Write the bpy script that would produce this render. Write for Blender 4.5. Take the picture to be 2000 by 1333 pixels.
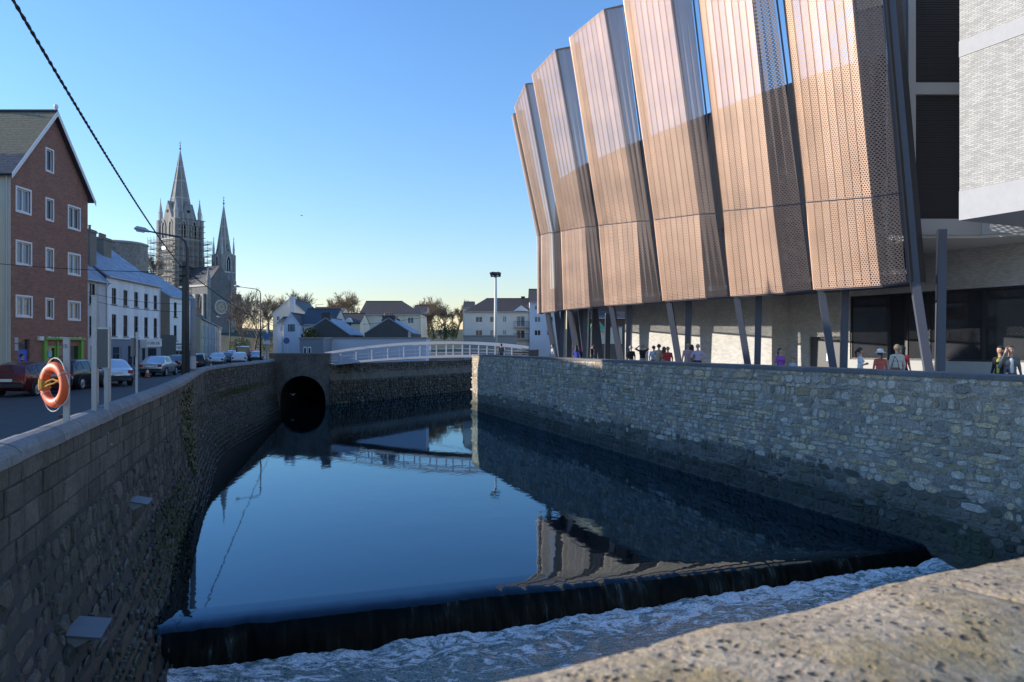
import bpy, bmesh, math, random
import numpy as np
from mathutils import Vector, Matrix, noise

for o in list(bpy.data.objects):
    bpy.data.objects.remove(o)
S = bpy.context.scene
COL = S.collection
R = math.radians
rng = random.Random(11)

# ------------------------------------------------------------------ camera, sky, sun, exposure
EYE = 2.2            # eye height above the left street (z = 0)
FPX = 1450.0
cam_d = bpy.data.cameras.new('camera')
cam_d.sensor_width = 36.0
cam_d.lens = FPX / 2000 * 36
cam_d.shift_y = 9.5 / 2000
cam_d.clip_start = 0.05
cam_d.clip_end = 9000
cam_d.dof.use_dof = True
cam_d.dof.focus_distance = 34
cam_d.dof.aperture_fstop = 5.0
cam = bpy.data.objects.new('camera', cam_d)
cam.location = (0, 0, EYE)
cam.rotation_euler = (R(90), 0, 0)
COL.objects.link(cam)
S.camera = cam

SUN_DIR = Vector((-0.955, 0.10, 0.0)).normalized()
SUN_EL = R(14.8)
sun_v = Vector((SUN_DIR.x * math.cos(SUN_EL), SUN_DIR.y * math.cos(SUN_EL), math.sin(SUN_EL)))
W = bpy.data.worlds.new('World')
S.world = W
W.use_nodes = True
nt = W.node_tree
nt.nodes.clear()
sky = nt.nodes.new('ShaderNodeTexSky')
sky.sky_type = 'NISHITA'
sky.sun_disc = False
sky.sun_elevation = SUN_EL
sky.sun_rotation = math.atan2(SUN_DIR.x, SUN_DIR.y)
sky.altitude = 0
sky.air_density = 1.5
sky.dust_density = 0.0
sky.ozone_density = 5.5
bg = nt.nodes.new('ShaderNodeBackground')
bg.inputs[1].default_value = 0.15
wo = nt.nodes.new('ShaderNodeOutputWorld')
hs = nt.nodes.new('ShaderNodeHueSaturation')
hs.inputs['Saturation'].default_value = 1.06
nt.links.new(sky.outputs[0], hs.inputs['Color'])
tint = nt.nodes.new('ShaderNodeMix'); tint.data_type = 'RGBA'; tint.blend_type = 'MULTIPLY'
tint.inputs[0].default_value = 1.0
tint.inputs[7].default_value = (1.03, .95, 1.10, 1)
nt.links.new(hs.outputs[0], tint.inputs[6])
nt.links.new(tint.outputs[2], bg.inputs[0])
nt.links.new(bg.outputs[0], wo.inputs[0])

sun_d = bpy.data.lights.new('sun', 'SUN')
sun_d.energy = 3.8
sun_d.angle = R(0.5)
sun_d.color = (1.0, 0.91, 0.79)
sun = bpy.data.objects.new('sun', sun_d)
sun.rotation_euler = sun_v.to_track_quat('Z', 'Y').to_euler()
COL.objects.link(sun)

S.render.engine = 'CYCLES'
S.view_settings.view_transform = 'Standard'
S.view_settings.look = 'None'
S.view_settings.gamma = 1
S.view_settings.use_curve_mapping = False
S.view_settings.exposure = 0.88

# ------------------------------------------------------------------ material helpers
def nn(t, typ, **kw):
    n = t.nodes.new(typ)
    for k, v in kw.items():
        setattr(n, k, v)
    return n

def mth(t, op, a, b=None, c=None):
    n = t.nodes.new('ShaderNodeMath')
    n.operation = op
    for i, x in enumerate((a, b, c)):
        if x is None:
            continue
        if isinstance(x, (int, float)):
            n.inputs[i].default_value = x
        else:
            t.links.new(x, n.inputs[i])
    return n.outputs[0]

def mixc(t, fac, a, b, blend='MIX'):
    n = t.nodes.new('ShaderNodeMix')
    n.data_type = 'RGBA'
    n.blend_type = blend
    for i, x in ((0, fac), (6, a), (7, b)):
        if isinstance(x, (int, float)):
            n.inputs[i].default_value = x
        elif isinstance(x, tuple):
            n.inputs[i].default_value = (*x[:3], 1)
        else:
            t.links.new(x, n.inputs[i])
    return n.outputs[2]

def noise_tex(t, vec, scale, detail=4, rough=.6, dist=0.0):
    n = nn(t, 'ShaderNodeTexNoise')
    n.inputs['Scale'].default_value = scale
    n.inputs['Detail'].default_value = detail
    n.inputs['Roughness'].default_value = rough
    n.inputs['Distortion'].default_value = dist
    if vec is not None:
        t.links.new(vec, n.inputs['Vector'])
    return n.outputs['Fac']

def ramp(t, fac, stops):
    n = nn(t, 'ShaderNodeValToRGB')
    el = n.color_ramp.elements
    while len(el) < len(stops):
        el.new(0.5)
    for e, (p, c) in zip(el, stops):
        e.position = p
        e.color = (*c[:3], 1) if isinstance(c, tuple) else (c, c, c, 1)
    t.links.new(fac, n.inputs[0])
    return n.outputs[0]

def bump(t, h, strength, dist=.02):
    n = nn(t, 'ShaderNodeBump')
    n.inputs['Strength'].default_value = strength
    n.inputs['Distance'].default_value = dist
    t.links.new(h, n.inputs['Height'])
    return n.outputs[0]

MATS = {}
def new_mat(name):
    m = bpy.data.materials.new(name)
    m.use_nodes = True
    t = m.node_tree
    b = t.nodes['Principled BSDF']
    MATS[name] = m
    return m, t, b

def coords(t, world=False, scl=None):
    if world:
        v = nn(t, 'ShaderNodeNewGeometry').outputs['Position']
    else:
        v = nn(t, 'ShaderNodeTexCoord').outputs['Object']
    if scl:
        mp = nn(t, 'ShaderNodeMapping')
        mp.inputs['Scale'].default_value = scl
        t.links.new(v, mp.inputs['Vector'])
        v = mp.outputs[0]
    return v

def mat(name, col, rough=.8, metal=0.0, var=.18, scale=2.0, bmp=.15, bscale=30, spec=.5,
        rand=0.0, tint=None, world=True, stain=None, scl=None, fine=None):
    """plain weathered surface: broad tone variation, optional second tint, fine relief"""
    if name in MATS:
        return MATS[name]
    m, t, b = new_mat(name)
    v = coords(t, world, scl)
    n1 = noise_tex(t, v, scale, 5, .65)
    f = mth(t, 'MULTIPLY_ADD', n1, 2 * var, 1 - var)
    if fine:
        fn = noise_tex(t, v, fine[0], 6, .75, .4)
        f = mth(t, 'MULTIPLY', f, mth(t, 'MULTIPLY_ADD', ramp(t, fn, [(.28, 0.0), (.72, 1.0)]), 2 * fine[1], 1 - fine[1]))
    if rand:
        oi = nn(t, 'ShaderNodeObjectInfo').outputs['Random']
        isl = nn(t, 'ShaderNodeNewGeometry').outputs['Random Per Island']
        r = mth(t, 'FRACT', mth(t, 'ADD', mth(t, 'MULTIPLY', oi, 7.31), mth(t, 'MULTIPLY', isl, 13.7)))
        f = mth(t, 'MULTIPLY', f, mth(t, 'MULTIPLY_ADD', r, 2 * rand, 1 - rand))
    base = col
    if tint is not None:
        n2 = noise_tex(t, v, scale * 2.7, 3, .5)
        fac = mth(t, 'MULTIPLY', ramp(t, n2, [(.42, 0.0), (.68, 1.0)]), tint[1])
        if rand:
            r2 = mth(t, 'FRACT', mth(t, 'MULTIPLY', r, 5.77))
            fac = mth(t, 'MULTIPLY', ramp(t, r2, [(.35, 0.0), (.9, 1.0)]), tint[1])
        base = mixc(t, fac, col, tint[0])
    if stain is not None:
        n3 = noise_tex(t, coords(t, True, stain[2]), stain[3], 4, .6)
        base = mixc(t, mth(t, 'MULTIPLY', ramp(t, n3, [(.45, 0.0), (.75, 1.0)]), stain[1]), base, stain[0])
    cx = nn(t, 'ShaderNodeCombineXYZ')
    for i in range(3):
        t.links.new(f, cx.inputs[i])
    c = mixc(t, 1.0, base, cx.outputs[0], 'MULTIPLY')
    t.links.new(c, b.inputs['Base Color'])
    b.inputs['Roughness'].default_value = rough
    b.inputs['Metallic'].default_value = metal
    b.inputs['Specular IOR Level'].default_value = spec
    if bmp:
        t.links.new(bump(t, noise_tex(t, v, bscale, 6, .7), bmp), b.inputs['Normal'])
    return m

def brick_mat(name, c1, c2, mortar, scale, bw=.5, rh=.25, msize=.02, axis='xz', rough=.85, bstr=.4, offs=.5):
    m, t, b = new_mat(name)
    v = nn(t, 'ShaderNodeTexCoord').outputs['UV']
    br = nn(t, 'ShaderNodeTexBrick')
    br.inputs['Scale'].default_value = scale
    br.inputs['Mortar Size'].default_value = msize
    br.inputs['Brick Width'].default_value = bw
    br.inputs['Row Height'].default_value = rh
    br.inputs['Color1'].default_value = (*c1, 1)
    br.inputs['Color2'].default_value = (*c2, 1)
    br.inputs['Mortar'].default_value = (*mortar, 1)
    br.inputs['Bias'].default_value = -.1
    br.offset = offs
    t.links.new(v, br.inputs['Vector'])
    n1 = noise_tex(t, v, 1.3, 5, .6)
    f = mth(t, 'MULTIPLY_ADD', n1, .5, .75)
    cx = nn(t, 'ShaderNodeCombineXYZ')
    for i in range(3):
        t.links.new(f, cx.inputs[i])
    t.links.new(mixc(t, 1.0, br.outputs['Color'], cx.outputs[0], 'MULTIPLY'), b.inputs['Base Color'])
    b.inputs['Roughness'].default_value = rough
    inv = mth(t, 'SUBTRACT', 1.0, br.outputs['Fac'])
    h = mth(t, 'ADD', inv, mth(t, 'MULTIPLY', noise_tex(t, v, 40, 4), .3))
    t.links.new(bump(t, h, bstr, .015), b.inputs['Normal'])
    return m

# ------------------------------------------------------------------ mesh helpers
class MB:
    def __init__(s):
        s.v = []; s.f = []; s.mi = []; s.uv = []
    def add(s, pts, faces, mi=0, uvs=None):
        o = len(s.v)
        s.v += [tuple(p) for p in pts]
        for k, fc in enumerate(faces):
            s.f.append([o + i for i in fc]); s.mi.append(mi)
            if uvs is not None:
                s.uv.append([uvs[i] for i in fc])
            else:
                s.uv.append(None)
        return s
    def quad(s, a, b, c, d, mi=0, uv=None):
        return s.add([a, b, c, d], [(0, 1, 2, 3)], mi, uv)
    def box(s, c, d, rz=0.0, mi=0):
        x, y, z = d[0] / 2, d[1] / 2, d[2] / 2
        co, si = math.cos(rz), math.sin(rz)
        p = []
        for dz in (-z, z):
            for dx, dy in ((-x, -y), (x, -y), (x, y), (-x, y)):
                p.append((c[0] + dx * co - dy * si, c[1] + dx * si + dy * co, c[2] + dz))
        return s.add(p, [(3, 2, 1, 0), (4, 5, 6, 7), (0, 1, 5, 4), (1, 2, 6, 5), (2, 3, 7, 6), (3, 0, 4, 7)], mi)
    def b2(s, x0, x1, y0, y1, z0, z1, mi=0):
        return s.box(((x0 + x1) / 2, (y0 + y1) / 2, (z0 + z1) / 2), (abs(x1 - x0), abs(y1 - y0), abs(z1 - z0)), 0, mi)
    def hexa(s, p, mi=0):
        return s.add(p, [(3, 2, 1, 0), (4, 5, 6, 7), (0, 1, 5, 4), (1, 2, 6, 5), (2, 3, 7, 6), (3, 0, 4, 7)], mi)
    def prism(s, poly, z0, z1, mi=0):
        n = len(poly)
        p = [(x, y, z0) for x, y in poly] + [(x, y, z1) for x, y in poly]
        return s.add(p, [tuple(range(n))[::-1], tuple(range(n, 2 * n))] + [(i, (i + 1) % n, n + (i + 1) % n, n + i) for i in range(n)], mi)
    def tube(s, pts, r, n=6, mi=0, cap=True):
        pts = [Vector(p) for p in pts]
        rs = r if isinstance(r, (list, tuple)) else [r] * len(pts)
        rings = []
        up = Vector((0, 0, 1))
        for i, p in enumerate(pts):
            d = (pts[min(i + 1, len(pts) - 1)] - pts[max(i - 1, 0)]).normalized()
            a = d.cross(up)
            if a.length < 1e-3:
                a = d.cross(Vector((1, 0, 0)))
            a.normalize(); bb = a.cross(d)
            rings.append([p + (a * math.cos(2 * math.pi * k / n) + bb * math.sin(2 * math.pi * k / n)) * rs[i] for k in range(n)])
        vs = [q for ring in rings for q in ring]
        fs = []
        for i in range(len(pts) - 1):
            for k in range(n):
                fs.append((i * n + k, i * n + (k + 1) % n, (i + 1) * n + (k + 1) % n, (i + 1) * n + k))
        if cap:
            fs.append(tuple(range(n)))
            fs.append(tuple(range((len(pts) - 1) * n, len(pts) * n))[::-1])
        return s.add(vs, fs, mi)
    def lathe(s, prof, n=12, c=(0, 0, 0), mi=0, ph=0.0):
        vs = []; fs = []
        for (r, z) in prof:
            for k in range(n):
                a = 2 * math.pi * k / n + ph
                vs.append((c[0] + r * math.cos(a), c[1] + r * math.sin(a), c[2] + z))
        for i in range(len(prof) - 1):
            for k in range(n):
                fs.append((i * n + k, i * n + (k + 1) % n, (i + 1) * n + (k + 1) % n, (i + 1) * n + k))
        fs.append(tuple(range(n))[::-1]); fs.append(tuple(range((len(prof) - 1) * n, len(prof) * n)))
        return s.add(vs, fs, mi)
    def mesh(s, name, mats=None, smooth=False, recalc=True, boxuv=False):
        me = bpy.data.meshes.new(name)
        me.from_pydata(s.v, [], s.f)
        mats = mats if isinstance(mats, (list, tuple)) else [mats]
        for m in mats:
            if m is not None:
                me.materials.append(m)
        if any(s.mi):
            me.polygons.foreach_set('material_index', s.mi)
        hasuv = any(u is not None for u in s.uv)
        if hasuv or boxuv:
            ul = me.uv_layers.new(name='UVMap')
            for p, u in zip(me.polygons, s.uv):
                if u is not None:
                    for li, c in zip(p.loop_indices, u):
                        ul.data[li].uv = c
                else:
                    nx, ny, nz = (abs(q) for q in p.normal)
                    for li in p.loop_indices:
                        co = me.vertices[me.loops[li].vertex_index].co
                        if nz > .8:
                            ul.data[li].uv = (co.x, co.y)
                        elif nx > ny:
                            ul.data[li].uv = (co.y, co.z)
                        else:
                            ul.data[li].uv = (co.x, co.z)
        if recalc:
            bm = bmesh.new(); bm.from_mesh(me)
            bmesh.ops.recalc_face_normals(bm, faces=bm.faces)
            bm.to_mesh(me); bm.free()
        if smooth:
            me.polygons.foreach_set('use_smooth', [True] * len(me.polygons))
        me.update()
        return me
    def build(s, name, mats=None, parent=None, smooth=False, recalc=True, boxuv=False, loc=None):
        return put(name, s.mesh(name, mats, smooth, recalc, boxuv), parent, loc)

def put(name, me, parent=None, loc=None, rot=None, scale=None):
    o = bpy.data.objects.new(name, me)
    COL.objects.link(o)
    if parent is not None:
        o.parent = parent
    if loc is not None:
        o.location = loc
    if rot is not None:
        o.rotation_euler = rot
    if scale is not None:
        o.scale = scale
    return o

def tag(o, label=None, cat=None, group=None, kind=None):
    if label: o['label'] = label
    if cat: o['category'] = cat
    if group: o['group'] = group
    if kind: o['kind'] = kind
    return o

def thing(name, label, cat, loc=(0, 0, 0), rz=0.0, group=None):
    o = put(name, None, None, loc, (0, 0, rz))
    o.empty_display_size = .3
    return tag(o, label, cat, group)

def copy_tree(o, parent=None):
    c = o.copy(); COL.objects.link(c)
    if parent is not None:
        c.parent = parent
    for ch in list(o.children):
        copy_tree(ch, c)
    return c

def P(px, py, Y):
    return Vector(((px - 1000) / FPX * Y, Y, EYE + (676 - py) / FPX * Y))

def lerp(a, b, t):
    return a + (b - a) * t

# ------------------------------------------------------------------ common materials
M_ASPHALT = mat('asphalt', (.045, .046, .05), .75, var=.3, scale=.6, bmp=.4, bscale=60, tint=((.065, .065, .068), .6))
M_PAVE = mat('paving', (.16, .155, .15), .85, var=.2, scale=.8, bmp=.3, bscale=40)
M_KERB = mat('kerb_stone', (.24, .235, .225), .8, var=.2)
M_EARTH = mat('earth', (.07, .065, .045), .95, var=.3, scale=.05)
M_MORTAR = mat('mortar', (.34, .30, .245), .95, fine=(11, .65), var=.3, scale=2.5, bmp=.9, bscale=14, stain=((.15, .15, .12), .6, (.6, .6, .15), 1.2))
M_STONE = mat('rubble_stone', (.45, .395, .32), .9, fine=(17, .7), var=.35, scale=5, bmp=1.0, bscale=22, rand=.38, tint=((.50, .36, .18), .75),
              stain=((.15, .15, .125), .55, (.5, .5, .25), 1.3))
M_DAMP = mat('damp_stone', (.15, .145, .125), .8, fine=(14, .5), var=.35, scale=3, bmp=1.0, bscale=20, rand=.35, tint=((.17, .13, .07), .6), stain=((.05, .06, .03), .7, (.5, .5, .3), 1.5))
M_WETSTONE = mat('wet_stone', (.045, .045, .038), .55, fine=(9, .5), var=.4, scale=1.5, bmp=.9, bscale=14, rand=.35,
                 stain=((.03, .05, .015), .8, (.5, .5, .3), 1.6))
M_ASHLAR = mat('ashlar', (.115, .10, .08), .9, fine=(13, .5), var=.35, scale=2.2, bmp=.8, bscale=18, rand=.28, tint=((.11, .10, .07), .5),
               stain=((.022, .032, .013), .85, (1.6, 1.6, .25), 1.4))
M_COPING = mat('coping_stone', (.20, .20, .20), .75, fine=(14, .35), var=.25, scale=3, bmp=.6, bscale=30, rand=.12, stain=((.09, .09, .07), .6, (1, 1, 1), 1.2))
M_CONC = mat('concrete', (.30, .29, .275), .85, var=.15, scale=1.2, bmp=.2)
M_WHITE = mat('white_paint', (.74, .74, .72), .5, var=.06, bmp=.03)
M_FRAME_DK = mat('dark_frame', (.03, .03, .033), .4, var=.1, bmp=0)
M_STEEL = mat('painted_steel', (.085, .095, .125), .45, var=.08, bmp=.03, spec=.5)
M_GALV = mat('galvanised_steel', (.42, .43, .43), .45, metal=.5, var=.15, scale=6, bmp=.08)
M_WOODPOLE = mat('weathered_wood', (.10, .085, .065), .9, var=.3, scale=3, bmp=.6, bscale=30, scl=(6, 6, .6))
M_BLACK = mat('black_rubber', (.015, .015, .016), .6, var=.1, bmp=0)
M_DARKROOM = mat('dark_interior', (.018, .018, .02), .9, var=.2, bmp=0)

def glass_mat(name, col, rough=.06, spec=.6):
    m, t, b = new_mat(name)
    v = coords(t, True)
    n = noise_tex(t, v, .9, 3, .5)
    t.links.new(mixc(t, n, tuple(c * .5 for c in col), tuple(min(1, c * 1.6) for c in col)), b.inputs['Base Color'])
    b.inputs['Roughness'].default_value = rough
    b.inputs['Specular IOR Level'].default_value = spec
    t.links.new(bump(t, noise_tex(t, v, 1.6, 2), .06), b.inputs['Normal'])
    return m
M_GLASS = glass_mat('window_glass', (.03, .035, .045))
M_GLASS_PALE = glass_mat('net_curtain_glass', (.16, .19, .22))
M_GLASS_WARM = glass_mat('lamplit_glass', (.30, .24, .16))
# ------------------------------------------------------------------ plan of the place
ZW = -3.6        # river above the weir
ZT = -4.45       # tail water
ZQ = 0.45        # promenade on the right bank
LPTS = [(-2.75, -2), (-4.97, 5), (-6.4, 9.2), (-9.3, 18.1), (-12.2, 27), (-15.8, 37), (-18.9, 46), (-20.4, 53), (-21.7, 62), (-23.4, 73.2)]

def smooth_line(pts, step=.25):
    out = []
    n = len(pts)
    V = [Vector((*p, 0)) for p in pts]
    for i in range(n - 1):
        p0, p1, p2, p3 = V[max(i - 1, 0)], V[i], V[i + 1], V[min(i + 2, n - 1)]
        k = max(2, int((p2 - p1).length / step))
        for j in range(k):
            t = j / k
            out.append(.5 * ((2 * p1) + (p2 - p0) * t + (2 * p0 - 5 * p1 + 4 * p2 - p3) * t * t + (3 * p1 - p0 - 3 * p2 + p3) * t ** 3))
    out.append(V[-1])
    return out
LW = smooth_line(LPTS)
LS = [0.0]
for a, b in zip(LW, LW[1:]):
    LS.append(LS[-1] + (b - a).length)
def lw_at(s):
    s = min(max(s, 0), LS[-1] - 1e-4)
    i = int(np.searchsorted(LS, s, side='right')) - 1
    i = min(i, len(LW) - 2)
    t = (s - LS[i]) / (LS[i + 1] - LS[i])
    a = LW[max(i - 3, 0)]; b = LW[min(i + 4, len(LW) - 1)]
    tg = (b - a).normalized()
    return LW[i].lerp(LW[i + 1], t), tg, Vector((tg.y, -tg.x, 0))
def batter(y, z):
    if z > -.45:
        return 0.0
    k = lerp(1.15, .45, min(max((y - 17) / 9, 0), 1))
    return k * (((-.45 - z) / 3.6) ** 1.6)
def lw_face(s, z):
    p, t, n = lw_at(s)
    return p + n * batter(p.y, z) + Vector((0, 0, z))

# quay wall (right): straight line from the near end to the far corner
QA = Vector((19.55 - .341 * 2, 2, 0)); QB = Vector((-3.64, 68, 0))
QT = (QB - QA).normalized(); QN = Vector((-QT.y, QT.x, 0)); QL = (QB - QA).length

# ------------------------------------------------------------------ ground
bank = [(p.x - .25, p.y) for p in LW[::6]] + [(-23.1, 73.3), (-22.6, 90.5), (-17.4, 90.2), (-18.2, 73.3), (-18.0, 74.6), (-12, 85), (-6, 97), (6, 113), (25, 140), (120, 260), (900, 1500), (3500, 6000), (-6000, 6000), (-6000, -900), (-4.2, -900)]
g = MB(); g.prism(bank, -8, -.02)
tag(g.build('ground', M_EARTH), kind='structure')
g = MB(); g.prism([(-400, -300), (400, -300), (400, 400), (-400, 400)], -8.5, -7.0)
tag(g.build('riverbed', M_EARTH), kind='structure')
quay = [(QA.x + .3, QA.y), (QB.x + .3, QB.y - .3), (3.0, 75), (14, 92), (34, 118), (130, 240), (1000, 1450), (3500, 5000), (6000, 4000), (6000, -900), (30, -900)]
g = MB(); g.prism(quay, -8, ZQ)
tag(g.build('promenade', mat('promenade_paving', (.30, .295, .28), .8, var=.15, scale=.5, bmp=.15)), kind='structure')

kerb_line = [(-24.2, -6), (-24.1, 30), (-24.1, 46), (-28.4, 51), (-29.6, 69), (-32.4, 84), (-46.6, 127), (-62, 172), (-80, 230)]
kl = smooth_line(kerb_line, 2.0)
wl = [lw_at(s)[0] - lw_at(s)[2] * 1.9 for s in np.linspace(0, LS[-1], 40)]
road = [(p.x, p.y) for p in wl] + [(-24.5, 82), (-33, 110), (-44, 150), (-66, 228)] + [(p.x, p.y) for p in kl[::-1]]
g = MB(); g.add([(x, y, .004) for x, y in road], [tuple(range(len(road)))])
tag(g.build('road', M_ASPHALT), kind='structure')
# pavements with kerbs
def strip(name, inner, outer, z, m, kw=.0):
    g = MB(); n = len(inner)
    for i in range(n - 1):
        a, b, c, d = inner[i], inner[i + 1], outer[i + 1], outer[i]
        g.hexa([(*a[:2], -.03), (*b[:2], -.03), (*c[:2], -.03), (*d[:2], -.03), (*a[:2], z), (*b[:2], z), (*c[:2], z), (*d[:2], z)])
    return tag(g.build(name, m), kind='structure')
ss = np.linspace(0, LS[-1], 40)
strip('pavement', [lw_at(s)[0] - lw_at(s)[2] * .4 for s in ss], [lw_at(s)[0] - lw_at(s)[2] * 1.75 for s in ss], .11, M_PAVE)
strip('kerb', [lw_at(s)[0] - lw_at(s)[2] * 1.752 for s in ss], [lw_at(s)[0] - lw_at(s)[2] * 1.9 for s in ss], .125, M_KERB)
def offs(line, d):
    out = []
    for i, p in enumerate(line):
        t = (line[min(i + 1, len(line) - 1)] - line[max(i - 1, 0)]).normalized()
        out.append(p + Vector((-t.y, t.x, 0)) * d)
    return out
strip('pavement', offs(kl, .152), offs(kl, 6), .12, M_PAVE)
strip('kerb', kl, offs(kl, .15), .135, M_KERB)

g = MB(); g.prism([(-23.5, 73.75), (-17.6, 73.35), (-16.8, 91), (-23.2, 91)], -.05, .02)
tag(g.build('bridge_deck', M_ASPHALT), kind='structure')
# rising ground behind the street
def mound(name, cx, cy, rx, ry, h, seed):
    g = MB(); n = 28
    for i in range(n + 1):
        for j in range(n + 1):
            u, v = i / n * 2 - 1, j / n * 2 - 1
            d = min(1, math.hypot(u, v))
            z = h * (.5 + .5 * math.cos(math.pi * d)) + 1.2 * noise.noise((u * 3 + seed, v * 3, 0)) * (1 - d)
            g.v.append((cx + u * rx, cy + v * ry, z - .5))
    for i in range(n):
        for j in range(n):
            a = i * (n + 1) + j
            g.f.append([a, a + n + 1, a + n + 2, a + 1]); g.mi.append(0); g.uv.append(None)
    return tag(g.build(name, mat('grassland', (.05, .06, .03), .95, var=.35, scale=.1), smooth=True), kind='structure')
mound('hill', -125, 330, 120, 130, 11, 1)
mound('hill', 20, 420, 320, 160, 12, 4)

# ------------------------------------------------------------------ water
def water_mat():
    m, t, b = new_mat('river_water')
    v = coords(t, True, (1, .55, 1))
    patch = ramp(t, noise_tex(t, coords(t, True), .07, 3, .6), [(.40, .25), (.62, 1.0)])
    h = mth(t, 'ADD', noise_tex(t, v, 1.1, 3, .5), mth(t, 'MULTIPLY', noise_tex(t, v, 4.5, 3, .5), .35))
    nrm = bump(t, mth(t, 'MULTIPLY', h, patch), .11, .06)
    b.inputs['Base Color'].default_value = (.003, .005, .007, 1)
    b.inputs['Specular IOR Level'].default_value = 0
    gl = nn(t, 'ShaderNodeBsdfGlossy'); gl.inputs['Roughness'].default_value = .025; gl.inputs['Color'].default_value = (.54, .79, 1.0, 1)
    fr = nn(t, 'ShaderNodeFresnel'); fr.inputs['IOR'].default_value = 1.62
    mx = nn(t, 'ShaderNodeMixShader')
    t.links.new(nrm, gl.inputs['Normal']); t.links.new(nrm, fr.inputs['Normal'])
    t.links.new(fr.outputs[0], mx.inputs[0]); t.links.new(b.outputs[0], mx.inputs[1]); t.links.new(gl.outputs[0], mx.inputs[2])
    t.links.new(mx.outputs[0], t.nodes['Material Output'].inputs[0])
    return m
M_WATER = water_mat()
C0 = Vector((-8.6, 15.85, 0)); C1 = Vector((12.8, 22.9, 0))
cdir = (C1 - C0).normalized(); cd = Vector((cdir.y, -cdir.x, 0))      # cd points downstream
g = MB()
g.add([(*C0[:2], ZW), (*C1[:2], ZW), (60, 160, ZW), (-40, 160, ZW)], [(0, 1, 2, 3)])
tag(g.build('river', M_WATER, recalc=False), kind='structure')

def weir_mat():
    m, t, b = new_mat('weir_sheet_water')
    tc = nn(t, 'ShaderNodeTexCoord').outputs['UV']
    mp = nn(t, 'ShaderNodeMapping'); mp.inputs['Scale'].default_value = (5, .55, 1)
    t.links.new(tc, mp.inputs['Vector'])
    clump = ramp(t, noise_tex(t, tc, .45, 3, .6), [(.42, .80), (.66, 1.22)])
    n = mth(t, 'MULTIPLY', noise_tex(t, mp.outputs[0], 1.0, 6, .75), clump)
    t.links.new(ramp(t, n, [(.45, (.005, .006, .005)), (.60, (.016, .018, .014)), (.70, (.06, .07, .07)), (.80, (.30, .33, .34))]), b.inputs['Base Color'])
    b.inputs['Roughness'].default_value = .3
    b.inputs['IOR'].default_value = 1.333
    b.inputs['Specular IOR Level'].default_value = .12
    t.links.new(bump(t, n, .35, .03), b.inputs['Normal'])
    return m
prof = [(0, 0), (.4, -.008), (.7, -.025), (.88, -.06), (1.0, -.12), (1.08, -.21), (1.16, -.38), (1.23, -.6), (1.29, -.85), (1.34, -1.2)]
g = MB(); N = 420; L = (C1 - C0).length
for i in range(N + 1):
    s = L * i / N
    bow = .35 * math.sin(math.pi * i / N)
    for (d, z) in prof:
        wob = (.10 * noise.noise((s * .55, 0, 3)) + .06 * noise.noise((s * 1.9, z * .6, 5)) + .045 * noise.noise((s * 5.5, z * .9, 7))) * min(1, max(0, d - .35) / .6)
        q = C0 + cdir * s + cd * (d + wob)
        zz = z + (.03 * noise.noise((s * 1.7, d * 3, 0)) + .02 * noise.noise((s * 6, d * 3, 0))) * min(1, max(0, -z - .01) * 8)
        g.v.append((q.x, q.y, ZW + zz - (.0 if d else 0)))
k = len(prof)
for i in range(N):
    for j in range(k - 1):
        a = i * k + j
        g.f.append([a, a + 1, a + k + 1, a + k]); g.mi.append(0 if j < 4 else 1)
        u0, u1 = L * i / N, L * (i + 1) / N
        g.uv.append([(u0, prof[j][0] - prof[j][1]), (u0, prof[j + 1][0] - prof[j + 1][1]), (u1, prof[j + 1][0] - prof[j + 1][1]), (u1, prof[j][0] - prof[j][1])])
wr = g.build('weir', [M_WATER, weir_mat()], smooth=True, recalc=False)
tag(wr, 'low rounded weir with dark water sliding over it across the river', 'weir')

def foam_mat():
    m, t, b = new_mat('churned_water')
    v = coords(t, True)
    mp = nn(t, 'ShaderNodeMapping'); mp.inputs['Rotation'].default_value = (0, 0, R(-18)); mp.inputs['Scale'].default_value = (.75, 1.25, 1)
    t.links.new(v, mp.inputs['Vector']); v = mp.outputs[0]
    n1 = noise_tex(t, v, 1.5, 12, .68, 2.4)
    n2 = noise_tex(t, v, .5, 4, .6, .5)
    n3 = noise_tex(t, v, 5.5, 10, .72, 2.6)
    at = nn(t, 'ShaderNodeAttribute', attribute_name='foam').outputs['Fac']
    thr = mth(t, 'ADD', mth(t, 'MULTIPLY', mth(t, 'POWER', at, 1.6), .20), mth(t, 'MULTIPLY', n2, .16))
    broad = ramp(t, mth(t, 'ADD', n1, thr), [(.65, 0.0), (.71, .65), (.79, 1.0)])
    thin = mth(t, 'SUBTRACT', 1.0, mth(t, 'MULTIPLY', mth(t, 'ABSOLUTE', mth(t, 'SUBTRACT', n3, .5)), 16.0))
    thin = mth(t, 'MULTIPLY', mth(t, 'MAXIMUM', thin, 0.0), mth(t, 'MULTIPLY_ADD', at, .5, .22))
    spk = ramp(t, noise_tex(t, v, 24, 5, .75), [(.36, .25), (.58, 1.0)])
    fr = mth(t, 'MULTIPLY', mth(t, 'MINIMUM', mth(t, 'ADD', broad, thin), 1.0), spk)
    base = mixc(t, fr, mixc(t, n2, (.035, .085, .085), (.11, .15, .10)), (.92, .94, .93))
    t.links.new(base, b.inputs['Base Color'])
    t.links.new(mth(t, 'MULTIPLY_ADD', fr, .5, .22), b.inputs['Roughness'])
    b.inputs['Specular IOR Level'].default_value = .3
    b.inputs['IOR'].default_value = 1.333
    t.links.new(bump(t, mth(t, 'ADD', mth(t, 'MULTIPLY', n3, .35), n1), .18, .03), b.inputs['Normal'])
    return m
g = MB(); nu, nv = 330, 150
foam = []
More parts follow.
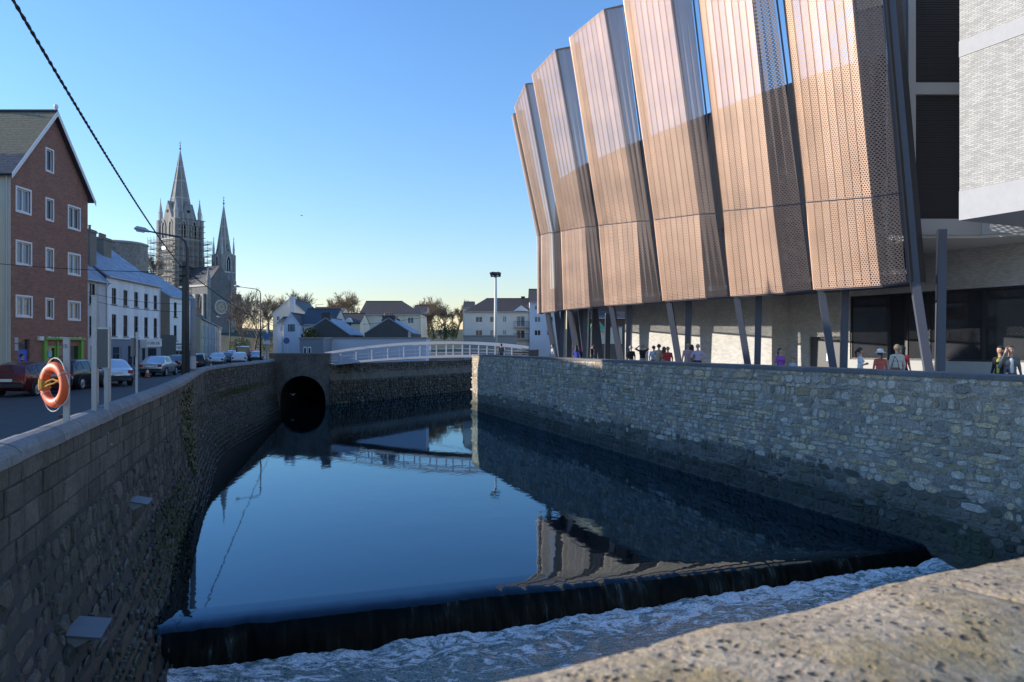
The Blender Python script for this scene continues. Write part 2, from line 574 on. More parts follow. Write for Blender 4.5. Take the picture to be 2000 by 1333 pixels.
for i in range(nu + 1):
    s = -1.0 + (L + 2) * i / nu
    for j in range(nv + 1):
        d = 1.27 + 11 * (j / nv) ** 1.5
        q = C0 + cdir * s + cd * d
        a = math.exp(-(d - 1.27) / 1.9)
        a2 = min(1.0, a * .9)
        h = (noise.fractal((q.x * 1.1, q.y * 1.1, 0), 1.0, 2.0, 5) * .06 + abs(noise.noise((q.x * 2.6, q.y * 2.6, 4))) * .03 + .02 * noise.noise((q.x * 8, q.y * 8, 1))) * (a * 1.5 + .35) + .04 * a
        left = max(0, 1 - s / 1.6) * math.exp(-abs(d - 1.7) / 1.4)
        rise = .42 * min(1, max(0, (s / L - .35) / .6)) * math.exp(-(d - 1.27) / 5)
        g.v.append((q.x, q.y, ZT + rise + h * (1 + left) + left * .25))
        foam.append(min(1, a2 + left * .6))
for i in range(nu):
    for j in range(nv):
        a = i * (nv + 1) + j
        g.f.append([a, a + 1, a + nv + 2, a + nv + 1]); g.mi.append(0); g.uv.append(None)
me = g.mesh('rapids', foam_mat(), smooth=True, recalc=False)
at = me.attributes.new('foam', 'FLOAT', 'POINT'); at.data.foreach_set('value', foam)
tag(put('rapids', me), kind='structure')

# ------------------------------------------------------------------ stones
def stone_mesh(seed, m, ashlar=False):
    r = random.Random(seed)
    g = MB()
    if ashlar:
        c = [(-.5, -.5), (.5, -.5), (.5, .5), (-.5, .5)]
        back = [(x, 0, z) for x, z in c]
        fr = [(x * .985, -.75, z * .96) for x, z in c]
        top = [(x * (.93 + r.uniform(-.02, .02)), -1 + r.uniform(-.12, .12), z * (.86 + r.uniform(-.04, .04))) for x, z in c]
        rings = [back, fr, top]
    else:
        n = 8
        o = []
        for k in range(n):
            a = 2 * math.pi * (k + r.uniform(-.38, .38)) / n + .3
            ca, sa = math.cos(a), math.sin(a)
            q = max(abs(ca), abs(sa)) ** .75
            o.append((.52 * ca / q * r.uniform(.84, 1.04), .52 * sa / q * r.uniform(.84, 1.04)))
        back = [(x, .3, z) for x, z in o]
        fr = [(x * .98, -.25 + r.uniform(-.3, .2), z * .98) for x, z in o]
        tx, tz = r.uniform(-.5, .5), r.uniform(-.5, .5)
        top = [(x * .84 + r.uniform(-.05, .05), -.85 + x * tx + z * tz + r.uniform(-.25, .25), z * .82 + r.uniform(-.05, .05)) for x, z in o]
        rings = [back, fr, top]
    n = len(rings[0])
    vs = [p for q in rings for p in q]
    fs = []
    for i in range(2):
        for k in range(n):
            fs.append((i * n + k, i * n + (k + 1) % n, (i + 1) * n + (k + 1) % n, (i + 1) * n + k))
    fs.append(tuple(range(2 * n, 3 * n)))
    g.add(vs, fs)
    return g, g.mesh('stone', m)
def rubble(s0, s1, z0, z1, r, hmin=.16, hmax=.36):
    out = []; z = z0
    while z < z1 - .08:
        h = min(r.uniform(hmin, hmax), z1 - z)
        s = s0 + r.uniform(-.3, 0)
        while s < s1:
            w = r.uniform(.14, .3) if r.random() < .5 else r.uniform(.3, .62) if r.random() < .85 else r.uniform(.6, 1.0)
            if h < .2 and r.random() < .4:
                w *= 1.3
            if r.random() < .14 and h > .26:      # two small stones on top of each other
                hh = h * r.uniform(.4, .6)
                out.append((s + w / 2, z + hh / 2, w * .95, hh * .9)); out.append((s + w / 2, z + hh + (h - hh) / 2, w * .95, (h - hh) * .9))
            else:
                out.append((s + w / 2, z + h / 2 + r.uniform(-.02, .02), w * r.uniform(.86, .98), h * r.uniform(.82, 1.02)))
            s += w + r.uniform(.0, .05)
        z += h
    return out
def lay(parent, stones, place, protos, nparts, name, m, depth, r, mat_of=None, mlist=None):
    """stones: (s, z, w, h); place(s, z) -> point, rz.  the nparts that show largest become parts, the rest one mesh"""
    if mat_of and mlist is None: mlist = [m, mat_of(Vector((0, 0, -9)))]
    items = []
    for (s, z, w, h) in stones:
        p, rz = place(s, z)
        d = (p - Vector((0, 0, EYE))).length
        items.append((w * h / d ** 2, p, rz, w, h))
    items.sort(key=lambda q: -q[0])
    rest = MB()
    for i, (_, p, rz, w, h) in enumerate(items):
        k = r.randrange(len(protos)); dd = r.uniform(*depth); tilt = r.uniform(-.05, .05)
        if i < nparts:
            o = put(name, protos[k][1], parent, p, (0, tilt, rz), (w, dd, h))
            if mat_of:
                o.material_slots[0].link = 'OBJECT'; o.material_slots[0].material = mat_of(p)
        else:
            co, si = math.cos(rz), math.sin(rz)
            g = protos[k][0]
            rest.add([(p.x + x * w * co - y * dd * si, p.y + x * w * si + y * dd * co, p.z + zz * h + x * w * tilt) for x, y, zz in g.v], g.f,
                     mlist.index(mat_of(p)) if mat_of else 0)
    if rest.v:
        o = rest.build(name + '_rubble', mlist if mat_of else m, parent)
        o['kind'] = 'stuff'
RUB = [stone_mesh(100 + i, M_STONE) for i in range(14)]
RUBL = [stone_mesh(200 + i, M_ASHLAR) for i in range(12)]
ASH = [stone_mesh(300 + i, M_ASHLAR, True) for i in range(8)]

# ------------------------------------------------------------------ right quay wall
qw = thing('quay_wall', 'long grey rubble stone quay wall on the right, below the copper building', 'wall')
def qface(s, z, out=0.0):
    return QA + QT * s + QN * out + Vector((0, 0, z))
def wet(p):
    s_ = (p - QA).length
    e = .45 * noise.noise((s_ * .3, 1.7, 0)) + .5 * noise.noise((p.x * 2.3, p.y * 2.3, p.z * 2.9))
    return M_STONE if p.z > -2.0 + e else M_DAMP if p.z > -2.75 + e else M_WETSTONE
g = MB()
NS = 120
zs = [1.3, 0, -1.2, -2.4, -3.1, -7]
def qgrid(zlist, name, m):
    g = MB()
    for i in range(NS + 1):
        s = QL * i / NS
        for z in zlist:
            q = qface(s, z, .02 * noise.noise((s * .6, z * .8, 0)))
            g.v.append(tuple(q))
    k = len(zlist)
    for i in range(NS):
        for j in range(k - 1):
            a = i * k + j
            g.f.append([a, a + 1, a + k + 1, a + k]); g.mi.append(0); g.uv.append(None)
    return g.build(name, m, qw, smooth=True)
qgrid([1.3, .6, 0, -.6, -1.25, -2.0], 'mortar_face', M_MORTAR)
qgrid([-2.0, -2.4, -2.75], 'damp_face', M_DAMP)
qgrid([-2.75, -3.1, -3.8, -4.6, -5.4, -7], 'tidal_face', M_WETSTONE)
g = MB()
e0, e1 = qface(0, 0, 0), qface(QL, 0, 0)
bk = -QN * .55
for a, b in ((e1, e1 + bk), (e1 + bk, e0 + bk)):
    g.quad((a.x, a.y, 1.3), (b.x, b.y, 1.3), (b.x, b.y, -7), (a.x, a.y, -7))
g.build('back_face', M_MORTAR, qw)
g = MB()
s = 0.0; ri = random.Random(5)
cap = []
while s < QL:
    l = min(ri.uniform(1.1, 1.9), QL - s + .05)
    g2 = MB()
    a, b = qface(s + .004, 0, .045), qface(s + l - .004, 0, .045)
    c, d = b - QN * .64, a - QN * .64
    zt = 1.445 + ri.uniform(-.006, .006)
    g2.hexa([(a.x, a.y, 1.3), (b.x, b.y, 1.3), (c.x, c.y, 1.3), (d.x, d.y, 1.3), (a.x, a.y, zt - .02), (b.x, b.y, zt - .02), (c.x, c.y, zt), (d.x, d.y, zt)])
    g2.build('coping_stone', M_QCOPE if 'M_QCOPE' in globals() else mat('quay_coping', (.15, .155, .16), .9, var=.3, scale=4, bmp=.8, bscale=30, rand=.1), qw)
    s += l
rr = random.Random(21)
qr = math.atan2(-QT.y, -QT.x)
st = rubble(8, QL - .1, -5.2, 1.28, rr, .12, .32)
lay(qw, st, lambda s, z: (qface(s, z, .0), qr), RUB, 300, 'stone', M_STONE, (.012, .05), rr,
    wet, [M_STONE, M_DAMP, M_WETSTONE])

# ------------------------------------------------------------------ left river wall
lwall = thing('river_wall', 'dark ashlar river wall with rounded coping along the left street', 'wall')
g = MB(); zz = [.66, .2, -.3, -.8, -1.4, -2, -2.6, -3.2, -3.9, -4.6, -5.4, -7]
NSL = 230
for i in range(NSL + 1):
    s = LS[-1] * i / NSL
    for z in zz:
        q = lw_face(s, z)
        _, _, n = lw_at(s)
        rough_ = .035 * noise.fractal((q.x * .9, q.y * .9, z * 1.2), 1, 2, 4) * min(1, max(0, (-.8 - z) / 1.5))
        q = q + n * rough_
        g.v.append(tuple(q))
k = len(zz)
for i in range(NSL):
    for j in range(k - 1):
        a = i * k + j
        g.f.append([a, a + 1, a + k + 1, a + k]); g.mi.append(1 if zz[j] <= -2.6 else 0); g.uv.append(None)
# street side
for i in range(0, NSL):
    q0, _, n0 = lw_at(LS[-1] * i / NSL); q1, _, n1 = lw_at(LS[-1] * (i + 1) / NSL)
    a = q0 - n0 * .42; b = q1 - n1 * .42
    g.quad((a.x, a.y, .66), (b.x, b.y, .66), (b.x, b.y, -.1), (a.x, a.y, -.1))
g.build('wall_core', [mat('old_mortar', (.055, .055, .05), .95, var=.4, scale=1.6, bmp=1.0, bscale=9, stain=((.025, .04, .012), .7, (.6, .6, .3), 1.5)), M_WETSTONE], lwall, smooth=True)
# coping stones: half-round section
rl = random.Random(31)
s = .0
while s < LS[-1] - .05:
    l = min(rl.uniform(.95, 1.5), LS[-1] - s)
    g = MB(); sec = []
    for kx in range(9):
        a = math.pi * kx / 8
        sec.append((-.20 + .29 * math.cos(a) * (1.0), .66 + .245 * math.sin(a) ** .8))
    dz = rl.uniform(-.008, .008)
    rings = []
    for q in range(4):
        p, t, n = lw_at(s + .006 + (l - .012) * q / 3)
        rings.append([p + n * (o_ + .0) + Vector((0, 0, z_ + dz)) for o_, z_ in sec])
    vs = [tuple(v) for r_ in rings for v in r_]
    fs = []
    for i in range(3):
        for j in range(8):
            fs.append((i * 9 + j, i * 9 + j + 1, (i + 1) * 9 + j + 1, (i + 1) * 9 + j))
        fs.append((i * 9, (i + 1) * 9, (i + 1) * 9 + 8, i * 9 + 8))
    fs += [tuple(range(9)), tuple(range(27, 36))]
    g.add(vs, fs)
    g.build('coping_stone', M_COPING, lwall)
    s += l
# ashlar courses, then rubble below
z = .655; blocks = []
s_ash = LS[int(np.argmin([abs(p.y - 44) for p in LW]))]
s_vis = LS[int(np.argmin([abs(p.y - 7.5) for p in LW]))]
for hgt in (.29, .36, .38, .34):
    s = s_vis + rl.uniform(0, .5)
    while s < s_ash:
        w = rl.uniform(.45, 1.0)
        blocks.append((s + w / 2, z - hgt / 2, w - .018, hgt - .018)); s += w
    z -= hgt
def lplace(s, z):
    p, t, n = lw_at(s)
    return lw_face(s, z), math.atan2(t.y, t.x)
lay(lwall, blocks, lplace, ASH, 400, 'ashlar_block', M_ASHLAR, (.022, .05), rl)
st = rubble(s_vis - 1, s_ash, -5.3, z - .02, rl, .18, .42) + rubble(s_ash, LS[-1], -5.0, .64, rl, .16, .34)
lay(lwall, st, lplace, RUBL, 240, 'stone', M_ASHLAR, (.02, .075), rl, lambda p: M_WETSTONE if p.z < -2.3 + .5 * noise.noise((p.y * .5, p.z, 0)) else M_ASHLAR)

# ------------------------------------------------------------------ parapet the camera leans over
def pitted():
    m, t, b = new_mat('pitted_stone')
    v = coords(t, True)
    n1 = noise_tex(t, v, 5, 6, .7); n2 = noise_tex(t, v, 45, 5, .7)
    vo = nn(t, 'ShaderNodeTexVoronoi'); vo.inputs['Scale'].default_value = 34; vo.inputs['Randomness'].default_value = 1.0
    wv = nn(t, 'ShaderNodeVectorMath', operation='ADD'); nz = nn(t, 'ShaderNodeTexNoise'); nz.inputs['Scale'].default_value = 22; t.links.new(v, nz.inputs['Vector'])
    sc_ = nn(t, 'ShaderNodeVectorMath', operation='SCALE'); sc_.inputs['Scale'].default_value = .03; t.links.new(nz.outputs['Color'], sc_.inputs[0])
    t.links.new(v, wv.inputs[0]); t.links.new(sc_.outputs[0], wv.inputs[1]); t.links.new(wv.outputs[0], vo.inputs['Vector'])
    spot = ramp(t, noise_tex(t, v, 9, 4, .6), [(.42, 0.0), (.60, 1.0)])
    pits = mth(t, 'MULTIPLY', ramp(t, vo.outputs['Distance'], [(.16, 1.0), (.36, 0.0)]), spot)
    lich = ramp(t, noise_tex(t, v, 3.2, 8, .78), [(.47, 0.0), (.62, 1.0)])
    c = mixc(t, ramp(t, n1, [(.3, 0.0), (.7, 1.0)]), (.36, .265, .165), (.68, .53, .36))
    c = mixc(t, mth(t, 'MULTIPLY', lich, .65), c, (.40, .26, .06))
    c = mixc(t, ramp(t, n2, [(.32, .75), (.58, 0.0)]), c, (.15, .12, .09))
    c = mixc(t, mth(t, 'MULTIPLY', pits, .9), c, (.045, .035, .028))
    t.links.new(c, b.inputs['Base Color'])
    b.inputs['Roughness'].default_value = .85
    h = mth(t, 'SUBTRACT', mth(t, 'ADD', mth(t, 'MULTIPLY', n2, .5), mth(t, 'MULTIPLY', n1, .4)), mth(t, 'MULTIPLY', pits, .9))
    t.links.new(bump(t, h, 1.0, .02), b.inputs['Normal'])
    return m
par = thing('bridge_parapet', 'rough pitted stone bridge parapet in the sunlit near foreground', 'parapet')
PE = Vector((.875, .484, 0)).normalized(); PN = Vector((PE.y, -PE.x, 0)); PF = Vector((0, 1.30, 0))
sec = [(-.015, 1.330), (0, 1.470), (.004, 1.570), (.02, 1.615), (.05, 1.640), (.10, 1.655), (.18, 1.665), (.26, 1.670), (.34, 1.670), (.42, 1.660), (.50, 1.640), (.55, 1.610), (.58, 1.560), (.59, 1.470), (.60, 1.330)]
M_PIT = pitted()
def coping(s0, s1, seed):
    g = MB(); n = max(4, int((s1 - s0) / .025)); k = len(sec)
    for i in range(n + 1):
        s = s0 + (s1 - s0) * i / n
        e = min(s - s0, s1 - s); dip = .012 * math.exp(-e / .03)
        for (o, z) in sec:
            q = PF + PE * s + PN * o
            d = .010 * noise.fractal((s * 3.2 + seed, o * 3.2, 0), 1, 2, 4) + .022 * noise.noise((s * 1.6, o * 1.5, seed))
            g.v.append((q.x - PN.x * d * .4, q.y - PN.y * d * .4, z + d - dip))
    for i in range(n):
        for j in range(k - 1):
            a = i * k + j
            g.f.append([a, a + 1, a + k + 1, a + k]); g.mi.append(0); g.uv.append(None)
    g.f += [list(range(k)), list(range(n * k, n * k + k))]; g.mi += [0, 0]; g.uv += [None, None]
    return g.build('coping_stone', M_PIT, par, smooth=True)
for a, b, sd in ((-5.5, -2.1, 1), (-2.094, 1.02, 2.2), (1.026, 3.4, 5.1), (3.406, 6.6, 7.7), (6.606, 11.5, 9.1)):
    coping(a, b, sd)
g = MB()
a, b = PF + PE * -5.5 + PN * .06, PF + PE * 11.5 + PN * .06
c, d = b + PN * .46, a + PN * .46
g.hexa([(a.x, a.y, -7), (b.x, b.y, -7), (c.x, c.y, -7), (d.x, d.y, -7), (a.x, a.y, 1.32), (b.x, b.y, 1.32), (c.x, c.y, 1.32), (d.x, d.y, 1.32)])
g.build('parapet_wall', M_MORTAR, par)

# ------------------------------------------------------------------ arched stone bridge at the head of the pool
ab = thing('arch_bridge', 'old stone road bridge with one dark round arch at the left bank', 'bridge', (-24.0, 73.3, 0), math.atan2(-.4, 5.9))
WB, cxA, rA = 6.1, 3.35, 2.35
def arch_z(x):
    d = abs(x - cxA)
    return -3.1 + math.sqrt(max(rA * rA - d * d, 0)) if d < rA else None
g = MB(); n = 40
xs = sorted(set([0, WB] + [cxA - rA * math.cos(math.pi * i / 24) for i in range(25)]))
for x0, x1 in zip(xs, xs[1:]):
    xm = (x0 + x1) / 2
    if abs(xm - cxA) < rA:
        z0, z1 = (arch_z(x0) if arch_z(x0) is not None else -3.1), (arch_z(x1) if arch_z(x1) is not None else -3.1)
        g.quad((x0, 0, z0), (x1, 0, z1), (x1, 0, 1.36), (x0, 0, 1.36))
        g.quad((x0, .4, z0), (x1, .4, z1), (x1, 16, z1), (x0, 16, z0), 1); g.quad((x0, 0, z0), (x1, 0, z1), (x1, .4, z1), (x0, .4, z0))
    else:
        g.quad((x0, 0, -7), (x1, 0, -7), (x1, 0, 1.36), (x0, 0, 1.36))
for x in (cxA - rA, cxA + rA):
    g.quad((x, .4, -7), (x, 16, -7), (x, 16, -3.1), (x, .4, -3.1), 1); g.quad((x, 0, -7), (x, .4, -7), (x, .4, -3.1), (x, 0, -3.1))
g.quad((cxA - rA, 16, -7), (cxA + rA, 16, -7), (cxA + rA, 16, 0), (cxA - rA, 16, 0), 1)
g.quad((0, .4, 0), (WB, .4, 0), (WB, .4, 1.36), (0, .4, 1.36))
g.quad((WB, 0, -7), (WB, .4, -7), (WB, .4, 1.36), (WB, 0, 1.36)); g.quad((0, 0, -7), (0, .4, -7), (0, .4, 1.36), (0, 0, 1.36))
g.build('bridge_wall', [mat('bridge_stone', (.15, .135, .11), .9, fine=(5, .4), var=.35, scale=1.6, bmp=.9, bscale=8, stain=((.05, .05, .04), .7, (.8, .8, .3), 1.2)), mat('shaded_slimy_vault', (.012, .012, .010), .8, var=.3)], ab)  # wet vault stone near black: tunnel shade painted into its colour
for i in range(5):
    g = MB(); g.b2(i * WB / 5 + .006, (i + 1) * WB / 5 - .006, -.05, .46, 1.36, 1.50 + .01 * (i % 2))
    g.build('coping_stone', mat('bridge_coping', (.19, .175, .15), .9, var=.25, scale=3, bmp=.5), ab)
for i in range(17):
    a0, a1 = math.pi * i / 17, math.pi * (i + 1) / 17
    g = MB(); ps = []
    for y in (-.035, .1):
        for r_, a in ((rA, a0), (rA + .34, a0), (rA + .34, a1), (rA, a1)):
            aa = a + (.012 if a == a0 else -.012)
            ps.append((cxA - r_ * math.cos(aa), y, -3.1 + r_ * math.sin(aa)))
    g.hexa(ps); g.build('voussoir', mat('bridge_voussoir', (.15, .14, .115), .9, var=.3, scale=3, bmp=.6, rand=.2), ab)

# far bank wall from the arch bridge round to the side channel
fb = thing('far_bank_wall', 'low dark stone bank wall under the white footbridge', 'wall')
FB = [Vector((-18.05, 72.9, 0)), Vector((-12, 84, 0)), Vector((-6, 96, 0)), Vector((6, 112, 0)), Vector((24, 138, 0))]
g = MB()
for a, b in zip(FB, FB[1:]):
    for q in range(14):
        p0, p1 = a.lerp(b, q / 14), a.lerp(b, (q + 1) / 14)
        for z0, z1, mi in ((.42, -1.2, 0), (-1.2, -7, 1)):
            o0 = .25 if mi else 0
            g.quad((p0.x + o0, p0.y - o0, z0), (p1.x + o0, p1.y - o0, z0), (p1.x + .25, p1.y - .25, z1), (p0.x + .25, p0.y - .25, z1), mi)
    g.quad((a.x, a.y, .42), (b.x, b.y, .42), (b.x - .5, b.y + .4, .42), (a.x - .5, a.y + .4, .42))
g.build('wall_face', [MATS['bridge_stone'], M_WETSTONE], fb)
rf = random.Random(77)
FBs = [0]; 
for a, b in zip(FB, FB[1:]): FBs.append(FBs[-1] + (b - a).length)
def fplace(s, z):
    for i in range(len(FB) - 1):
        if s <= FBs[i + 1] or i == len(FB) - 2:
            t = (s - FBs[i]) / (FBs[i + 1] - FBs[i]); d = (FB[i + 1] - FB[i]).normalized()
            p = FB[i].lerp(FB[i + 1], t); n = Vector((d.y, -d.x, 0))
            return p + n * (.1 if z > -1.2 else .36) * 1.0 + Vector((0, 0, z)), math.atan2(d.y, d.x)
lay(fb, rubble(.2, 30, -4.4, .4, rf, .2, .4), fplace, RUBL, 0, 'stone', M_ASHLAR, (.10, .16), rf, lambda p: M_WETSTONE if p.z < -2.6 else M_ASHLAR)

# ------------------------------------------------------------------ white footbridge
ft = thing('footbridge', 'white steel arched footbridge with slim posts crossing the river', 'footbridge')
A = Vector((-18.5, 73.6, 0)); B = Vector((.9, 68.4, 0)); bl = (B - A).length; bt = (B - A) / bl; bn = Vector((-bt.y, bt.x, 0))
def curve(u, pts):
    xs_, ys_ = zip(*pts)
    c = np.polyfit(xs_, ys_, 3)
    return float(np.polyval(c, u))
bot = lambda u: curve(u, [(0, .30), (.3, .85), (.55, 1.15), (.8, 1.22), (1, 1.15)])
top = lambda u: curve(u, [(0, 1.45), (.33, 2.25), (.62, 2.52), (.82, 2.38), (1, 2.05)])
M_BRIDGE = mat('bridge_white_steel', (.50, .525, .57), .4, var=.08, bmp=.03)
def chord(fn, off, h, w, name):
    g = MB(); n = 40; rings = []
    for i in range(n + 1):
        p = A + bt * (bl * i / n) + bn * off; z = fn(i / n)
        rings.append([p + bn * x + Vector((0, 0, z + y)) for x, y in ((-w / 2, -h / 2), (w / 2, -h / 2), (w / 2, h / 2), (-w / 2, h / 2))])
    vs = [tuple(v) for r_ in rings for v in r_]; fs = []
    for i in range(n):
        for j in range(4):
            fs.append((i * 4 + j, i * 4 + (j + 1) % 4, i * 4 + 4 + (j + 1) % 4, i * 4 + 4 + j))
    fs += [(0, 1, 2, 3), (n * 4, n * 4 + 1, n * 4 + 2, n * 4 + 3)]
    g.add(vs, fs); return g.build(name, M_BRIDGE, ft)
for off in (0, 2.7):
    chord(top, off, .25, .2, 'top_chord'); chord(bot, off, .22, .22, 'bottom_chord')
    for fr_ in (.3, .55):
        chord(lambda u: lerp(bot(u), top(u), fr_), off, .025, .025, 'rail')
    for i in range(1, 12):
        u = i / 12
        p = A + bt * (bl * u) + bn * off
        g = MB(); g.box((p.x, p.y, (bot(u) + top(u)) / 2), (.11, .08, top(u) - bot(u) - .2), math.atan2(bt.y, bt.x)); g.build('post', M_BRIDGE, ft)
g = MB(); n = 40
for i in range(n):
    p, q = A + bt * (bl * i / n), A + bt * (bl * (i + 1) / n)
    z0, z1 = bot(i / n) - .02, bot((i + 1) / n) - .02
    a, b, c, d = p + bn * .1, q + bn * .1, q + bn * 2.6, p + bn * 2.6
    g.hexa([(a.x, a.y, z0 - .1), (b.x, b.y, z1 - .1), (c.x, c.y, z1 - .1), (d.x, d.y, z0 - .1), (a.x, a.y, z0), (b.x, b.y, z1), (c.x, c.y, z1), (d.x, d.y, z0)])
g.build('deck', M_CONC, ft)
# ------------------------------------------------------------------ buildings: helpers
M_BRICK = brick_mat('red_brick', (.34, .145, .088), (.20, .088, .06), (.27, .21, .17), 4.3, .95, .30, .035)
M_CREAM = mat('cream_render', (.70, .64, .50), .85, var=.12, scale=.7, bmp=.15, stain=((.42, .37, .28), .4, (1.2, 1.2, .2), .8))
M_WHITEWALL = mat('white_render', (.80, .80, .79), .85, var=.1, scale=.6, bmp=.15, stain=((.48, .48, .47), .5, (1.5, 1.5, .15), .8))
M_GREYWALL = mat('grey_render', (.55, .53, .50), .9, var=.15, scale=.7, bmp=.2, stain=((.2, .2, .19), .5, (1.5, 1.5, .15), .8))
M_DKWALL = mat('dark_pebbledash', (.085, .08, .075), .95, var=.25, scale=.8, bmp=.6, bscale=18)
M_PINKWALL = mat('buff_render', (.74, .65, .54), .85, var=.1, scale=.6, bmp=.1)
M_BLUEGREY = mat('bluegrey_render', (.56, .59, .64), .8, var=.1, scale=.5, bmp=.1)
M_FLANK = mat('brown_flank_render', (.21, .18, .14), .95, var=.3, scale=.6, bmp=.5, bscale=12)  # uneven dark brown render for flanks and chimneys

def slate_mat(name, c1, c2, frost=None, painted_sun=None, sc=1.0):
    m, t, b = new_mat(name)
    v = nn(t, 'ShaderNodeTexCoord').outputs['UV']
    br = nn(t, 'ShaderNodeTexBrick')
    br.inputs['Scale'].default_value = 2.2 * sc
    br.inputs['Mortar Size'].default_value = .02
    br.inputs['Brick Width'].default_value = .6
    br.inputs['Row Height'].default_value = .5
    br.inputs['Color1'].default_value = (*c1, 1); br.inputs['Color2'].default_value = (*c2, 1)
    br.inputs['Mortar'].default_value = (*[c * .45 for c in c1], 1)
    t.links.new(v, br.inputs['Vector'])
    c = br.outputs['Color']
    n = noise_tex(t, v, .8, 6, .7)
    c = mixc(t, mth(t, 'MULTIPLY', n, .6), c, tuple(q * .5 for q in c1))
    if frost:
        fr = ramp(t, noise_tex(t, v, 1.6, 6, .7), [(.35, .35), (.6, 1.0)])
        c = mixc(t, mth(t, 'MULTIPLY', fr, frost[1]), c, frost[0])
    if painted_sun:  # warm tone above a ragged edge: sunlight painted on the slope
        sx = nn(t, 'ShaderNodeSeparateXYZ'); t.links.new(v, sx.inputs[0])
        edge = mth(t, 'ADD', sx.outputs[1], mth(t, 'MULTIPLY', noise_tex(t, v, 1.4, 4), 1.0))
        fr = ramp(t, mth(t, 'MULTIPLY', edge, .2), [(painted_sun[2], 0.0), (painted_sun[2] + .04, 1.0)])
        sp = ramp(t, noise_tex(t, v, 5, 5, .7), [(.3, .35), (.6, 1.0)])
        c = mixc(t, mth(t, 'MULTIPLY', mth(t, 'MULTIPLY', fr, sp), painted_sun[1]), c, painted_sun[0])
    t.links.new(c, b.inputs['Base Color'])
    b.inputs['Roughness'].default_value = .6
    # each course steps up over the one below
    sx = nn(t, 'ShaderNodeSeparateXYZ'); t.links.new(v, sx.inputs[0])
    saw = mth(t, 'SUBTRACT', 1.0, mth(t, 'FRACT', mth(t, 'MULTIPLY', sx.outputs[1], 2.2 * sc / .5)))
    h = mth(t, 'ADD', saw, mth(t, 'MULTIPLY', br.outputs['Fac'], -.6))
    t.links.new(bump(t, h, .6, .03), b.inputs['Normal'])
    return m
M_SLATE = slate_mat('slate', (.075, .08, .095), (.055, .06, .07))
M_SLATE_FROST = slate_mat('frosted_slate', (.13, .15, .19), (.09, .11, .14), frost=((.42, .46, .55), .8))
M_SLATE_SUN = slate_mat('sun_painted_slate', (.10, .11, .135), (.06, .065, .08), painted_sun=((.30, .23, .10), .85, .42))  # warm upper part is the sunlit top of the roof, painted in
M_TILE = slate_mat('brown_roof_tile', (.105, .075, .055), (.08, .06, .045), sc=1.0)
M_TILE_OR = slate_mat('orange_roof_tile', (.26, .14, .075), (.20, .11, .06))

class Facade(MB):
    """wall in the plane y=0 facing -y, x from 0 to w, with real openings"""
    def wall(s, w, topf, breaks, ops, dep=.14, z0=0.0, mi=0):
        xs = sorted(set([0, w] + list(breaks) + [o[0] for o in ops] + [o[1] for o in ops]))
        for xa, xb in zip(xs, xs[1:]):
            xm = (xa + xb) / 2
            oo = sorted([o for o in ops if o[0] < xm < o[1]], key=lambda o: o[2])
            lo = z0
            for o in oo:
                if o[2] > lo + 1e-4:
                    s.quad((xa, 0, lo), (xb, 0, lo), (xb, 0, o[2]), (xa, 0, o[2]), mi, [(xa, lo), (xb, lo), (xb, o[2]), (xa, o[2])])
                lo = o[3]
            s.quad((xa, 0, lo), (xb, 0, lo), (xb, 0, topf(xb)), (xa, 0, topf(xa)), mi, [(xa, lo), (xb, lo), (xb, topf(xb)), (xa, topf(xa))])
        for (x0, x1, za, zb, *_) in ops:
            for a, b in (((x0, za), (x0, zb)), ((x0, zb), (x1, zb)), ((x1, zb), (x1, za)), ((x1, za), (x0, za))):
                s.quad((a[0], 0, a[1]), (b[0], 0, b[1]), (b[0], dep, b[1]), (a[0], dep, a[1]), mi, [(a[0], a[1]), (b[0], b[1]), (b[0] + dep, b[1]), (a[0] + dep, a[1])])
        return s

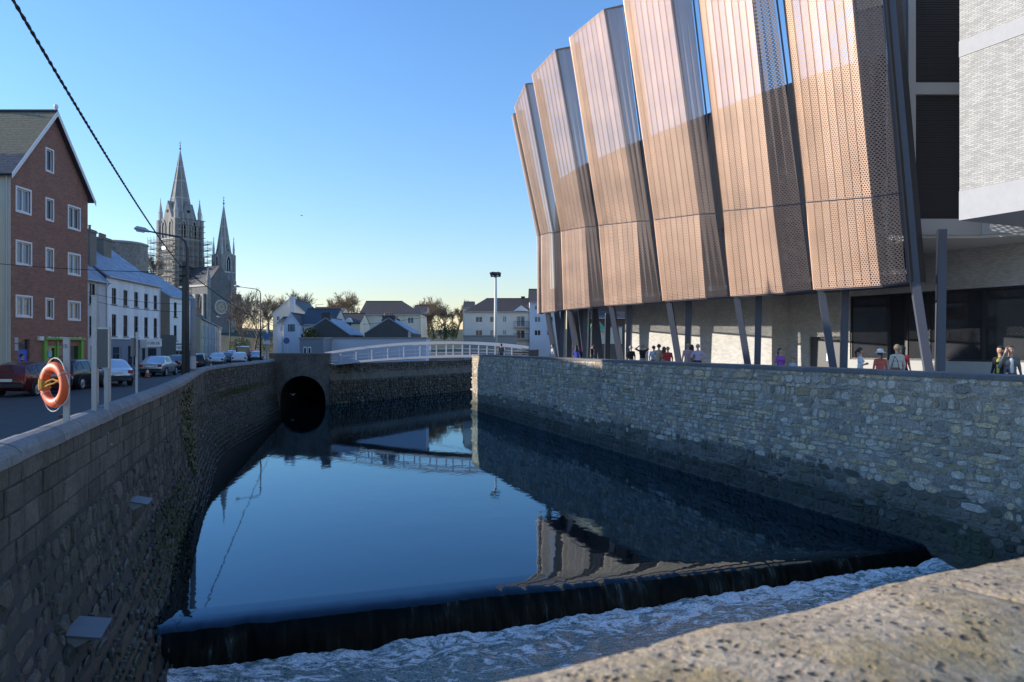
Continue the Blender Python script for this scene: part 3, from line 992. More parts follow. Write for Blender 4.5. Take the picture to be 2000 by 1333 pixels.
def window(parent, o, dep=.14, frame=None, pane=None, style='sash', sill=None, fw=.06, xf=None, name='window'):
    """frame mesh with bars, plus pane and sill as sub-parts; xf maps local facade coords to parent coords"""
    frame = frame or M_WHITE; pane = pane or M_GLASS
    x0, x1, z0, z1 = o[:4]
    g = MB(); y0, y1 = dep - .09, dep - .03
    e = .004
    g.b2(x0 + e, x0 + fw, y0, y1, z0 + e, z1 - e); g.b2(x1 - fw, x1 - e, y0, y1, z0 + e, z1 - e)
    g.b2(x0 + fw, x1 - fw, y0, y1, z0 + e, z0 + fw); g.b2(x0 + fw, x1 - fw, y0, y1, z1 - fw, z1 - e)
    xm, zm = (x0 + x1) / 2, (z0 + z1) / 2
    if style == 'sash':
        g.b2(x0 + fw, x1 - fw, y0 - .01, y1 - .005, zm - .03, zm + .03)
        g.b2(xm - .012, xm + .012, y0 + .01, y1 - .01, z0 + fw, zm - .03); g.b2(xm - .012, xm + .012, y0 + .01, y1 - .01, zm + .03, z1 - fw)
    elif style == 'case':
        g.b2(xm - .035, xm + .035, y0 - .005, y1 - .005, z0 + fw, z1 - fw)
    elif style == 'tri':
        for q in (1 / 3, 2 / 3):
            xx = lerp(x0, x1, q); g.b2(xx - .03, xx + .03, y0 - .005, y1 - .005, z0 + fw, z1 - fw)
    elif style == 'trim':
        g.b2(xm - .03, xm + .03, y0 - .005, y1 - .005, z0 + fw, z1 - fw)
        t = .10
        g.b2(x0 - t, x0 - .001, -.03, .05, z0 - t, z1 + t); g.b2(x1 + .001, x1 + t, -.03, .05, z0 - t, z1 + t)
        g.b2(x0 - .001, x1 + .001, -.03, .05, z1 + .001, z1 + t); g.b2(x0 - .001, x1 + .001, -.03, .05, z0 - t, z0 - .001)
        # white reveal
        g.b2(x0 + .001, x0 + .02, .05, y0, z0, z1); g.b2(x1 - .02, x1 - .001, .05, y0, z0, z1)
    elif style == 'trim1':
        t = .09
        g.b2(x0 - t, x0 - .001, -.03, .05, z0 - t, z1 + t); g.b2(x1 + .001, x1 + t, -.03, .05, z0 - t, z1 + t)
        g.b2(x0 - .001, x1 + .001, -.03, .05, z1 + .001, z1 + t); g.b2(x0 - .001, x1 + .001, -.03, .05, z0 - t, z0 - .001)
        g.b2(x0 + .001, x0 + .02, .05, y0, z0, z1); g.b2(x1 - .02, x1 - .001, .05, y0, z0, z1)
    def T(g):
        if xf: g.v = [tuple(xf @ Vector(v)) for v in g.v]
        return g
    w = T(g).build(name, frame, parent)
    g = MB(); g.quad((x0, dep - .035, z0), (x1, dep - .035, z0), (x1, dep - .035, z1), (x0, dep - .035, z1))
    T(g).build('pane', pane, w)
    if sill:
        g = MB(); g.b2(x0 - .08, x1 + .08, -.09, dep - .1, z0 - .09, z0 - .003); T(g).build('sill', sill, w)
    return w

def slab(g, a, b, c, d, th, mi=0, uvscale=1.0):
    """roof slope: a,b eave ends, c,d ridge ends; thickness downward"""
    a, b, c, d = (Vector(q) for q in (a, b, c, d))
    n = (b - a).cross(d - a).normalized()
    if n.z < 0: n = -n
    lo = [q - n * th for q in (a, b, c, d)]
    L = (b - a).length; H = (d - a).length
    off = (d - a).dot((b - a).normalized()); off2 = (c - a).dot((b - a).normalized())
    g.add([a, b, c, d], [(0, 1, 2, 3)], mi, [(0, 0), (L, 0), (off2, H), (off, H)])
    g.add([a, b, c, d] + lo, [(7, 6, 5, 4), (0, 1, 5, 4), (1, 2, 6, 5), (2, 3, 7, 6), (3, 0, 4, 7)], mi, [(0, 0)] * 8)

def chimney(parent, x, y, z0, z1, w, d, m, pots=3, potm=None, name='chimney'):
    g = MB(); g.box((x, y, (z0 + z1) / 2), (w, d, z1 - z0)); g.box((x, y, z1 - .05), (w + .14, d + .14, .14)); g.box((x, y, z1 + .06), (w + .04, d + .04, .08))
    c = g.build(name, m, parent)
    for i in range(pots):
        g = MB(); q = (i + .5) / pots - .5
        px, py = (x + q * w * .85, y) if w > d else (x, y + q * d * .85)
        g.lathe([(.11, 0), (.09, .3), (.12, .32), (.12, .38), (.07, .38)], 8, (px, py, z1 + .09)); g.build('chimney_pot', potm or M_POT, c)
M_POT = mat('terracotta_pot', (.30, .17, .10), .85, var=.2)
M_FASCIA = mat('fascia_paint', (.5, .5, .5), .6, var=.08, bmp=0)

def house(name, label, cat, loc, rz, w, d, eave, ridge, wallm, roofm, ops=(), gable='x', style='sash', frame=None, sill=None, over=.22,
          side0=(), side1=(), gutter=True, panes=None, fascia=None, flank=None, group=None, rfront=None, overg=None, hip=(0, 0)):
    """front: x 0..w at y=0 facing -y; gable='x' ridge parallel to the front, 'y' gable to the front"""
    t = thing(name, label, cat, loc, rz, group)
    rp = random.Random(hash(name + label) % 99991 if False else sum(map(ord, label)))
    panes = panes or [M_GLASS, M_GLASS, M_GLASS_PALE]
    if gable == 'x':
        ftop = lambda x: eave
        fb_ = []
        gtop = lambda y: lerp(eave, ridge, 1 - abs(y - d / 2) / (d / 2))
    else:
        ftop = lambda x: lerp(eave, ridge, 1 - abs(x - w / 2) / (w / 2)); fb_ = [w / 2]
        gtop = lambda y: eave
    if hip[0] or hip[1]:
        gtop = lambda y: eave
    f = Facade(); f.wall(w, ftop, fb_, ops)
    # back
    b = Facade(); b.wall(w, ftop, fb_, [])
    b.v = [(w - x, d - y, z) for x, y, z in b.v]
    f.build('wall', wallm, t, recalc=False, boxuv=True)
    b.build('rear_wall', wallm, t, recalc=False, boxuv=True)
    for sx, sops in ((0, side0), (w, side1)):
        s = Facade(); s.wall(d, gtop, [d / 2] if gable == 'x' and not (hip[0] or hip[1]) else [], sops)
        s.v = [(0 + y, d - x, z) for x, y, z in s.v] if sx == 0 else [(w - y, x, z) for x, y, z in s.v]
        s.build('flank_wall', flank or wallm, t, recalc=False, boxuv=False)
        for o in sops:
            xf = Matrix(((0, 1, 0, 0), (-1, 0, 0, d), (0, 0, 1, 0), (0, 0, 0, 1))) if sx == 0 else Matrix(((0, -1, 0, w), (1, 0, 0, 0), (0, 0, 1, 0), (0, 0, 0, 1)))
            window(t, o, frame=frame, pane=rp.choice(panes), style=style, sill=sill, xf=xf)
    for o in ops:
        if len(o) > 4 and o[4] in ('none',):
            continue
        window(t, o, frame=frame, pane=rp.choice(panes), style=(o[4] if len(o) > 4 else style), sill=sill)
    g = MB(); th = .12; e = over; og = overg if overg is not None else .06
    if gable == 'x':
        k = (ridge - eave) / (d / 2); h0, h1 = hip
        slab(g, (-og, -e, eave - e * k + th), (w + og, -e, eave - e * k + th), (w + og - h1, d / 2, ridge + th), (-og + h0, d / 2, ridge + th), th)
        slab(g, (w + og, d + e, eave - e * k + th), (-og, d + e, eave - e * k + th), (-og + h0, d / 2, ridge + th), (w + og - h1, d / 2, ridge + th), th)
        if h0: slab(g, (-og, d + e, eave - e * k + th), (-og, -e, eave - e * k + th), (-og + h0, d / 2, ridge + th), (-og + h0, d / 2, ridge + th), th)
        if h1: slab(g, (w + og, -e, eave - e * k + th), (w + og, d + e, eave - e * k + th), (w + og - h1, d / 2, ridge + th), (w + og - h1, d / 2, ridge + th), th)
    else:
        k = (ridge - eave) / (w / 2)
        slab(g, (-e, d + og, eave - e * k + th), (-e, -og, eave - e * k + th), (w / 2, -og, ridge + th), (w / 2, d + og, ridge + th), th)
        slab(g, (w + e, -og, eave - e * k + th), (w + e, d + og, eave - e * k + th), (w / 2, d + og, ridge + th), (w / 2, -og, ridge + th), th)
    rf = g.build('roof', roofm, t, recalc=True)
    g = MB()
    if gable == 'x':
        g.tube([(-og + .02 + hip[0], d / 2, ridge + th + .02), (w + og - .02 - hip[1], d / 2, ridge + th + .02)], .09, 6)
    else:
        g.tube([(w / 2, -og + .02, ridge + th + .02), (w / 2, d + og - .02, ridge + th + .02)], .09, 6)
    g.build('ridge_tiles', roofm if roofm is not M_SLATE_FROST else M_SLATE, rf)
    if gutter:
        g = MB()
        if gable == 'x':
            zt = eave - e * k + th - .06
            g.tube([(-og, -e - .05, zt), (w + og, -e - .05, zt)], .055, 6); g.tube([(w - .15, -e - .04, zt), (w - .15, -.06, zt - .3), (w - .15, -.06, .1)], .04, 6)
        else:
            # bargeboards along the front gable
            for sx in (-1, 1):
                x0 = w / 2 + sx * (w / 2 + e); z0 = eave - e * k
                x1 = w / 2 + sx * .001
                ps = []
                for yy in (-og - .03, -og + .0):
                    ps += [(x0, yy, z0 - .14), (x1, yy, ridge - .14), (x1, yy, ridge + th + .03), (x0, yy, z0 + th + .03)]
                g.hexa(ps)
        g.build('gutter' if gable == 'x' else 'bargeboard', fascia or M_FASCIA, t)
    return t

def text_obj(parent, body, size, loc, rot, m, name='lettering', align='CENTER', sx=1.0):
    c = bpy.data.curves.new(name, 'FONT'); c.body = body; c.size = size; c.extrude = .004; c.align_x = align; c.align_y = 'CENTER'
    o = bpy.data.objects.new(name, c)
    dg = bpy.context.evaluated_depsgraph_get()
    COL.objects.link(o)
    bpy.context.view_layer.update()
    me = bpy.data.meshes.new_from_object(o.evaluated_get(bpy.context.evaluated_depsgraph_get()))
    bpy.data.objects.remove(o)
    me.materials.clear(); me.materials.append(m)
    q = put(name, me, parent, loc, rot, (sx, 1, 1))
    return q
M_INK = mat('dark_lettering', (.03, .03, .05), .6, var=.05, bmp=0)

# ------------------------------------------------------------------ left street
# brick gable block with green shop
bx, by = -26.0, 38.5
Wb, eaveb, ridgeb = 7.0, 11.35, 15.35
ops = []
def zpx(px, py):           # height on the brick facade from its place in the picture
    y = bx * FPX / (px - 1000)
    return EYE + (676 - py) / FPX * y
def ypx(px): return bx * FPX / (px - 1000) - by
for (xa, xb, ya, yb, st) in ((30, 61, 367, 418, 'trim'), (88, 105, 387, 433, 'trim1'), (132, 157, 403, 450, 'trim'),
                             (30, 62, 471, 520, 'trim'), (88, 105, 484, 530, 'trim1'), (132, 157, 495, 539, 'trim'),
                             (30, 63, 577, 621, 'trim'), (88, 105, 582, 625, 'trim1'), (132, 157, 588, 627, 'trim'),
                             (88, 105, 290, 338, 'trim1')):
    xm = (xa + xb) / 2; ym = (ya + yb) / 2
    hh = (yb - ya) / FPX * (bx * FPX / (xm - 1000)) * -1
    zc = zpx(xm, ym); hh = abs(hh)
    ops.append((ypx(xa) + .1, ypx(xb) - .1, zc - hh / 2 + .1, zc + hh / 2 - .1, st))
shop = (ypx(83) , ypx(160), 0.16, zpx(120, 660))
door = (ypx(36), ypx(58), .16, 2.55)
ops2 = ops + [(shop[0] + .25, shop[1] - .25, .16, zpx(120, 676), 'none'), (door[0], door[1], .16, door[3], 'none')]
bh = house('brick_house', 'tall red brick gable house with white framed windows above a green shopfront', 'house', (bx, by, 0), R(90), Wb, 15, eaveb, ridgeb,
           M_BRICK, M_SLATE_SUN, ops2, gable='y', style='trim', flank=M_CREAM, frame=M_WHITE, over=.35, overg=.3, fascia=M_WHITE, panes=[M_GLASS, M_GLASS_PALE])
# shopfront
M_GREEN = mat('green_paint', (.16, .36, .05), .45, var=.1, bmp=.05)
sf = MB(); x0, x1, zt = shop[0], shop[1], shop[3]
sf.b2(x0, x0 + .26, -.12, .12, .14, zt - .12); sf.b2(x1 - .26, x1, -.12, .12, .14, zt - .12)
sf.b2(x0 + .26, x1 - .26, -.10, .12, 2.62, 2.70); sf.b2(x0 - .05, x1 + .05, -.22, .1, zt - .12, zt); sf.b2(x0 + .26, x1 - .26, -.02, .12, .14, .5)
sf.b2(x0 + 1.25, x0 + 1.37, -.06, .12, .5, 2.62)
shopf = sf.build('shopfront', M_GREEN, bh)
g = MB(); g.b2(x0 + .3, x1 - .3, -.14, -.11, 2.72, zt - .14); sg = g.build('sign_board', M_WHITE, shopf)
text_obj(sg, "D O'Sullivan ELECTRICAL LTD", .33, ((x0 + x1) / 2, -.15, (2.72 + zt - .14) / 2), (R(90), 0, 0), M_INK, sx=.62)
g = MB(); g.quad((x0 + .26, .1, .5), (x1 - .26, .1, .5), (x1 - .26, .1, 2.62), (x0 + .26, .1, 2.62)); g.build('shop_window', glass_mat('shop_glass', (.025, .028, .03)), shopf)
g = MB(); g.b2(x0 + .32, x0 + .42, .0, .08, .16, 2.2); g.b2(x0 + 1.12, x0 + 1.22, .0, .08, .16, 2.2); g.b2(x0 + .42, x0 + 1.12, .0, .08, 2.08, 2.2); g.b2(x0 + .42, x0 + 1.12, 0, .08, .16, .75); g.build('shop_door', M_GREEN, shopf)
for q, (xx, zz_, w_, h_) in enumerate(((x0 + 1.7, 2.3, .5, .3), (x0 + .8, 1.75, .34, .34), (x1 - .9, 2.32, .42, .26), (x0 + 1.8, 1.1, .3, .25), (x1 - 1.1, 1.3, .3, .4), (x0 + 2.2, .9, .4, .35))):
    g = MB(); g.b2(xx - w_ / 2, xx + w_ / 2, .07, .09, zz_ - h_ / 2, zz_ + h_ / 2)
    g.build('poster', mat('poster_%d' % q, ((.5, .6, .65), (.25, .55, .6), (.3, .55, .45), (.5, .45, .4), (.3, .08, .06), (.4, .4, .45))[q], .7, var=.3, scale=9, bmp=0), shopf)
# blue door in a recess
g = MB(); g.b2(door[0] + .05, door[1] - .05, .10, .15, .16, 2.0); dd = g.build('door', mat('blue_paint', (.03, .09, .55), .4, var=.1, bmp=.03), bh)
g = MB(); g.b2(door[1] - .22, door[1] - .14, .06, .10, 1.05, 1.2); g.build('handle', M_GALV, dd)
g = MB(); g.quad((door[0], .13, 2.0), (door[1], .13, 2.0), (door[1], .13, door[3]), (door[0], .13, door[3])); g.build('fanlight', M_GLASS, dd)
g = MB(); g.b2(shop[0] - .45, shop[0] - .1, -.16, -.01, 2.5, 2.72); g.build('alarm_box', M_WHITE, bh)
for zz_, h_ in ((2.35, .3), (1.95, .34)):
    g = MB(); g.b2(.28, .55, -.03, -.005, zz_, zz_ + h_); g.build('wall_plate', mat('grey_plate', (.4, .42, .44), .6, var=.1, bmp=0), bh)
for xx in (Wb / 2,):
    g = MB(); g.lathe([(.05, 0), (.09, .1), (.13, .22), (.1, .33), (.03, .36)], 8, (xx, -.2, ridgeb + .16)); g.build('finial', M_WHITE, bh)
    g = MB(); g.lathe([(.05, 0), (.09, .1), (.13, .22), (.1, .33), (.03, .36)], 8, (xx, 3.2, ridgeb + .16)); g.build('finial', M_WHITE, bh)
g = MB(); g.tube([(-.10, .16, eaveb - .2), (-.10, .16, .1)], .05, 6); g.build('downpipe', M_FASCIA, bh)

# unseen cream house added beyond the left edge to shade the quay wall
house('unseen_shade_house', 'cream rendered terraced house just beyond the left edge beside the brick gable', 'house', (-27.3, 17.4, 0), R(90), 20.9, 10, 10.4, 13.8, M_CREAM, M_SLATE,  # added unseen house, there to shade the quay wall
      [(1.5 + 3.4 * i, 2.6 + 3.4 * i, z0, z0 + 1.5) for i in range(6) for z0 in (.9, 3.8, 6.9)], sill=M_CONC)

# narrow grey house
nh_o = [(7.6 + 2.4 * i, 8.45 + 2.4 * i, z0, z0 + h) for i in range(2) for z0, h in ((5.35, 1.55), (2.95, 1.5))]
nh = house('narrow_house', 'narrow pale grey terraced house squeezed beside the brick gable', 'house', (-31.13, 45.6, 0), R(93), 12.7, 9, 7.25, 11.6, M_GREYWALL, M_SLATE_FROST,
           nh_o + [(8.4, 9.3, .15, 2.2), (10.2, 11.4, .9, 2.2)], frame=M_FRAME_DK, sill=M_CONC, panes=[M_GLASS])
# funeral home
fo = []
for i in range(5):
    x = .95 + 2.16 * i
    fo.append((x, x + .82, 5.55, 6.85)); fo.append((x, x + .82, 2.98, 4.75))
fh = house('shop_house', 'long white three storey terraced house with ten sash windows and a white fascia sign', 'house', (-31.9, 58.4, 0), R(95.3), 11.1, 9.5, 7.75, 11.3, M_WHITEWALL, M_SLATE_FROST,
           fo, frame=M_FRAME_DK, sill=M_CONC, panes=[M_GLASS], flank=M_DKWALL)
M_SHOPGREY = mat('slate_blue_paint', (.16, .19, .25), .55, var=.12, bmp=.05)
g = MB(); g.b2(.1, 6.2, -.10, -.004, .14, 2.72); pan = g.build('shopfront', M_SHOPGREY, fh)
g = MB(); g.b2(.05, 11.0, -.2, -.004, 2.74, 2.86); g.build('cornice', M_WHITE, pan)
for i, (xa, xb, za, zb) in enumerate(((.9, 2.0, .5, 2.1), (2.4, 3.3, .16, 2.1), (3.8, 4.5, .16, 2.2), (4.9, 5.8, .5, 2.1))):
    g = MB(); g.b2(xa, xb, -.13, -.105, za, zb); g.build('shop_door' if i in (1, 2) else 'shop_window', M_GLASS if i != 1 else M_SHOPGREY, pan)
g = MB(); g.b2(6.25, 11.0, -.10, -.004, .14, 2.1); pr = g.build('shopfront', mat('grey_shop_paint', (.26, .27, .29), .6, var=.12, bmp=.05), fh)
for (xa, xb) in ((6.7, 7.3), (8.0, 9.9)):
    g = MB(); g.b2(xa, xb, -.12, -.105, .2, 2.0); g.build('shop_door', M_GLASS, pr)
g = MB(); g.b2(6.3, 11.0, -.19, -.105, 2.14, 2.70); sg = g.build('sign_board', M_WHITE, fh)
text_obj(sg, "FORDES FUNERAL HOME", .40, (8.65, -.195, 2.43), (R(90), 0, 0), M_INK, sx=.82)
g = MB(); g.b2(6.0, 6.12, -.75, -.2, 2.05, 2.75); hs = g.build('hanging_sign', M_WHITE, fh)
chimney(fh, -.1, 1.7, 8.0, 11.2, 1.1, 1.5, M_FLANK, 4)
chimney(fh, 6.6, 3.2, 8.6, 11.5, 1.5, .9, M_FLANK, 5)
# white shop house (third)
h3o = []
for i in range(2):
    x = .85 + 2.6 * i
    h3o += [(x, x + .62, 5.2, 6.75), (x, x + .62, 2.75, 4.35)]
h3 = house('corner_house', 'bright white house with a stained brown flank behind the street pole', 'house', (-35.3, 76.6, 0), R(88), 5.4, 9, 7.3, 10.0, M_WHITE, M_SLATE_FROST, h3o, frame=M_FRAME_DK, sill=M_FRAME_DK,  # the flank is uneven dark brown render
           panes=[M_GLASS], flank=M_FLANK, side0=[(6.6, 7.9, 5.0, 6.4), (6.6, 7.9, 2.2, 3.9)])
g = MB(); g.b2(.25, 5.2, -.1, -.004, .14, 2.45); s3 = g.build('shopfront', mat('brown_shop_paint', (.12, .085, .06), .6, var=.15, bmp=.05), h3)
for (xa, xb) in ((.6, 1.5), (2.0, 2.9), (3.6, 4.9)):
    g = MB(); g.b2(xa, xb, -.12, -.105, .2, 1.6); g.build('shop_window', M_GLASS, s3)
g = MB(); g.b2(.6, 5.0, -.16, -.105, 1.72, 2.3); sg = g.build('sign_board', M_WHITE, s3)
M_REDINK = mat('red_lettering', (.35, .05, .06), .6, var=.05, bmp=0)
text_obj(sg, "FORDES", .42, (1.7, -.165, 2.0), (R(90), 0, 0), M_INK, sx=.85); text_obj(sg, "HOME", .42, (4.2, -.165, 2.0), (R(90), 0, 0), M_REDINK, sx=.85)
# dark wall closing the gap between funeral home and corner house
g = MB(); g.b2(0, .3, 0, 6.2, 0, 3.3)
w_ = put('yard_wall', g.mesh('yard_wall', M_DKWALL), None, (-34.0, 70.2, 0), (0, 0, R(8))); tag(w_, 'dark rendered yard wall between the long white house and the corner house', 'wall')

# cottages running on towards the cathedral
cols = [(.46, .42, .30), (.34, .40, .38), (.42, .38, .34), (.30, .36, .40), (.50, .47, .38), (.36, .34, .33), (.44, .44, .42)]
names = ['cream', 'grey-green', 'buff', 'blue-grey', 'pale yellow', 'dull grey', 'off-white']
ordn = ['first', 'second', 'third', 'fourth', 'fifth', 'sixth', 'seventh']
p0 = Vector((-34.9, 83.2, 0)); dr = Vector((-.325, .946, 0)).normalized()
for i in range(7):
    w = 6.6 + (i % 3) * .5
    mm = mat('cottage_render_%s' % 'abcdefg'[i], cols[i], .85, var=.12, scale=.7, bmp=.1)
    oo = [(1.0, 1.8, 3.2, 4.6), (w - 1.9, w - 1.1, 3.2, 4.6), (1.0, 2.0, .9, 2.2), (w - 2.0, w - 1.1, .15, 2.2)]
    c = house('cottage', '%s two storey cottage, %s along the low terrace past the corner house' % (names[i], ordn[i]), 'house', (p0.x, p0.y, 0), math.atan2(dr.y, dr.x), w - .01, 7.5, 5.3, 7.3, mm,
              M_SLATE_FROST, oo, frame=M_WHITE, sill=M_CONC, group='low terrace along the street', over=.15, overg=0)
    if i % 2 == 0:
        chimney(c, w - .4, 3.75, 6.6, 8.4, .7, 1.2, M_FLANK, 3)
    g = MB(); xw = w - .01
    g.b2(0, .16, -.03, -.004, 0.1, 5.2); g.build('quoin_strip', M_CREAM if i % 2 else M_WHITE, c)
    p0 = p0 + dr * w
# dark roofed house with white dormer behind the terrace
dh = house('dormer_house', 'dark roofed house with a white dormer rising behind the low terrace', 'house', (-46.5, 95.5, 0), R(109), 14, 8, 5.8, 8.8, M_DKWALL, M_TILE, [(2, 3, 3, 4.2), (6, 7, 3, 4.2)])
for xx in (5.0, 9.5):
    g = MB(); g.b2(xx, xx + 1.5, .5, 3.2, 6.3, 7.7); dm = g.build('dormer', M_WHITE, dh)
    g = MB(); g.b2(xx + .3, xx + 1.2, .46, .495, 6.6, 7.4); g.build('window', M_GLASS, dm)

# round stone bastion behind the roofs
bt_c = P(230, 676, 118)
rb = thing('round_tower', 'round grey stone fort bastion rising behind the slate roofs', 'tower', (bt_c.x, 118, 0))
g = MB(); rr_ = 4.3
g.lathe([(rr_ + .5, 0), (rr_ + .15, 12), (rr_, 17.9), (rr_, 18.2)], 40)
g.build('tower_wall', mat('fort_stone', (.19, .18, .165), .95, fine=(2.2, .5), var=.35, scale=1.2, bmp=1.0, bscale=5, stain=((.08, .08, .07), .5, (1, 1, .3), .6)), rb, smooth=True)
g = MB(); g.lathe([(rr_ + .12, 18.2), (rr_ + .16, 18.4), (rr_ - .3, 18.55), (0.3, 18.55)], 40); g.build('parapet_cap', M_CONC, rb)

# ------------------------------------------------------------------ cathedral
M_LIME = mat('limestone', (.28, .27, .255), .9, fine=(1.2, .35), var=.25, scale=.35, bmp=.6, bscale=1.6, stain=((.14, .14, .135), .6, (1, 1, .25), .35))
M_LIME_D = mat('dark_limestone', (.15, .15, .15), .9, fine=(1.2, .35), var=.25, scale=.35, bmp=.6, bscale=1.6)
M_LIME_L = mat('pale_limestone', (.50, .485, .45), .85, var=.15, scale=.5, bmp=.3)
M_LEAD = mat('cathedral_slate', (.06, .062, .07), .7, var=.2, scale=.3)
CY = 300.0; K = CY / FPX
def cz(py): return EYE + (676 - py) * K
def arch_panel(g, c, w, h, ax, out, d=.25):
    """pointed blind arch, a shallow dark slab; ax = along-wall unit vector, out = outward"""
    pts = [(-w / 2, 0), (w / 2, 0), (w / 2, h * .62), (w * .3, h * .84), (0, h), (-w * .3, h * .84), (-w / 2, h * .62)]
    a = [c + ax * x + Vector((0, 0, z)) + out * d for x, z in pts]; b = [c + ax * x + Vector((0, 0, z)) - out * .2 for x, z in pts]
    n = len(pts)
    g.add(a + b, [tuple(range(n))] + [(i, (i + 1) % n, n + (i + 1) % n, n + i) for i in range(n)])
def arch_ring(g, c, w, h, ax, out, t=.35, d=.45):
    o = [(-w / 2 - t, 0), (-w / 2 - t, h * .62), (-w * .3 - t * .8, h * .86 + t * .6), (0, h + t * 1.3), (w * .3 + t * .8, h * .86 + t * .6), (w / 2 + t, h * .62), (w / 2 + t, 0)]
    i_ = [(-w / 2, 0), (-w / 2, h * .62), (-w * .3, h * .84), (0, h), (w * .3, h * .84), (w / 2, h * .62), (w / 2, 0)]
    for k in range(6):
        q = []
        for dd in (d, -.1):
            for (x, z) in (o[k], o[k + 1], i_[k + 1], i_[k]):
                q.append(c + ax * x + Vector((0, 0, z)) + out * dd)
        g.hexa(q)
cath = thing('cathedral', 'grey stone gothic cathedral with two spires above the street roofs', 'cathedral', (0, 0, 0))
YAW = R(-33)
def tower(cx, half, z0, ztop, zs, spire_r, pin, pin_z, stages, yaw=YAW):
    c = Vector((cx, CY, 0)); ux = Vector((math.cos(yaw), math.sin(yaw), 0)); uy = Vector((-ux.y, ux.x, 0))
    g = MB()
    poly = [c + ux * a * half + uy * b * half for a, b in ((-1, -1), (1, -1), (1, 1), (-1, 1))]
    g.prism([(p.x, p.y) for p in poly], z0, ztop)
    tw = g.build('tower', M_LIME, cath)
    # corner buttresses, string courses
    for a, b in ((-1, -1), (1, -1), (1, 1), (-1, 1)):
        q = c + ux * a * half + uy * b * half; g = MB()
        g.box((q.x, q.y, lerp(z0, ztop, .35)), (half * .34, half * .34, (ztop - z0) * .7), yaw); g.box((q.x, q.y, lerp(z0, ztop, .82)), (half * .26, half * .26, (ztop - z0) * .34), yaw)
        g.build('buttress', M_LIME, tw)
    for zc in stages:
        g = MB(); g.box((c.x, c.y, zc), (half * 2 + .7, half * 2 + .7, .55), yaw); g.build('string_course', M_LIME_L, tw)
    # belfry lancets on each face
    hb = (ztop - stages[-1]) * .82
    for o, ax in ((-uy, ux), (ux, uy), (uy, ux), (-ux, uy)):
        for s in (-.42, .42) if half > 5 else (0,):
            w = half * (.36 if half > 5 else .62)
            g = MB(); arch_panel(g, c + o * half + ax * s * half + Vector((0, 0, stages[-1] + .6)), w, hb, ax, o, .06); g.build('lancet', M_DARKROOM, tw)
            g = MB(); arch_ring(g, c + o * half + ax * s * half + Vector((0, 0, stages[-1] + .6)), w, hb, ax, o, .28, .35)
            g.box(tuple(c + o * (half + .12) + ax * s * half + Vector((0, 0, stages[-1] + .6 + hb * .36))), (.22, .22, hb * .72), yaw)
            g.build('lancet_surround', M_LIME_L, tw)
        # gablet against the spire foot
        g = MB(); b0 = c + o * (half - .1) + Vector((0, 0, ztop)); hw = half * .52; gh = half * 1.25
        g.add([b0 - ax * hw, b0 + ax * hw, b0 + Vector((0, 0, gh)), b0 - ax * hw - o * 1.6, b0 + ax * hw - o * 1.6, b0 - o * 2.4 + Vector((0, 0, gh))], [(0, 1, 2), (1, 4, 5, 2), (4, 3, 5), (3, 0, 2, 5), (0, 3, 4, 1)])
        g.build('gablet', M_LIME, tw)
        g = MB(); g.lathe([(hw * .22, 0), (hw * .22, .12)], 10); 
        mtx = Matrix.Translation(b0 + o * .02 + Vector((0, 0, gh * .4))) @ o.to_track_quat('Z', 'Y').to_matrix().to_4x4()
        g.v = [tuple(mtx @ Vector(v)) for v in g.v]; g.build('oculus', M_DARKROOM, tw)
    # spire
    g = MB(); n = 8; prof = [(spire_r * 1.04, 0), (spire_r * .66, (zs - ztop) * .35), (spire_r * .34, (zs - ztop) * .67), (.12, zs - ztop)]
    g.lathe(prof, n, (c.x, c.y, ztop), 0, yaw + math.pi / 8)
    sp = g.build('spire', M_LIME, tw)
    g = MB()
    for k_ in range(8):
        a = 2 * math.pi * k_ / 8 + yaw + math.pi / 8
        g.tube([(c.x + spire_r * 1.06 * math.cos(a), c.y + spire_r * 1.06 * math.sin(a), ztop), (c.x, c.y, zs + .2)], [.2, .1], 5)
    for fr in (.3, .55, .75):
        rr2 = spire_r * (1 - fr) * 1.04
        g.lathe([(rr2 + .05, -.15), (rr2 + .12, 0), (rr2 + .05, .15)], 8, (c.x, c.y, lerp(ztop, zs, fr)), 0, yaw + math.pi / 8)
    g.build('rib', M_LIME_L, sp)
    g = MB(); g.lathe([(.15, 0), (.42, .5), (.15, 1.0), (.1, 1.6), (.32, 1.8), (.08, 2.1), (.06, 3.6)], 8, (c.x, c.y, zs - .1)); g.box((c.x, c.y, zs + 2.7), (.9, .14, .14), 0); g.build('finial', M_LIME_D, sp)
    for a, b in ((-1, -1), (1, -1), (1, 1), (-1, 1)):
        q = c + (ux * a + uy * b) * half * .93; g = MB(); r_ = pin
        g.lathe([(r_, -3.0), (r_, pin_z * .32), (r_ * 1.15, pin_z * .34), (r_ * .95, pin_z * .38), (.1, pin_z)], 8, (q.x, q.y, ztop))
        g.lathe([(.1, 0), (.26, .3), (.08, .6), (.06, 1.2)], 6, (q.x, q.y, ztop + pin_z - .1)); g.build('pinnacle', M_LIME_L, tw)
    return tw, c, ux, uy
XM = (352 - 1000) * K; XWt = (437 - 1000) * K
tw1, c1, ux, uy = tower(XM, 5.6, 3, cz(430), cz(293), 4.7, .85, 7.5, (cz(540), cz(500), cz(470)))
tw2, c2, _, _ = tower(XWt, 2.9, 3, cz(497), cz(400), 2.75, .42, 6.0, (cz(600), cz(560), cz(533)))
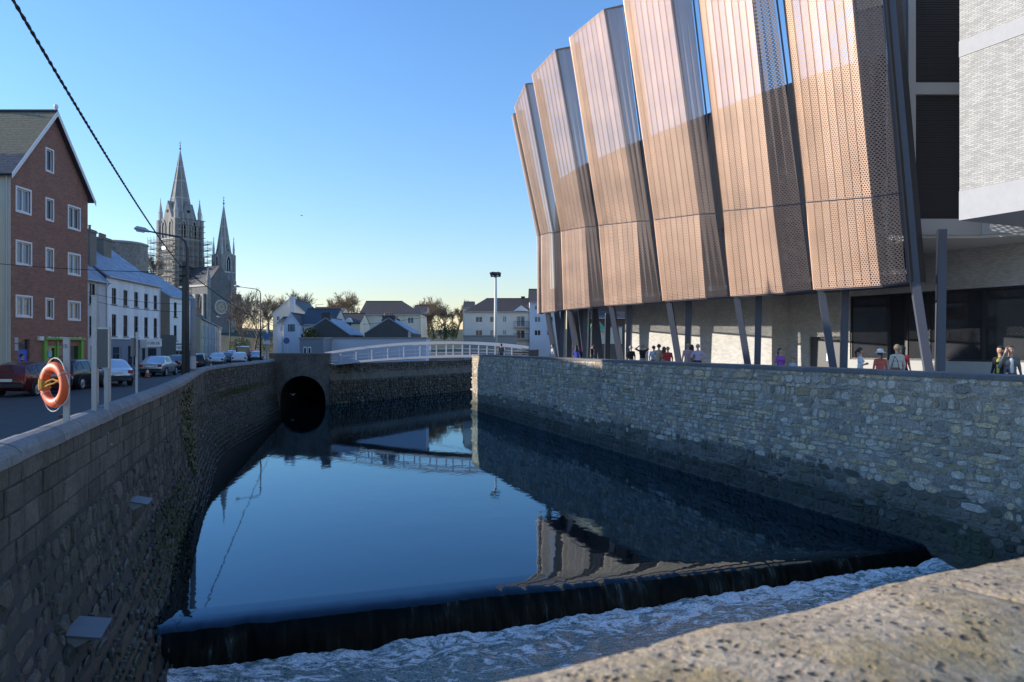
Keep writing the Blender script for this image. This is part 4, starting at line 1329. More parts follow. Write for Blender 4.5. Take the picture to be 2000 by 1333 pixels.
# nave between the towers: side wall faces the camera, gable with rose window faces the right
g = MB(); na = c1 + ux * 4; nl = 22; hw = 5.2; ez, rzz = cz(563), cz(526)
def npnt(s, o, z): q = na + ux * s + uy * o; return (q.x, q.y, z)
g.hexa([npnt(0, -hw, 2), npnt(nl, -hw, 2), npnt(nl, hw, 2), npnt(0, hw, 2), npnt(0, -hw, ez), npnt(nl, -hw, ez), npnt(nl, hw, ez), npnt(0, hw, ez)])
g.add([npnt(nl, -hw, ez), npnt(nl, hw, ez), npnt(nl, 0, rzz + .4)], [(0, 1, 2)])
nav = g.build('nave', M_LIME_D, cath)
g = MB()
slab(g, npnt(-4, -hw - .3, ez), npnt(nl - .3, -hw - .3, ez), npnt(nl - .3, 0, rzz), npnt(-4, 0, rzz), .3); slab(g, npnt(nl - .3, hw + .3, ez), npnt(-4, hw + .3, ez), npnt(-4, 0, rzz), npnt(nl - .3, 0, rzz), .3)
g.build('roof', M_LEAD, nav)
for s in (3, 8, 13, 18):
    b0 = Vector(npnt(s, -hw, cz(625)))
    g = MB(); arch_panel(g, b0, 2.0, 9, ux, -uy, .06); g.build('lancet', M_DARKROOM, nav)
    g = MB(); arch_ring(g, b0, 2.0, 9, ux, -uy, .4, .4); g.build('lancet_surround', M_LIME_L, nav)
    g = MB(); q = npnt(s + 2.5, -hw - .7, 0); g.box((q[0], q[1], lerp(2, ez, .42)), (1.0, 1.6, (ez - 2) * .86), YAW); g.build('buttress', M_LIME, nav)
g = MB(); q = npnt(nl * .5, -hw - .15, 0); g.box((q[0], q[1], ez - .3), (nl, .6, .7), YAW); g.build('cornice', M_LIME_L, nav)
# rose window
rc = Vector(npnt(nl + .05, 0, cz(604)))
mt = Matrix.Translation(rc) @ ux.to_track_quat('Z', 'Y').to_matrix().to_4x4()
g = MB(); g.lathe([(2.5, 0), (2.5, .12)], 24); g.v = [tuple(mt @ Vector(v)) for v in g.v]; rose = g.build('rose_window', M_GLASS, nav)
g = MB()
for rad, th_ in ((2.6, .3), (.9, .18)):
    g.tube([tuple(mt @ Vector((rad * math.cos(a), rad * math.sin(a), .2))) for a in np.linspace(0, 2 * math.pi, 29)], th_, 5)
for k_ in range(12):
    a = k_ * math.pi / 6; g.tube([tuple(mt @ Vector((.8 * math.cos(a), .8 * math.sin(a), .2))), tuple(mt @ Vector((2.5 * math.cos(a), 2.5 * math.sin(a), .2)))], .12, 4)
g.build('tracery', M_LIME_L, rose)
for o in (-hw, hw):
    g = MB(); q = npnt(nl, o, 0); g.lathe([(.9, 2), (.9, ez + 1), (1.05, ez + 1.2), (.1, ez + 6.5)], 8, (q[0], q[1], 0)); g.build('pinnacle', M_LIME, nav)
# aisle with lean-to roof on the camera side and a round stair turret
g = MB(); zA = cz(615)
g.hexa([npnt(-3, -hw - 5, 2), npnt(nl - 2, -hw - 5, 2), npnt(nl - 2, -hw, 2), npnt(-3, -hw, 2), npnt(-3, -hw - 5, zA - 2.5), npnt(nl - 2, -hw - 5, zA - 2.5), npnt(nl - 2, -hw + .05, zA), npnt(-3, -hw + .05, zA)])
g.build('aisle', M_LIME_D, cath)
q = c2 + ux * 1.0 - uy * 5.0
g = MB(); g.lathe([(2.6, 2), (2.5, cz(590)), (2.8, cz(588)), (.1, cz(567))], 12, (q.x, q.y, 0)); g.build('turret', M_LIME_D, cath)
q = c1 - ux * 7 - uy * 4.0
g = MB(); g.lathe([(4.2, 2), (4.1, cz(560)), (4.5, cz(558)), (.15, cz(527))], 14, (q.x, q.y, 0)); g.build('apse', M_LEAD, cath)
# lower part of west tower, wide base
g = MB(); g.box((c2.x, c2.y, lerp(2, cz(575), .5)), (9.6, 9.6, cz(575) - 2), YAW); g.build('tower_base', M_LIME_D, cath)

# scaffolding round the main tower
sc = thing('scaffolding', 'tiers of metal scaffolding wrapped round the larger cathedral tower', 'scaffolding')
M_TUBE = mat('scaffold_tube', (.42, .43, .42), .5, metal=.4, var=.2, bmp=0); M_BOARD = mat('scaffold_board', (.34, .27, .19), .9, var=.25, scale=.5)
hs_ = 8.6
lv = [cz(573), cz(561), cz(549), cz(537), cz(525), cz(513), cz(501), cz(489), cz(477)]
for i, z in enumerate(lv):
    g = MB()
    for o, ax in ((-uy, ux), (ux, uy), (uy, ux), (-ux, uy)):
        q = c1 + o * (hs_ - .6); g.box((q.x, q.y, z), (hs_ * 2 if abs(ax.dot(ux)) > .5 else 1.2, 1.2 if abs(ax.dot(ux)) > .5 else hs_ * 2, .12), YAW)
    g.build('platform', M_BOARD, sc)
    g = MB()
    for dz in (.55, 1.1):
        pts = [c1 + (ux * a + uy * b) * hs_ + Vector((0, 0, z + dz)) for a, b in ((-1, -1), (1, -1), (1, 1), (-1, 1), (-1, -1))]
        for a, b in zip(pts, pts[1:]): g.tube([a, b], .07, 4)
    g.build('guard_rail', M_TUBE, sc)
for z in (cz(466), cz(455), cz(444), cz(433)):      # taller lift on the right-hand face
    q = c1 + ux * (hs_ - .6); g = MB(); g.box((q.x, q.y, z), (1.3, hs_ * 1.3, .14), YAW); g.build('platform', M_BOARD, sc)
pm = MB(); pm.tube([(0, 0, 0), (0, 0, 1)], .085, 5); pm = pm.mesh('pole', M_TUBE)
for i in range(9):
    f = -1 + 2 * i / 8
    for (a, b) in ((f, -1), (1, f)):
        q = c1 + (ux * a + uy * b) * hs_; zt = cz(466) if b == -1 else cz(422)
        if abs(f) > .7 and b != -1: zt = cz(470)
        put('pole', pm, sc, (q.x, q.y, cz(590)), None, (1, 1, zt - cz(590)))
g = MB()
for i in range(4):
    a = c1 + (ux * lerp(-1, 0, i / 3) + uy * -1) * hs_; g.tube([tuple(a + Vector((0, 0, cz(573)))), tuple(a + ux * 4 + Vector((0, 0, cz(540))))], .07, 4); g.tube([tuple(a + ux * 4 + Vector((0, 0, cz(540)))), tuple(a + Vector((0, 0, cz(500))))], .07, 4)
g.build('brace', M_TUBE, sc)
q = c1 - uy * (hs_ + .1) + ux * 2.5; g = MB(); g.box((q.x, q.y, cz(490)), (2.6, .06, 1.3), YAW); g.build('banner', M_WHITE, sc)

# ------------------------------------------------------------------ far houses beyond the bridge
def hpx(name, label, pxl, pxr, Y, eave_py, ridge_py, d, wm, rm, gable, ops_px=(), z0=.0, rz=0.0, **kw):
    a, b = P(pxl, 676, Y), P(pxr, 676, Y)
    w = (b - a).length
    k = Y / FPX
    ops = []
    for o in ops_px:
        ops.append(((o[0] - pxl) * k, (o[1] - pxl) * k, EYE + (676 - o[3]) * k, EYE + (676 - o[2]) * k) + tuple(o[4:]))
    return house(name, label, 'house', (a.x, Y, 0), rz, w, d, EYE + (676 - eave_py) * k, EYE + (676 - ridge_py) * k, wm, rm, ops, gable=gable, **kw)
h = hpx('gable_house', 'buff rendered gable house with a tall grey chimney beyond the bridge', 533, 597, 128, 613, 585, 12, M_PINKWALL, M_SLATE, 'y', [(540, 546, 618, 627, 'case'), (580, 588, 640, 650, 'case')])
chimney(h, 3.5, -.3, 0, EYE + (676 - 581) * 128 / FPX, .75, .6, M_BLUEGREY, 2)
h = hpx('small_gable_house', 'small blue-grey gabled house with one dark square window by the bridge', 554, 583, 108, 632, 613, 9, M_BLUEGREY, M_SLATE, 'y', [(562, 576, 634, 648, 'case')], frame=M_FRAME_DK)
hpx('white_annex', 'small white rendered annex left of the blue-grey gabled house', 541, 554, 109, 632, 620, 6, M_WHITE, M_TILE, 'x', [(547, 552, 637, 648, 'case')])
hpx('slate_house', 'house with a broad slate roof right of the blue-grey gable', 583.6, 650, 110, 634, 602, 10, M_GREYWALL, M_SLATE, 'x', [(588, 594, 640, 650, 'case')])
hpx('orange_roof_house', 'house with an orange tiled roof behind the slate roofed house', 604, 665, 122, 615, 600, 8, M_CREAM, M_TILE_OR, 'x')
h = hpx('cottage_gable', 'dark pebbledashed cottage gable with a square chimney and frosty left slope', 588, 684, 97, 655, 622, 9, M_DKWALL, M_SLATE_FROST, 'y', over=.1, gutter=False)
chimney(h, 3.2, .4, 4.8, EYE + (676 - 612) * 97 / FPX, 1.1, .7, M_DKWALL, 0)
h = hpx('cottage_gable', 'dark pebbledashed cottage gable with a crowded ridge of chimney pots', 712, 806, 98, 652, 622, 9, M_DKWALL, M_SLATE_FROST, 'y', [(797, 803, 648, 659, 'case')], over=.1, gutter=False)
chimney(h, 3.15, .4, 4.8, EYE + (676 - 618) * 98 / FPX, 1.6, .7, M_DKWALL, 4)
chimney(h, 2.4, 6.5, 4.8, EYE + (676 - 622) * 98 / FPX, 2.4, .7, M_DKWALL, 7)
h = hpx('gablet_house', 'cream house with a small gablet over one window and a brown roof', 656, 703, 118, 632, 612, 8, M_CREAM, M_TILE, 'x', [(675, 686, 631, 640.5, 'case')], gutter=False)
k = 118 / FPX; g = MB(); xa, xb, ze, zr = (671 - 656) * k, (690 - 656) * k, EYE + (676 - 630) * k, EYE + (676 - 621) * k
g.add([(xa, -.12, ze - .6), (xb, -.12, ze - .6), (xb, -.12, ze), ((xa + xb) / 2, -.12, zr), (xa, -.12, ze), (xa, 2, ze), (xb, 2, ze), ((xa + xb) / 2, 2, zr)], [(2, 3, 4), (3, 7, 5, 4), (2, 6, 7, 3)]); g.build('gablet', M_WHITE, h)
hpx('cream_block', 'cream two storey block with a brown hipped roof in the middle distance', 702, 822, 138, 614, 587, 10, M_CREAM, M_TILE, 'x',
    [(796, 808, 620, 632, 'case'), (796, 808, 645, 656, 'case'), (715, 727, 645, 656, 'case')], hip=(.3, 4.2), over=.35)
hpx('brown_house', 'small dark roofed house tucked behind the cream block', 806, 832, 160, 612, 596, 8, M_GREYWALL, M_TILE, 'x', [(822, 827, 618, 626, 'case')])
apt = hpx('apartment_block', 'pale apartment block with hipped brown roof and a balcony bay beside the mast', 907, 1034, 128, 609, 581, 11, M_PINKWALL, M_TILE, 'x',
    [(929, 942, 619, 630, 'case'), (957, 969, 619, 630, 'case'), (982, 989, 618, 630, 'case'), (929, 942, 645, 656, 'case'), (957, 969, 645, 656, 'case'), (982, 989, 645, 655, 'case'),
     (1009, 1025, 618, 638, 'case'), (1009, 1025, 645, 662, 'case')], hip=(3.6, 0), over=.3, panes=[M_GLASS, M_GLASS_PALE])
k = 128 / FPX
g = MB(); g.b2(.02, (1003 - 907) * k, -.06, -.003, 0, EYE + (676 - 641) * k)
g = MB()
xa, xb = (1003 - 907) * k, (1033 - 907) * k; zr = EYE + (676 - 597) * k; ze = EYE + (676 - 608) * k
g.add([(xa, -.45, ze), (xb, -.45, ze), ((xa + xb) / 2, -.45, zr), (xa, 2.5, ze), (xb, 2.5, ze), ((xa + xb) / 2, 2.5, zr)], [(0, 1, 2), (0, 2, 5, 3), (1, 4, 5, 2), (0, 3, 4, 1)]); g.build('gablet', M_WHITE, apt)
for py in (640, 663):
    z = EYE + (676 - py) * k
    g = MB(); g.b2(xa, xb, -.75, -.004, z - .12, z); bal = g.build('balcony', M_CONC, apt)
    g = MB(); g.tube([(xa + .03, -.72, z + 1.0), (xb - .03, -.72, z + 1.0)], .03, 5)
    for i in range(15):
        xx = lerp(xa + .03, xb - .03, i / 14); g.tube([(xx, -.72, z), (xx, -.72, z + 1)], .018, 4)
    g.build('railing', M_FRAME_DK, bal)
chimney(apt, 10.2, 6, 9, EYE + (676 - 576) * k, .6, .6, M_DKWALL, 0)
hpx('apartment_wing', 'taller lilac-grey wing of flats half hidden behind the copper building', 1034.5, 1105, 127, 590, 562, 11, M_BLUEGREY, M_TILE, 'x',
    [(1044, 1054, 597, 606, 'case'), (1044, 1056, 619, 630, 'case'), (1068, 1080, 619, 630, 'case'), (1044, 1056, 645, 656, 'case'), (1068, 1080, 645, 656, 'case')], over=.3, hip=(0, 1))
hpx('rear_flats', 'low brown roofed flats left of the apartment block behind a bright corner', 904, 925, 150, 602, 589, 8, M_CREAM, M_TILE, 'x')
# flat roofed sheds along the far bank
def flat(name, label, pxl, pxr, Y, py, d, m, cap=True, z0=0.0):
    a, b = P(pxl, 676, Y), P(pxr, 676, Y); zt = EYE + (676 - py) * Y / FPX
    t = thing(name, label, 'shed', (a.x, Y, z0)); w = b.x - a.x
    g = MB(); g.b2(0, w, 0, d, 0, zt - z0); g.build('wall', m, t)
    g = MB(); g.b2(-.12, w + .12, -.12, d + .1, zt - z0 + .003, zt - z0 + .16); g.build('roof', M_SLATE if not cap else M_CONC, t)
    return t, w
M_CLAD = mat('grey_cladding', (.22, .25, .28), .6, var=.12, scale=1, bmp=.3, bscale=6, scl=(3, 3, .1))
t, w = flat('site_cabin', 'grey clad flat roofed cabin with narrow white doors by the bridge end', 585, 631, 84, 662, 4, M_CLAD)
for xx in (.45, .95):
    g = MB(); g.b2(xx, xx + .38, -.04, -.003, 0, 2.1); dd = g.build('door', M_WHITE, t); g = MB(); g.b2(xx + .08, xx + .3, -.055, -.042, .3, 1.95); g.build('pane', M_GLASS, dd)
for i in range(5):
    g = MB(); g.b2(1.55 + i * .24, 1.55 + i * .24 + .2, -.03, -.003, .02, 2.7); g.build('cladding_board', M_CLAD, t)
flat('low_shed', 'long low blue-grey rendered shed along the far bank', 632, 832, 88, 662, 3, M_BLUEGREY)
flat('flat_roof_store', 'grey flat roofed store in front of the apartment block', 905, 1010, 118, 657, 6, M_CONC)
flat('lit_store', 'cream store glimpsed between the far columns under the copper building', 1130, 1215, 112, 640, 6, M_CREAM)
hpx('green_roof_house', 'small cream house with a green roof glimpsed between the dark columns', 1153, 1184, 98, 645, 626, 5, M_CREAM, mat('green_roof_sheet', (.03, .16, .09), .5, var=.15, bmp=.1), 'x', hip=(.8, .8))
hpx('brown_fence_house', 'brown timber clad building beyond the columns', 1118, 1226, 125, 622, 600, 8, mat('brown_boards', (.10, .06, .04), .85, var=.25, scale=2, scl=(8, 8, .2)), M_TILE, 'x')
# low boundary wall at the head of the promenade
g = MB()
for (pa, pb, Y0, Y1, py0, py1) in ((1000, 1052, 78, 80, 687, 683), (1160, 1230, 92, 95, 672, 672)):
    a, b = P(pa, py0, Y0), P(pb, py1, Y1)
    g = MB(); g.hexa([(a.x, a.y, .2), (b.x, b.y, .2), (b.x, b.y + .4, .2), (a.x, a.y + .4, .2), (a.x, a.y, a.z), (b.x, b.y, b.z), (b.x, b.y + .4, b.z), (a.x, a.y + .4, a.z)])
    o = g.build('boundary_wall', M_DKWALL)
    tag(o, 'low dark boundary wall %s' % ('at the right end of the footbridge' if pa == 1000 else 'seen between the columns at the promenade end'), 'wall')
# churchyard wall closing the street
g = MB(); a, b = P(440, 676, 205), P(545, 676, 190)
g.hexa([(a.x, a.y, 0), (b.x, b.y, 0), (b.x, b.y + .6, 0), (a.x, a.y + .6, 0), (a.x, a.y, 4.4), (b.x, b.y, 4.0), (b.x, b.y + .6, 4.0), (a.x, a.y + .6, 4.4)])
tag(g.build('churchyard_wall', mat('mossy_wall', (.035, .038, .028), .95, var=.3, scale=.5, bmp=.6)), 'dark retaining wall closing the far end of the street below the cathedral', 'wall')
# ------------------------------------------------------------------ copper clad arts building on the right bank
def perforated(name, col, hole=.29, pitch=.115, metal=.5):
    m, t, b = new_mat(name)
    uv = nn(t, 'ShaderNodeTexCoord').outputs['UV']
    sx = nn(t, 'ShaderNodeSeparateXYZ'); t.links.new(uv, sx.inputs[0])
    v = mth(t, 'MULTIPLY', sx.outputs[1], 1 / (pitch * .8))
    row = mth(t, 'FLOOR', v)
    u = mth(t, 'ADD', mth(t, 'MULTIPLY', sx.outputs[0], 1 / (pitch * 1.35)), mth(t, 'MULTIPLY', mth(t, 'MODULO', row, 2.0), .5))
    fu = mth(t, 'SUBTRACT', mth(t, 'FRACT', u), .5); fv = mth(t, 'SUBTRACT', mth(t, 'FRACT', v), .5)
    d = mth(t, 'SQRT', mth(t, 'ADD', mth(t, 'MULTIPLY', fu, fu), mth(t, 'MULTIPLY', mth(t, 'MULTIPLY', fv, fv), .75)))
    holes = mth(t, 'LESS_THAN', d, hole)
    oi = nn(t, 'ShaderNodeObjectInfo').outputs['Random']
    wv = coords(t, True)
    n = noise_tex(t, coords(t, True, (.25, .25, .6)), 1.0, 4, .6)
    f = mth(t, 'ADD', mth(t, 'MULTIPLY', oi, .26), mth(t, 'MULTIPLY_ADD', n, .5, .62))
    cx = nn(t, 'ShaderNodeCombineXYZ')
    for i in range(3): t.links.new(f, cx.inputs[i])
    t.links.new(mixc(t, 1.0, col, cx.outputs[0], 'MULTIPLY'), b.inputs['Base Color'])
    b.inputs['Metallic'].default_value = metal
    t.links.new(mth(t, 'MULTIPLY_ADD', n, .25, .36), b.inputs['Roughness'])
    t.links.new(bump(t, noise_tex(t, wv, 1.1, 2), .08, .1), b.inputs['Normal'])
    tr = nn(t, 'ShaderNodeBsdfTransparent'); mx = nn(t, 'ShaderNodeMixShader')
    t.links.new(holes, mx.inputs[0]); t.links.new(b.outputs[0], mx.inputs[1]); t.links.new(tr.outputs[0], mx.inputs[2])
    t.links.new(mx.outputs[0], t.nodes['Material Output'].inputs[0])
    return m
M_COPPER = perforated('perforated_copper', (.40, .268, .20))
M_COPPER_SHADE = perforated('perforated_shaded_copper', (.20, .15, .13), .28, metal=.3)  # copper of the facets turned from the sun, their shade painted darker
M_GREYBRICK = brick_mat('grey_brick', (.58, .57, .54), (.44, .43, .405), (.36, .355, .34), 4.2, .95, .30, .03)
M_PALEBRICK = brick_mat('pale_brick', (.42, .415, .40), (.29, .285, .275), (.20, .20, .195), 3.9, .95, .30, .035)
M_PRECAST = mat('precast_concrete', (.35, .355, .37), .8, var=.12, scale=3, bmp=.1)
M_GREYBAND = mat('grey_metal_band', (.40, .405, .41), .5, var=.06, bmp=.02)
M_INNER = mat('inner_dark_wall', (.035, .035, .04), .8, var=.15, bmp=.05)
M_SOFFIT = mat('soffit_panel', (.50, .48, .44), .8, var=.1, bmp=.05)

ev = thing('arts_building', 'large copper clad building with folded perforated panels on slanted dark steel columns', 'building')
def ray(px, Y): return (px - 1000) / FPX * Y
# each fold line: bottom px, seam px, top px with depth at the foot
LEAN = Vector((-.9, -.42, 0)).normalized()
def fold(xb, yb, Yb, xs, ys, xt, yt):
    b = P(xb, yb, Yb)
    def lean(px, py):
        u = (px - 1000) / FPX
        d = (b.x - u * b.y) / (-(LEAN.x - u * LEAN.y))
        y = b.y + LEAN.y * d
        return P(px, py, y)
    return (b, lean(xs, ys), lean(xt, yt))
foot = {'G': 32.2, 'F': 36.6, 'E': 41.0, 'D': 46.0, 'C': 51.4, 'B': 56.8, 'A': 61.5, 'Z': 63.0}
def dark_to_ridge(p0px, Y0, p1px):
    """walk from the near edge of a bay along the dark facet direction until the ridge's sight line"""
    X0 = ray(p0px, Y0); u = (p1px - 1000) / FPX
    s = (X0 - u * Y0) / (.955 + u * .297)
    return Y0 + .297 * s
# (P0 bottom, seam, top), (P1 ...), (P2 ...)
BAY = {
 'G': ((1770, 550, 1755, 378, 1716, -60), (1720, 558, 1702, 386, 1659, -60), (1590, 566, 1575, 396, 1524, -58)),
 'F': ((1585, 566, 1563, 398, 1505, -58), (1530, 572, 1510, 404, 1464, -50), (1428, 579, 1412, 413, 1360, -42)),
 'E': ((1420, 580, 1397, 417, 1345, -42), (1378, 582, 1366, 419, 1305, -34), (1295, 588, 1278, 430, 1217, -6)),
 'D': ((1290, 590, 1269, 432, 1214, 10), (1254, 592, 1244, 433, 1179, 18), (1182, 597, 1170, 441, 1112, 73)),
 'C': ((1181, 598, 1164, 443, 1114, 91), (1152, 600, 1143, 444, 1084, 97), (1101, 605, 1096, 452, 1039, 145)),
 'B': ((1100, 606, 1094, 453, 1041, 163), (1084, 608, 1079, 454, 1025, 164), (1059, 611, 1057, 459, 1005, 208)),
 'A': ((1058, 612, 1056, 460, 1006, 221), (1053, 612, 1052, 461, 1002, 222), (1050, 613, 1049, 462, 1000, 227)),
}
nxt = {'G': 'F', 'F': 'E', 'E': 'D', 'D': 'C', 'C': 'B', 'B': 'A', 'A': 'Z'}
order = 'GFEDCBA'
folds = {}
for k_ in order:
    p0, p1, p2 = BAY[k_]
    Y0 = foot[k_]; Y1 = dark_to_ridge(p0[0], Y0, p1[0]); Y2 = foot[nxt[k_]] - .15
    folds[k_] = (fold(p0[0], p0[1], Y0, *p0[2:]), fold(p1[0], p1[1], Y1, *p1[2:]), fold(p2[0], p2[1], Y2, *p2[2:]))
def facet_panels(parent, a, b, n, m, gap, th=.05):
    """a, b: (low, high) edge pairs; n vertical strips"""
    for i in range(n):
        t0, t1 = i / n, (i + 1) / n
        L0 = (b[0] - a[0]).length; e = gap / max(L0, .1) / 2
        q = [a[0].lerp(b[0], t0 + e), a[0].lerp(b[0], t1 - e), a[1].lerp(b[1], t1 - e), a[1].lerp(b[1], t0 + e)]
        nrm = (q[1] - q[0]).cross(q[3] - q[0]).normalized()
        if nrm.y > 0 and nrm.x > -.2 or nrm.dot(Vector((-.8, -.6, 0))) < 0: nrm = -nrm
        off = [v - nrm * th for v in q]
        w0 = (q[1] - q[0]).length; w1 = (q[2] - q[3]).length; h = (q[3] - q[0]).length
        org = sum(q, Vector()) / 4
        g = MB()
        g.add([v - org for v in q], [(0, 1, 2, 3)], 0, [(0, 0), (w0, 0), (w1, h), (0, h)])
        # folded return edges at the sides of the sheet
        for (s0, s1) in ((0, 3), (1, 2)):
            g.add([q[s0] - org, q[s1] - org, off[s1] - org, off[s0] - org], [(0, 1, 2, 3)], 0, [(.02, .01), (.02, .01), (.02, .01), (.02, .01)])
        g.build('copper_panel', m, parent, recalc=False, loc=org)
nb = {'G': (8, 3), 'F': (8, 3), 'E': (8, 3), 'D': (8, 3), 'C': (7, 3), 'B': (5, 2), 'A': (2, 1)}
for k_ in order:
    f0, f1, f2 = folds[k_]
    # sub-frame: rails at foot, seam and head, and stiles at the folds
    g = MB()
    back = Vector((.9, .42, 0)) * .16
    for lv_ in (0, 1, 2):
        for a, b in ((f0, f1), (f1, f2)):
            g.tube([a[lv_] + back, b[lv_] + back], .07, 4)
    for f in (f0, f1, f2):
        g.tube([f[0] + back, f[1] + back, f[2] + back], .06, 4)
    bay = g.build('facade_bay', M_STEEL, ev)
    nl, nd = nb[k_]
    for lo, hi in ((0, 1), (1, 2)):
        sh = Vector((0, 0, .03)) if lo else Vector((0, 0, 0)); sl = Vector((0, 0, -.03)) if not lo else Vector((0, 0, 0))
        facet_panels(bay, (f0[lo] + sh, f0[hi] + sl), (f1[lo] + sh, f1[hi] + sl), nd, M_COPPER_SHADE, .012)
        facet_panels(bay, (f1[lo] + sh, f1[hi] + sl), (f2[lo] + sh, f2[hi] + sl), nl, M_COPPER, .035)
    # left return of the bay, seen in the gap to the next one
    r = Vector((.85, .52, 0)) * .45
    facet_panels(bay, (f2[0], f2[1]), (f2[0] + r, f2[1] + r), 1, M_COPPER, .01); facet_panels(bay, (f2[1], f2[2]), (f2[1] + r, f2[2] + r), 1, M_COPPER, .01)

def beam(a, b, w, d, m, name, parent, ax):
    """box section from a to b, w across ax, d across the other axis"""
    a, b = Vector(a), Vector(b); dr_ = (b - a).normalized(); ax = Vector(ax); ax = (ax - dr_ * ax.dot(dr_)).normalized(); ay = dr_.cross(ax)
    g = MB(); ps = []
    for e in (a, b):
        for sx_, sy_ in ((-1, -1), (1, -1), (1, 1), (-1, 1)): ps.append(e + ax * sx_ * w / 2 + ay * sy_ * d / 2)
    g.hexa(ps); return g.build(name, m, parent)
# steel fins rising through the gaps and V columns below
IN = Vector((.9, .42, 0)).normalized()
dv = []
for i, k_ in enumerate(order):
    f0 = folds[k_][0]
    near = folds[order[i - 1]][2] if i else f0
    base = [(f0[j] + near[j]) / 2 + IN * .55 for j in range(3)]
    dv.append(base)
    beam(base[0] + (base[0] - base[1]) * .02, base[1], .34, .5, M_STEEL, 'fin', ev, (.94, -.34, 0)); beam(base[1], base[2], .34, .5, M_STEEL, 'fin', ev, (.94, -.34, 0))
    # slanted leg continues the fin to the ground; second leg stands upright behind it
    ft_ = base[0] + Vector((.75, .1, 0)); ft_.z = ZQ + .003
    beam(ft_, base[0], .34, .5, M_STEEL, 'column', ev, (.94, -.34, 0))
    ft2 = ft_ + Vector((.42, .05, 0)); top2 = ft2 + Vector((.15, 0.1, 0)); top2.z = 7.3 if i == 0 else 5.6
    beam(ft2, top2, .34, .5, M_STEEL, 'column', ev, (.94, -.34, 0))
    g = MB(); g.box(((ft_.x + ft2.x) / 2, (ft_.y + ft2.y) / 2, ZQ + .06), (1.1, .8, .1), R(-20)); g.build('column_base', M_STEEL, ev)
for (px, Y) in ((1092, 66), (1128, 67), (1168, 70), (1140, 62)):      # inner row of columns at the far end
    x = ray(px, Y); beam((x + .3, Y, ZQ + .003), (x - .25, Y, 5.3), .5, .6, M_STEEL, 'column', ev, (1, 0, 0)); beam((x + .9, Y + .2, ZQ + .003), (x + .95, Y + .2, 5.3), .45, .6, M_STEEL, 'column', ev, (1, 0, 0))
# near end fin beside the last bay
f0 = folds['G'][0]
for lo, hi in ((0, 1), (1, 2)):
    a, b = f0[lo] + Vector((.12, -.05, 0)), f0[hi] + Vector((.12, -.05, 0))
    g = MB(); o = Vector((.95, .55, 0)); g.hexa([a, a + Vector((.06, -.02, 0)), a + o + Vector((.06, -.02, 0)), a + o, b, b + Vector((.06, -.02, 0)), b + o + Vector((.06, -.02, 0)), b + o]); g.build('end_fin', M_FRAME_DK, ev)
# volume behind the screens and soffit
line = [folds[k_][0][0] for k_ in order] + [folds['A'][2][0]]
inner = [(p.x + .9 * 1.7 , p.y + .42 * 1.7) for p in line]
inner[0] = (lerp(inner[0][0], inner[1][0], .45) + .6, lerp(inner[0][1], inner[1][1], .45) + .3)
far = [(inner[-1][0] + 9, inner[-1][1] + 7), (36, 66), (28, 48), (inner[0][0] + 3.0, inner[0][1] + 4.0)]
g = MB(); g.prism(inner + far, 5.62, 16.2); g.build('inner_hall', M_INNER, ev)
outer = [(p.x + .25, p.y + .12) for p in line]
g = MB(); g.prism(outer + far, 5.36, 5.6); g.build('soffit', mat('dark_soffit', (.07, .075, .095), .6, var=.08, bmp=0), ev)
# ground floor wall in grey brick with big windows
def wall_run(name, a, b, z0, z1, ops, m, mull=None, frame=M_FRAME_DK, pane=None):
    a, b = Vector((*a, 0)), Vector((*b, 0)); w = (b - a).length; dr_ = (b - a) / w
    hold = put(name, None, ev, (a.x, a.y, 0), (0, 0, math.atan2(dr_.y, dr_.x)))
    bpy.data.objects.remove(hold)
    f = Facade(); f.wall(w, lambda x: z1, [], ops, .18, z0)
    o = f.build(name, m, ev, recalc=False, boxuv=True); o.location = (a.x, a.y, 0); o.rotation_euler = (0, 0, math.atan2(dr_.y, dr_.x))
    return o, w
GA, GB = (8.9, 58.5), (16.2, 46.3)
grn, _ = wall_run('brick_wall', GA, GB, ZQ, 5.4, [], M_GREYBRICK)
grn2, _ = wall_run('brick_wall', GB, (17.4, 46.8), ZQ, 5.4, [], M_GREYBRICK)
HA, HB = (17.4, 46.8), (26.5, 30.0)
Lh = math.hypot(HB[0] - HA[0], HB[1] - HA[1]); hd = Vector((HB[0] - HA[0], HB[1] - HA[1], 0)) / Lh
def hpos(px):
    u = (px - 1000) / FPX
    s = (u * HA[1] - HA[0]) / (hd.x - u * hd.y); return s
s_d0, s_d1 = hpos(1580), hpos(1650)
s_w0, s_w1, s_w2 = hpos(1660), hpos(1812), Lh - .3
zt, zb = 5.05, 1.42
wl3, _ = wall_run('brick_wall', HA, HB, ZQ, 7.6, [(s_d0, s_d1, ZQ, 2.75), (s_w0, s_w2, zb, zt)], M_GREYBRICK)
g = MB(); g.b2(s_d0, s_d1, .14, .17, ZQ, 2.75); dr3 = g.build('double_door', mat('grey_door_paint', (.07, .075, .085), .5, var=.08, bmp=0), wl3)
g = MB(); g.b2((s_d0 + s_d1) / 2 - .08, (s_d0 + s_d1) / 2 + .08, .09, .135, 1.3, 1.75); g.build('handle', M_GALV, dr3)
marks = [s_w0, hpos(1735), hpos(1768), s_w1, hpos(1920), hpos(2010), s_w2]
M_BIGGLASS = glass_mat('foyer_glass', (.035, .037, .042), .04, .7)
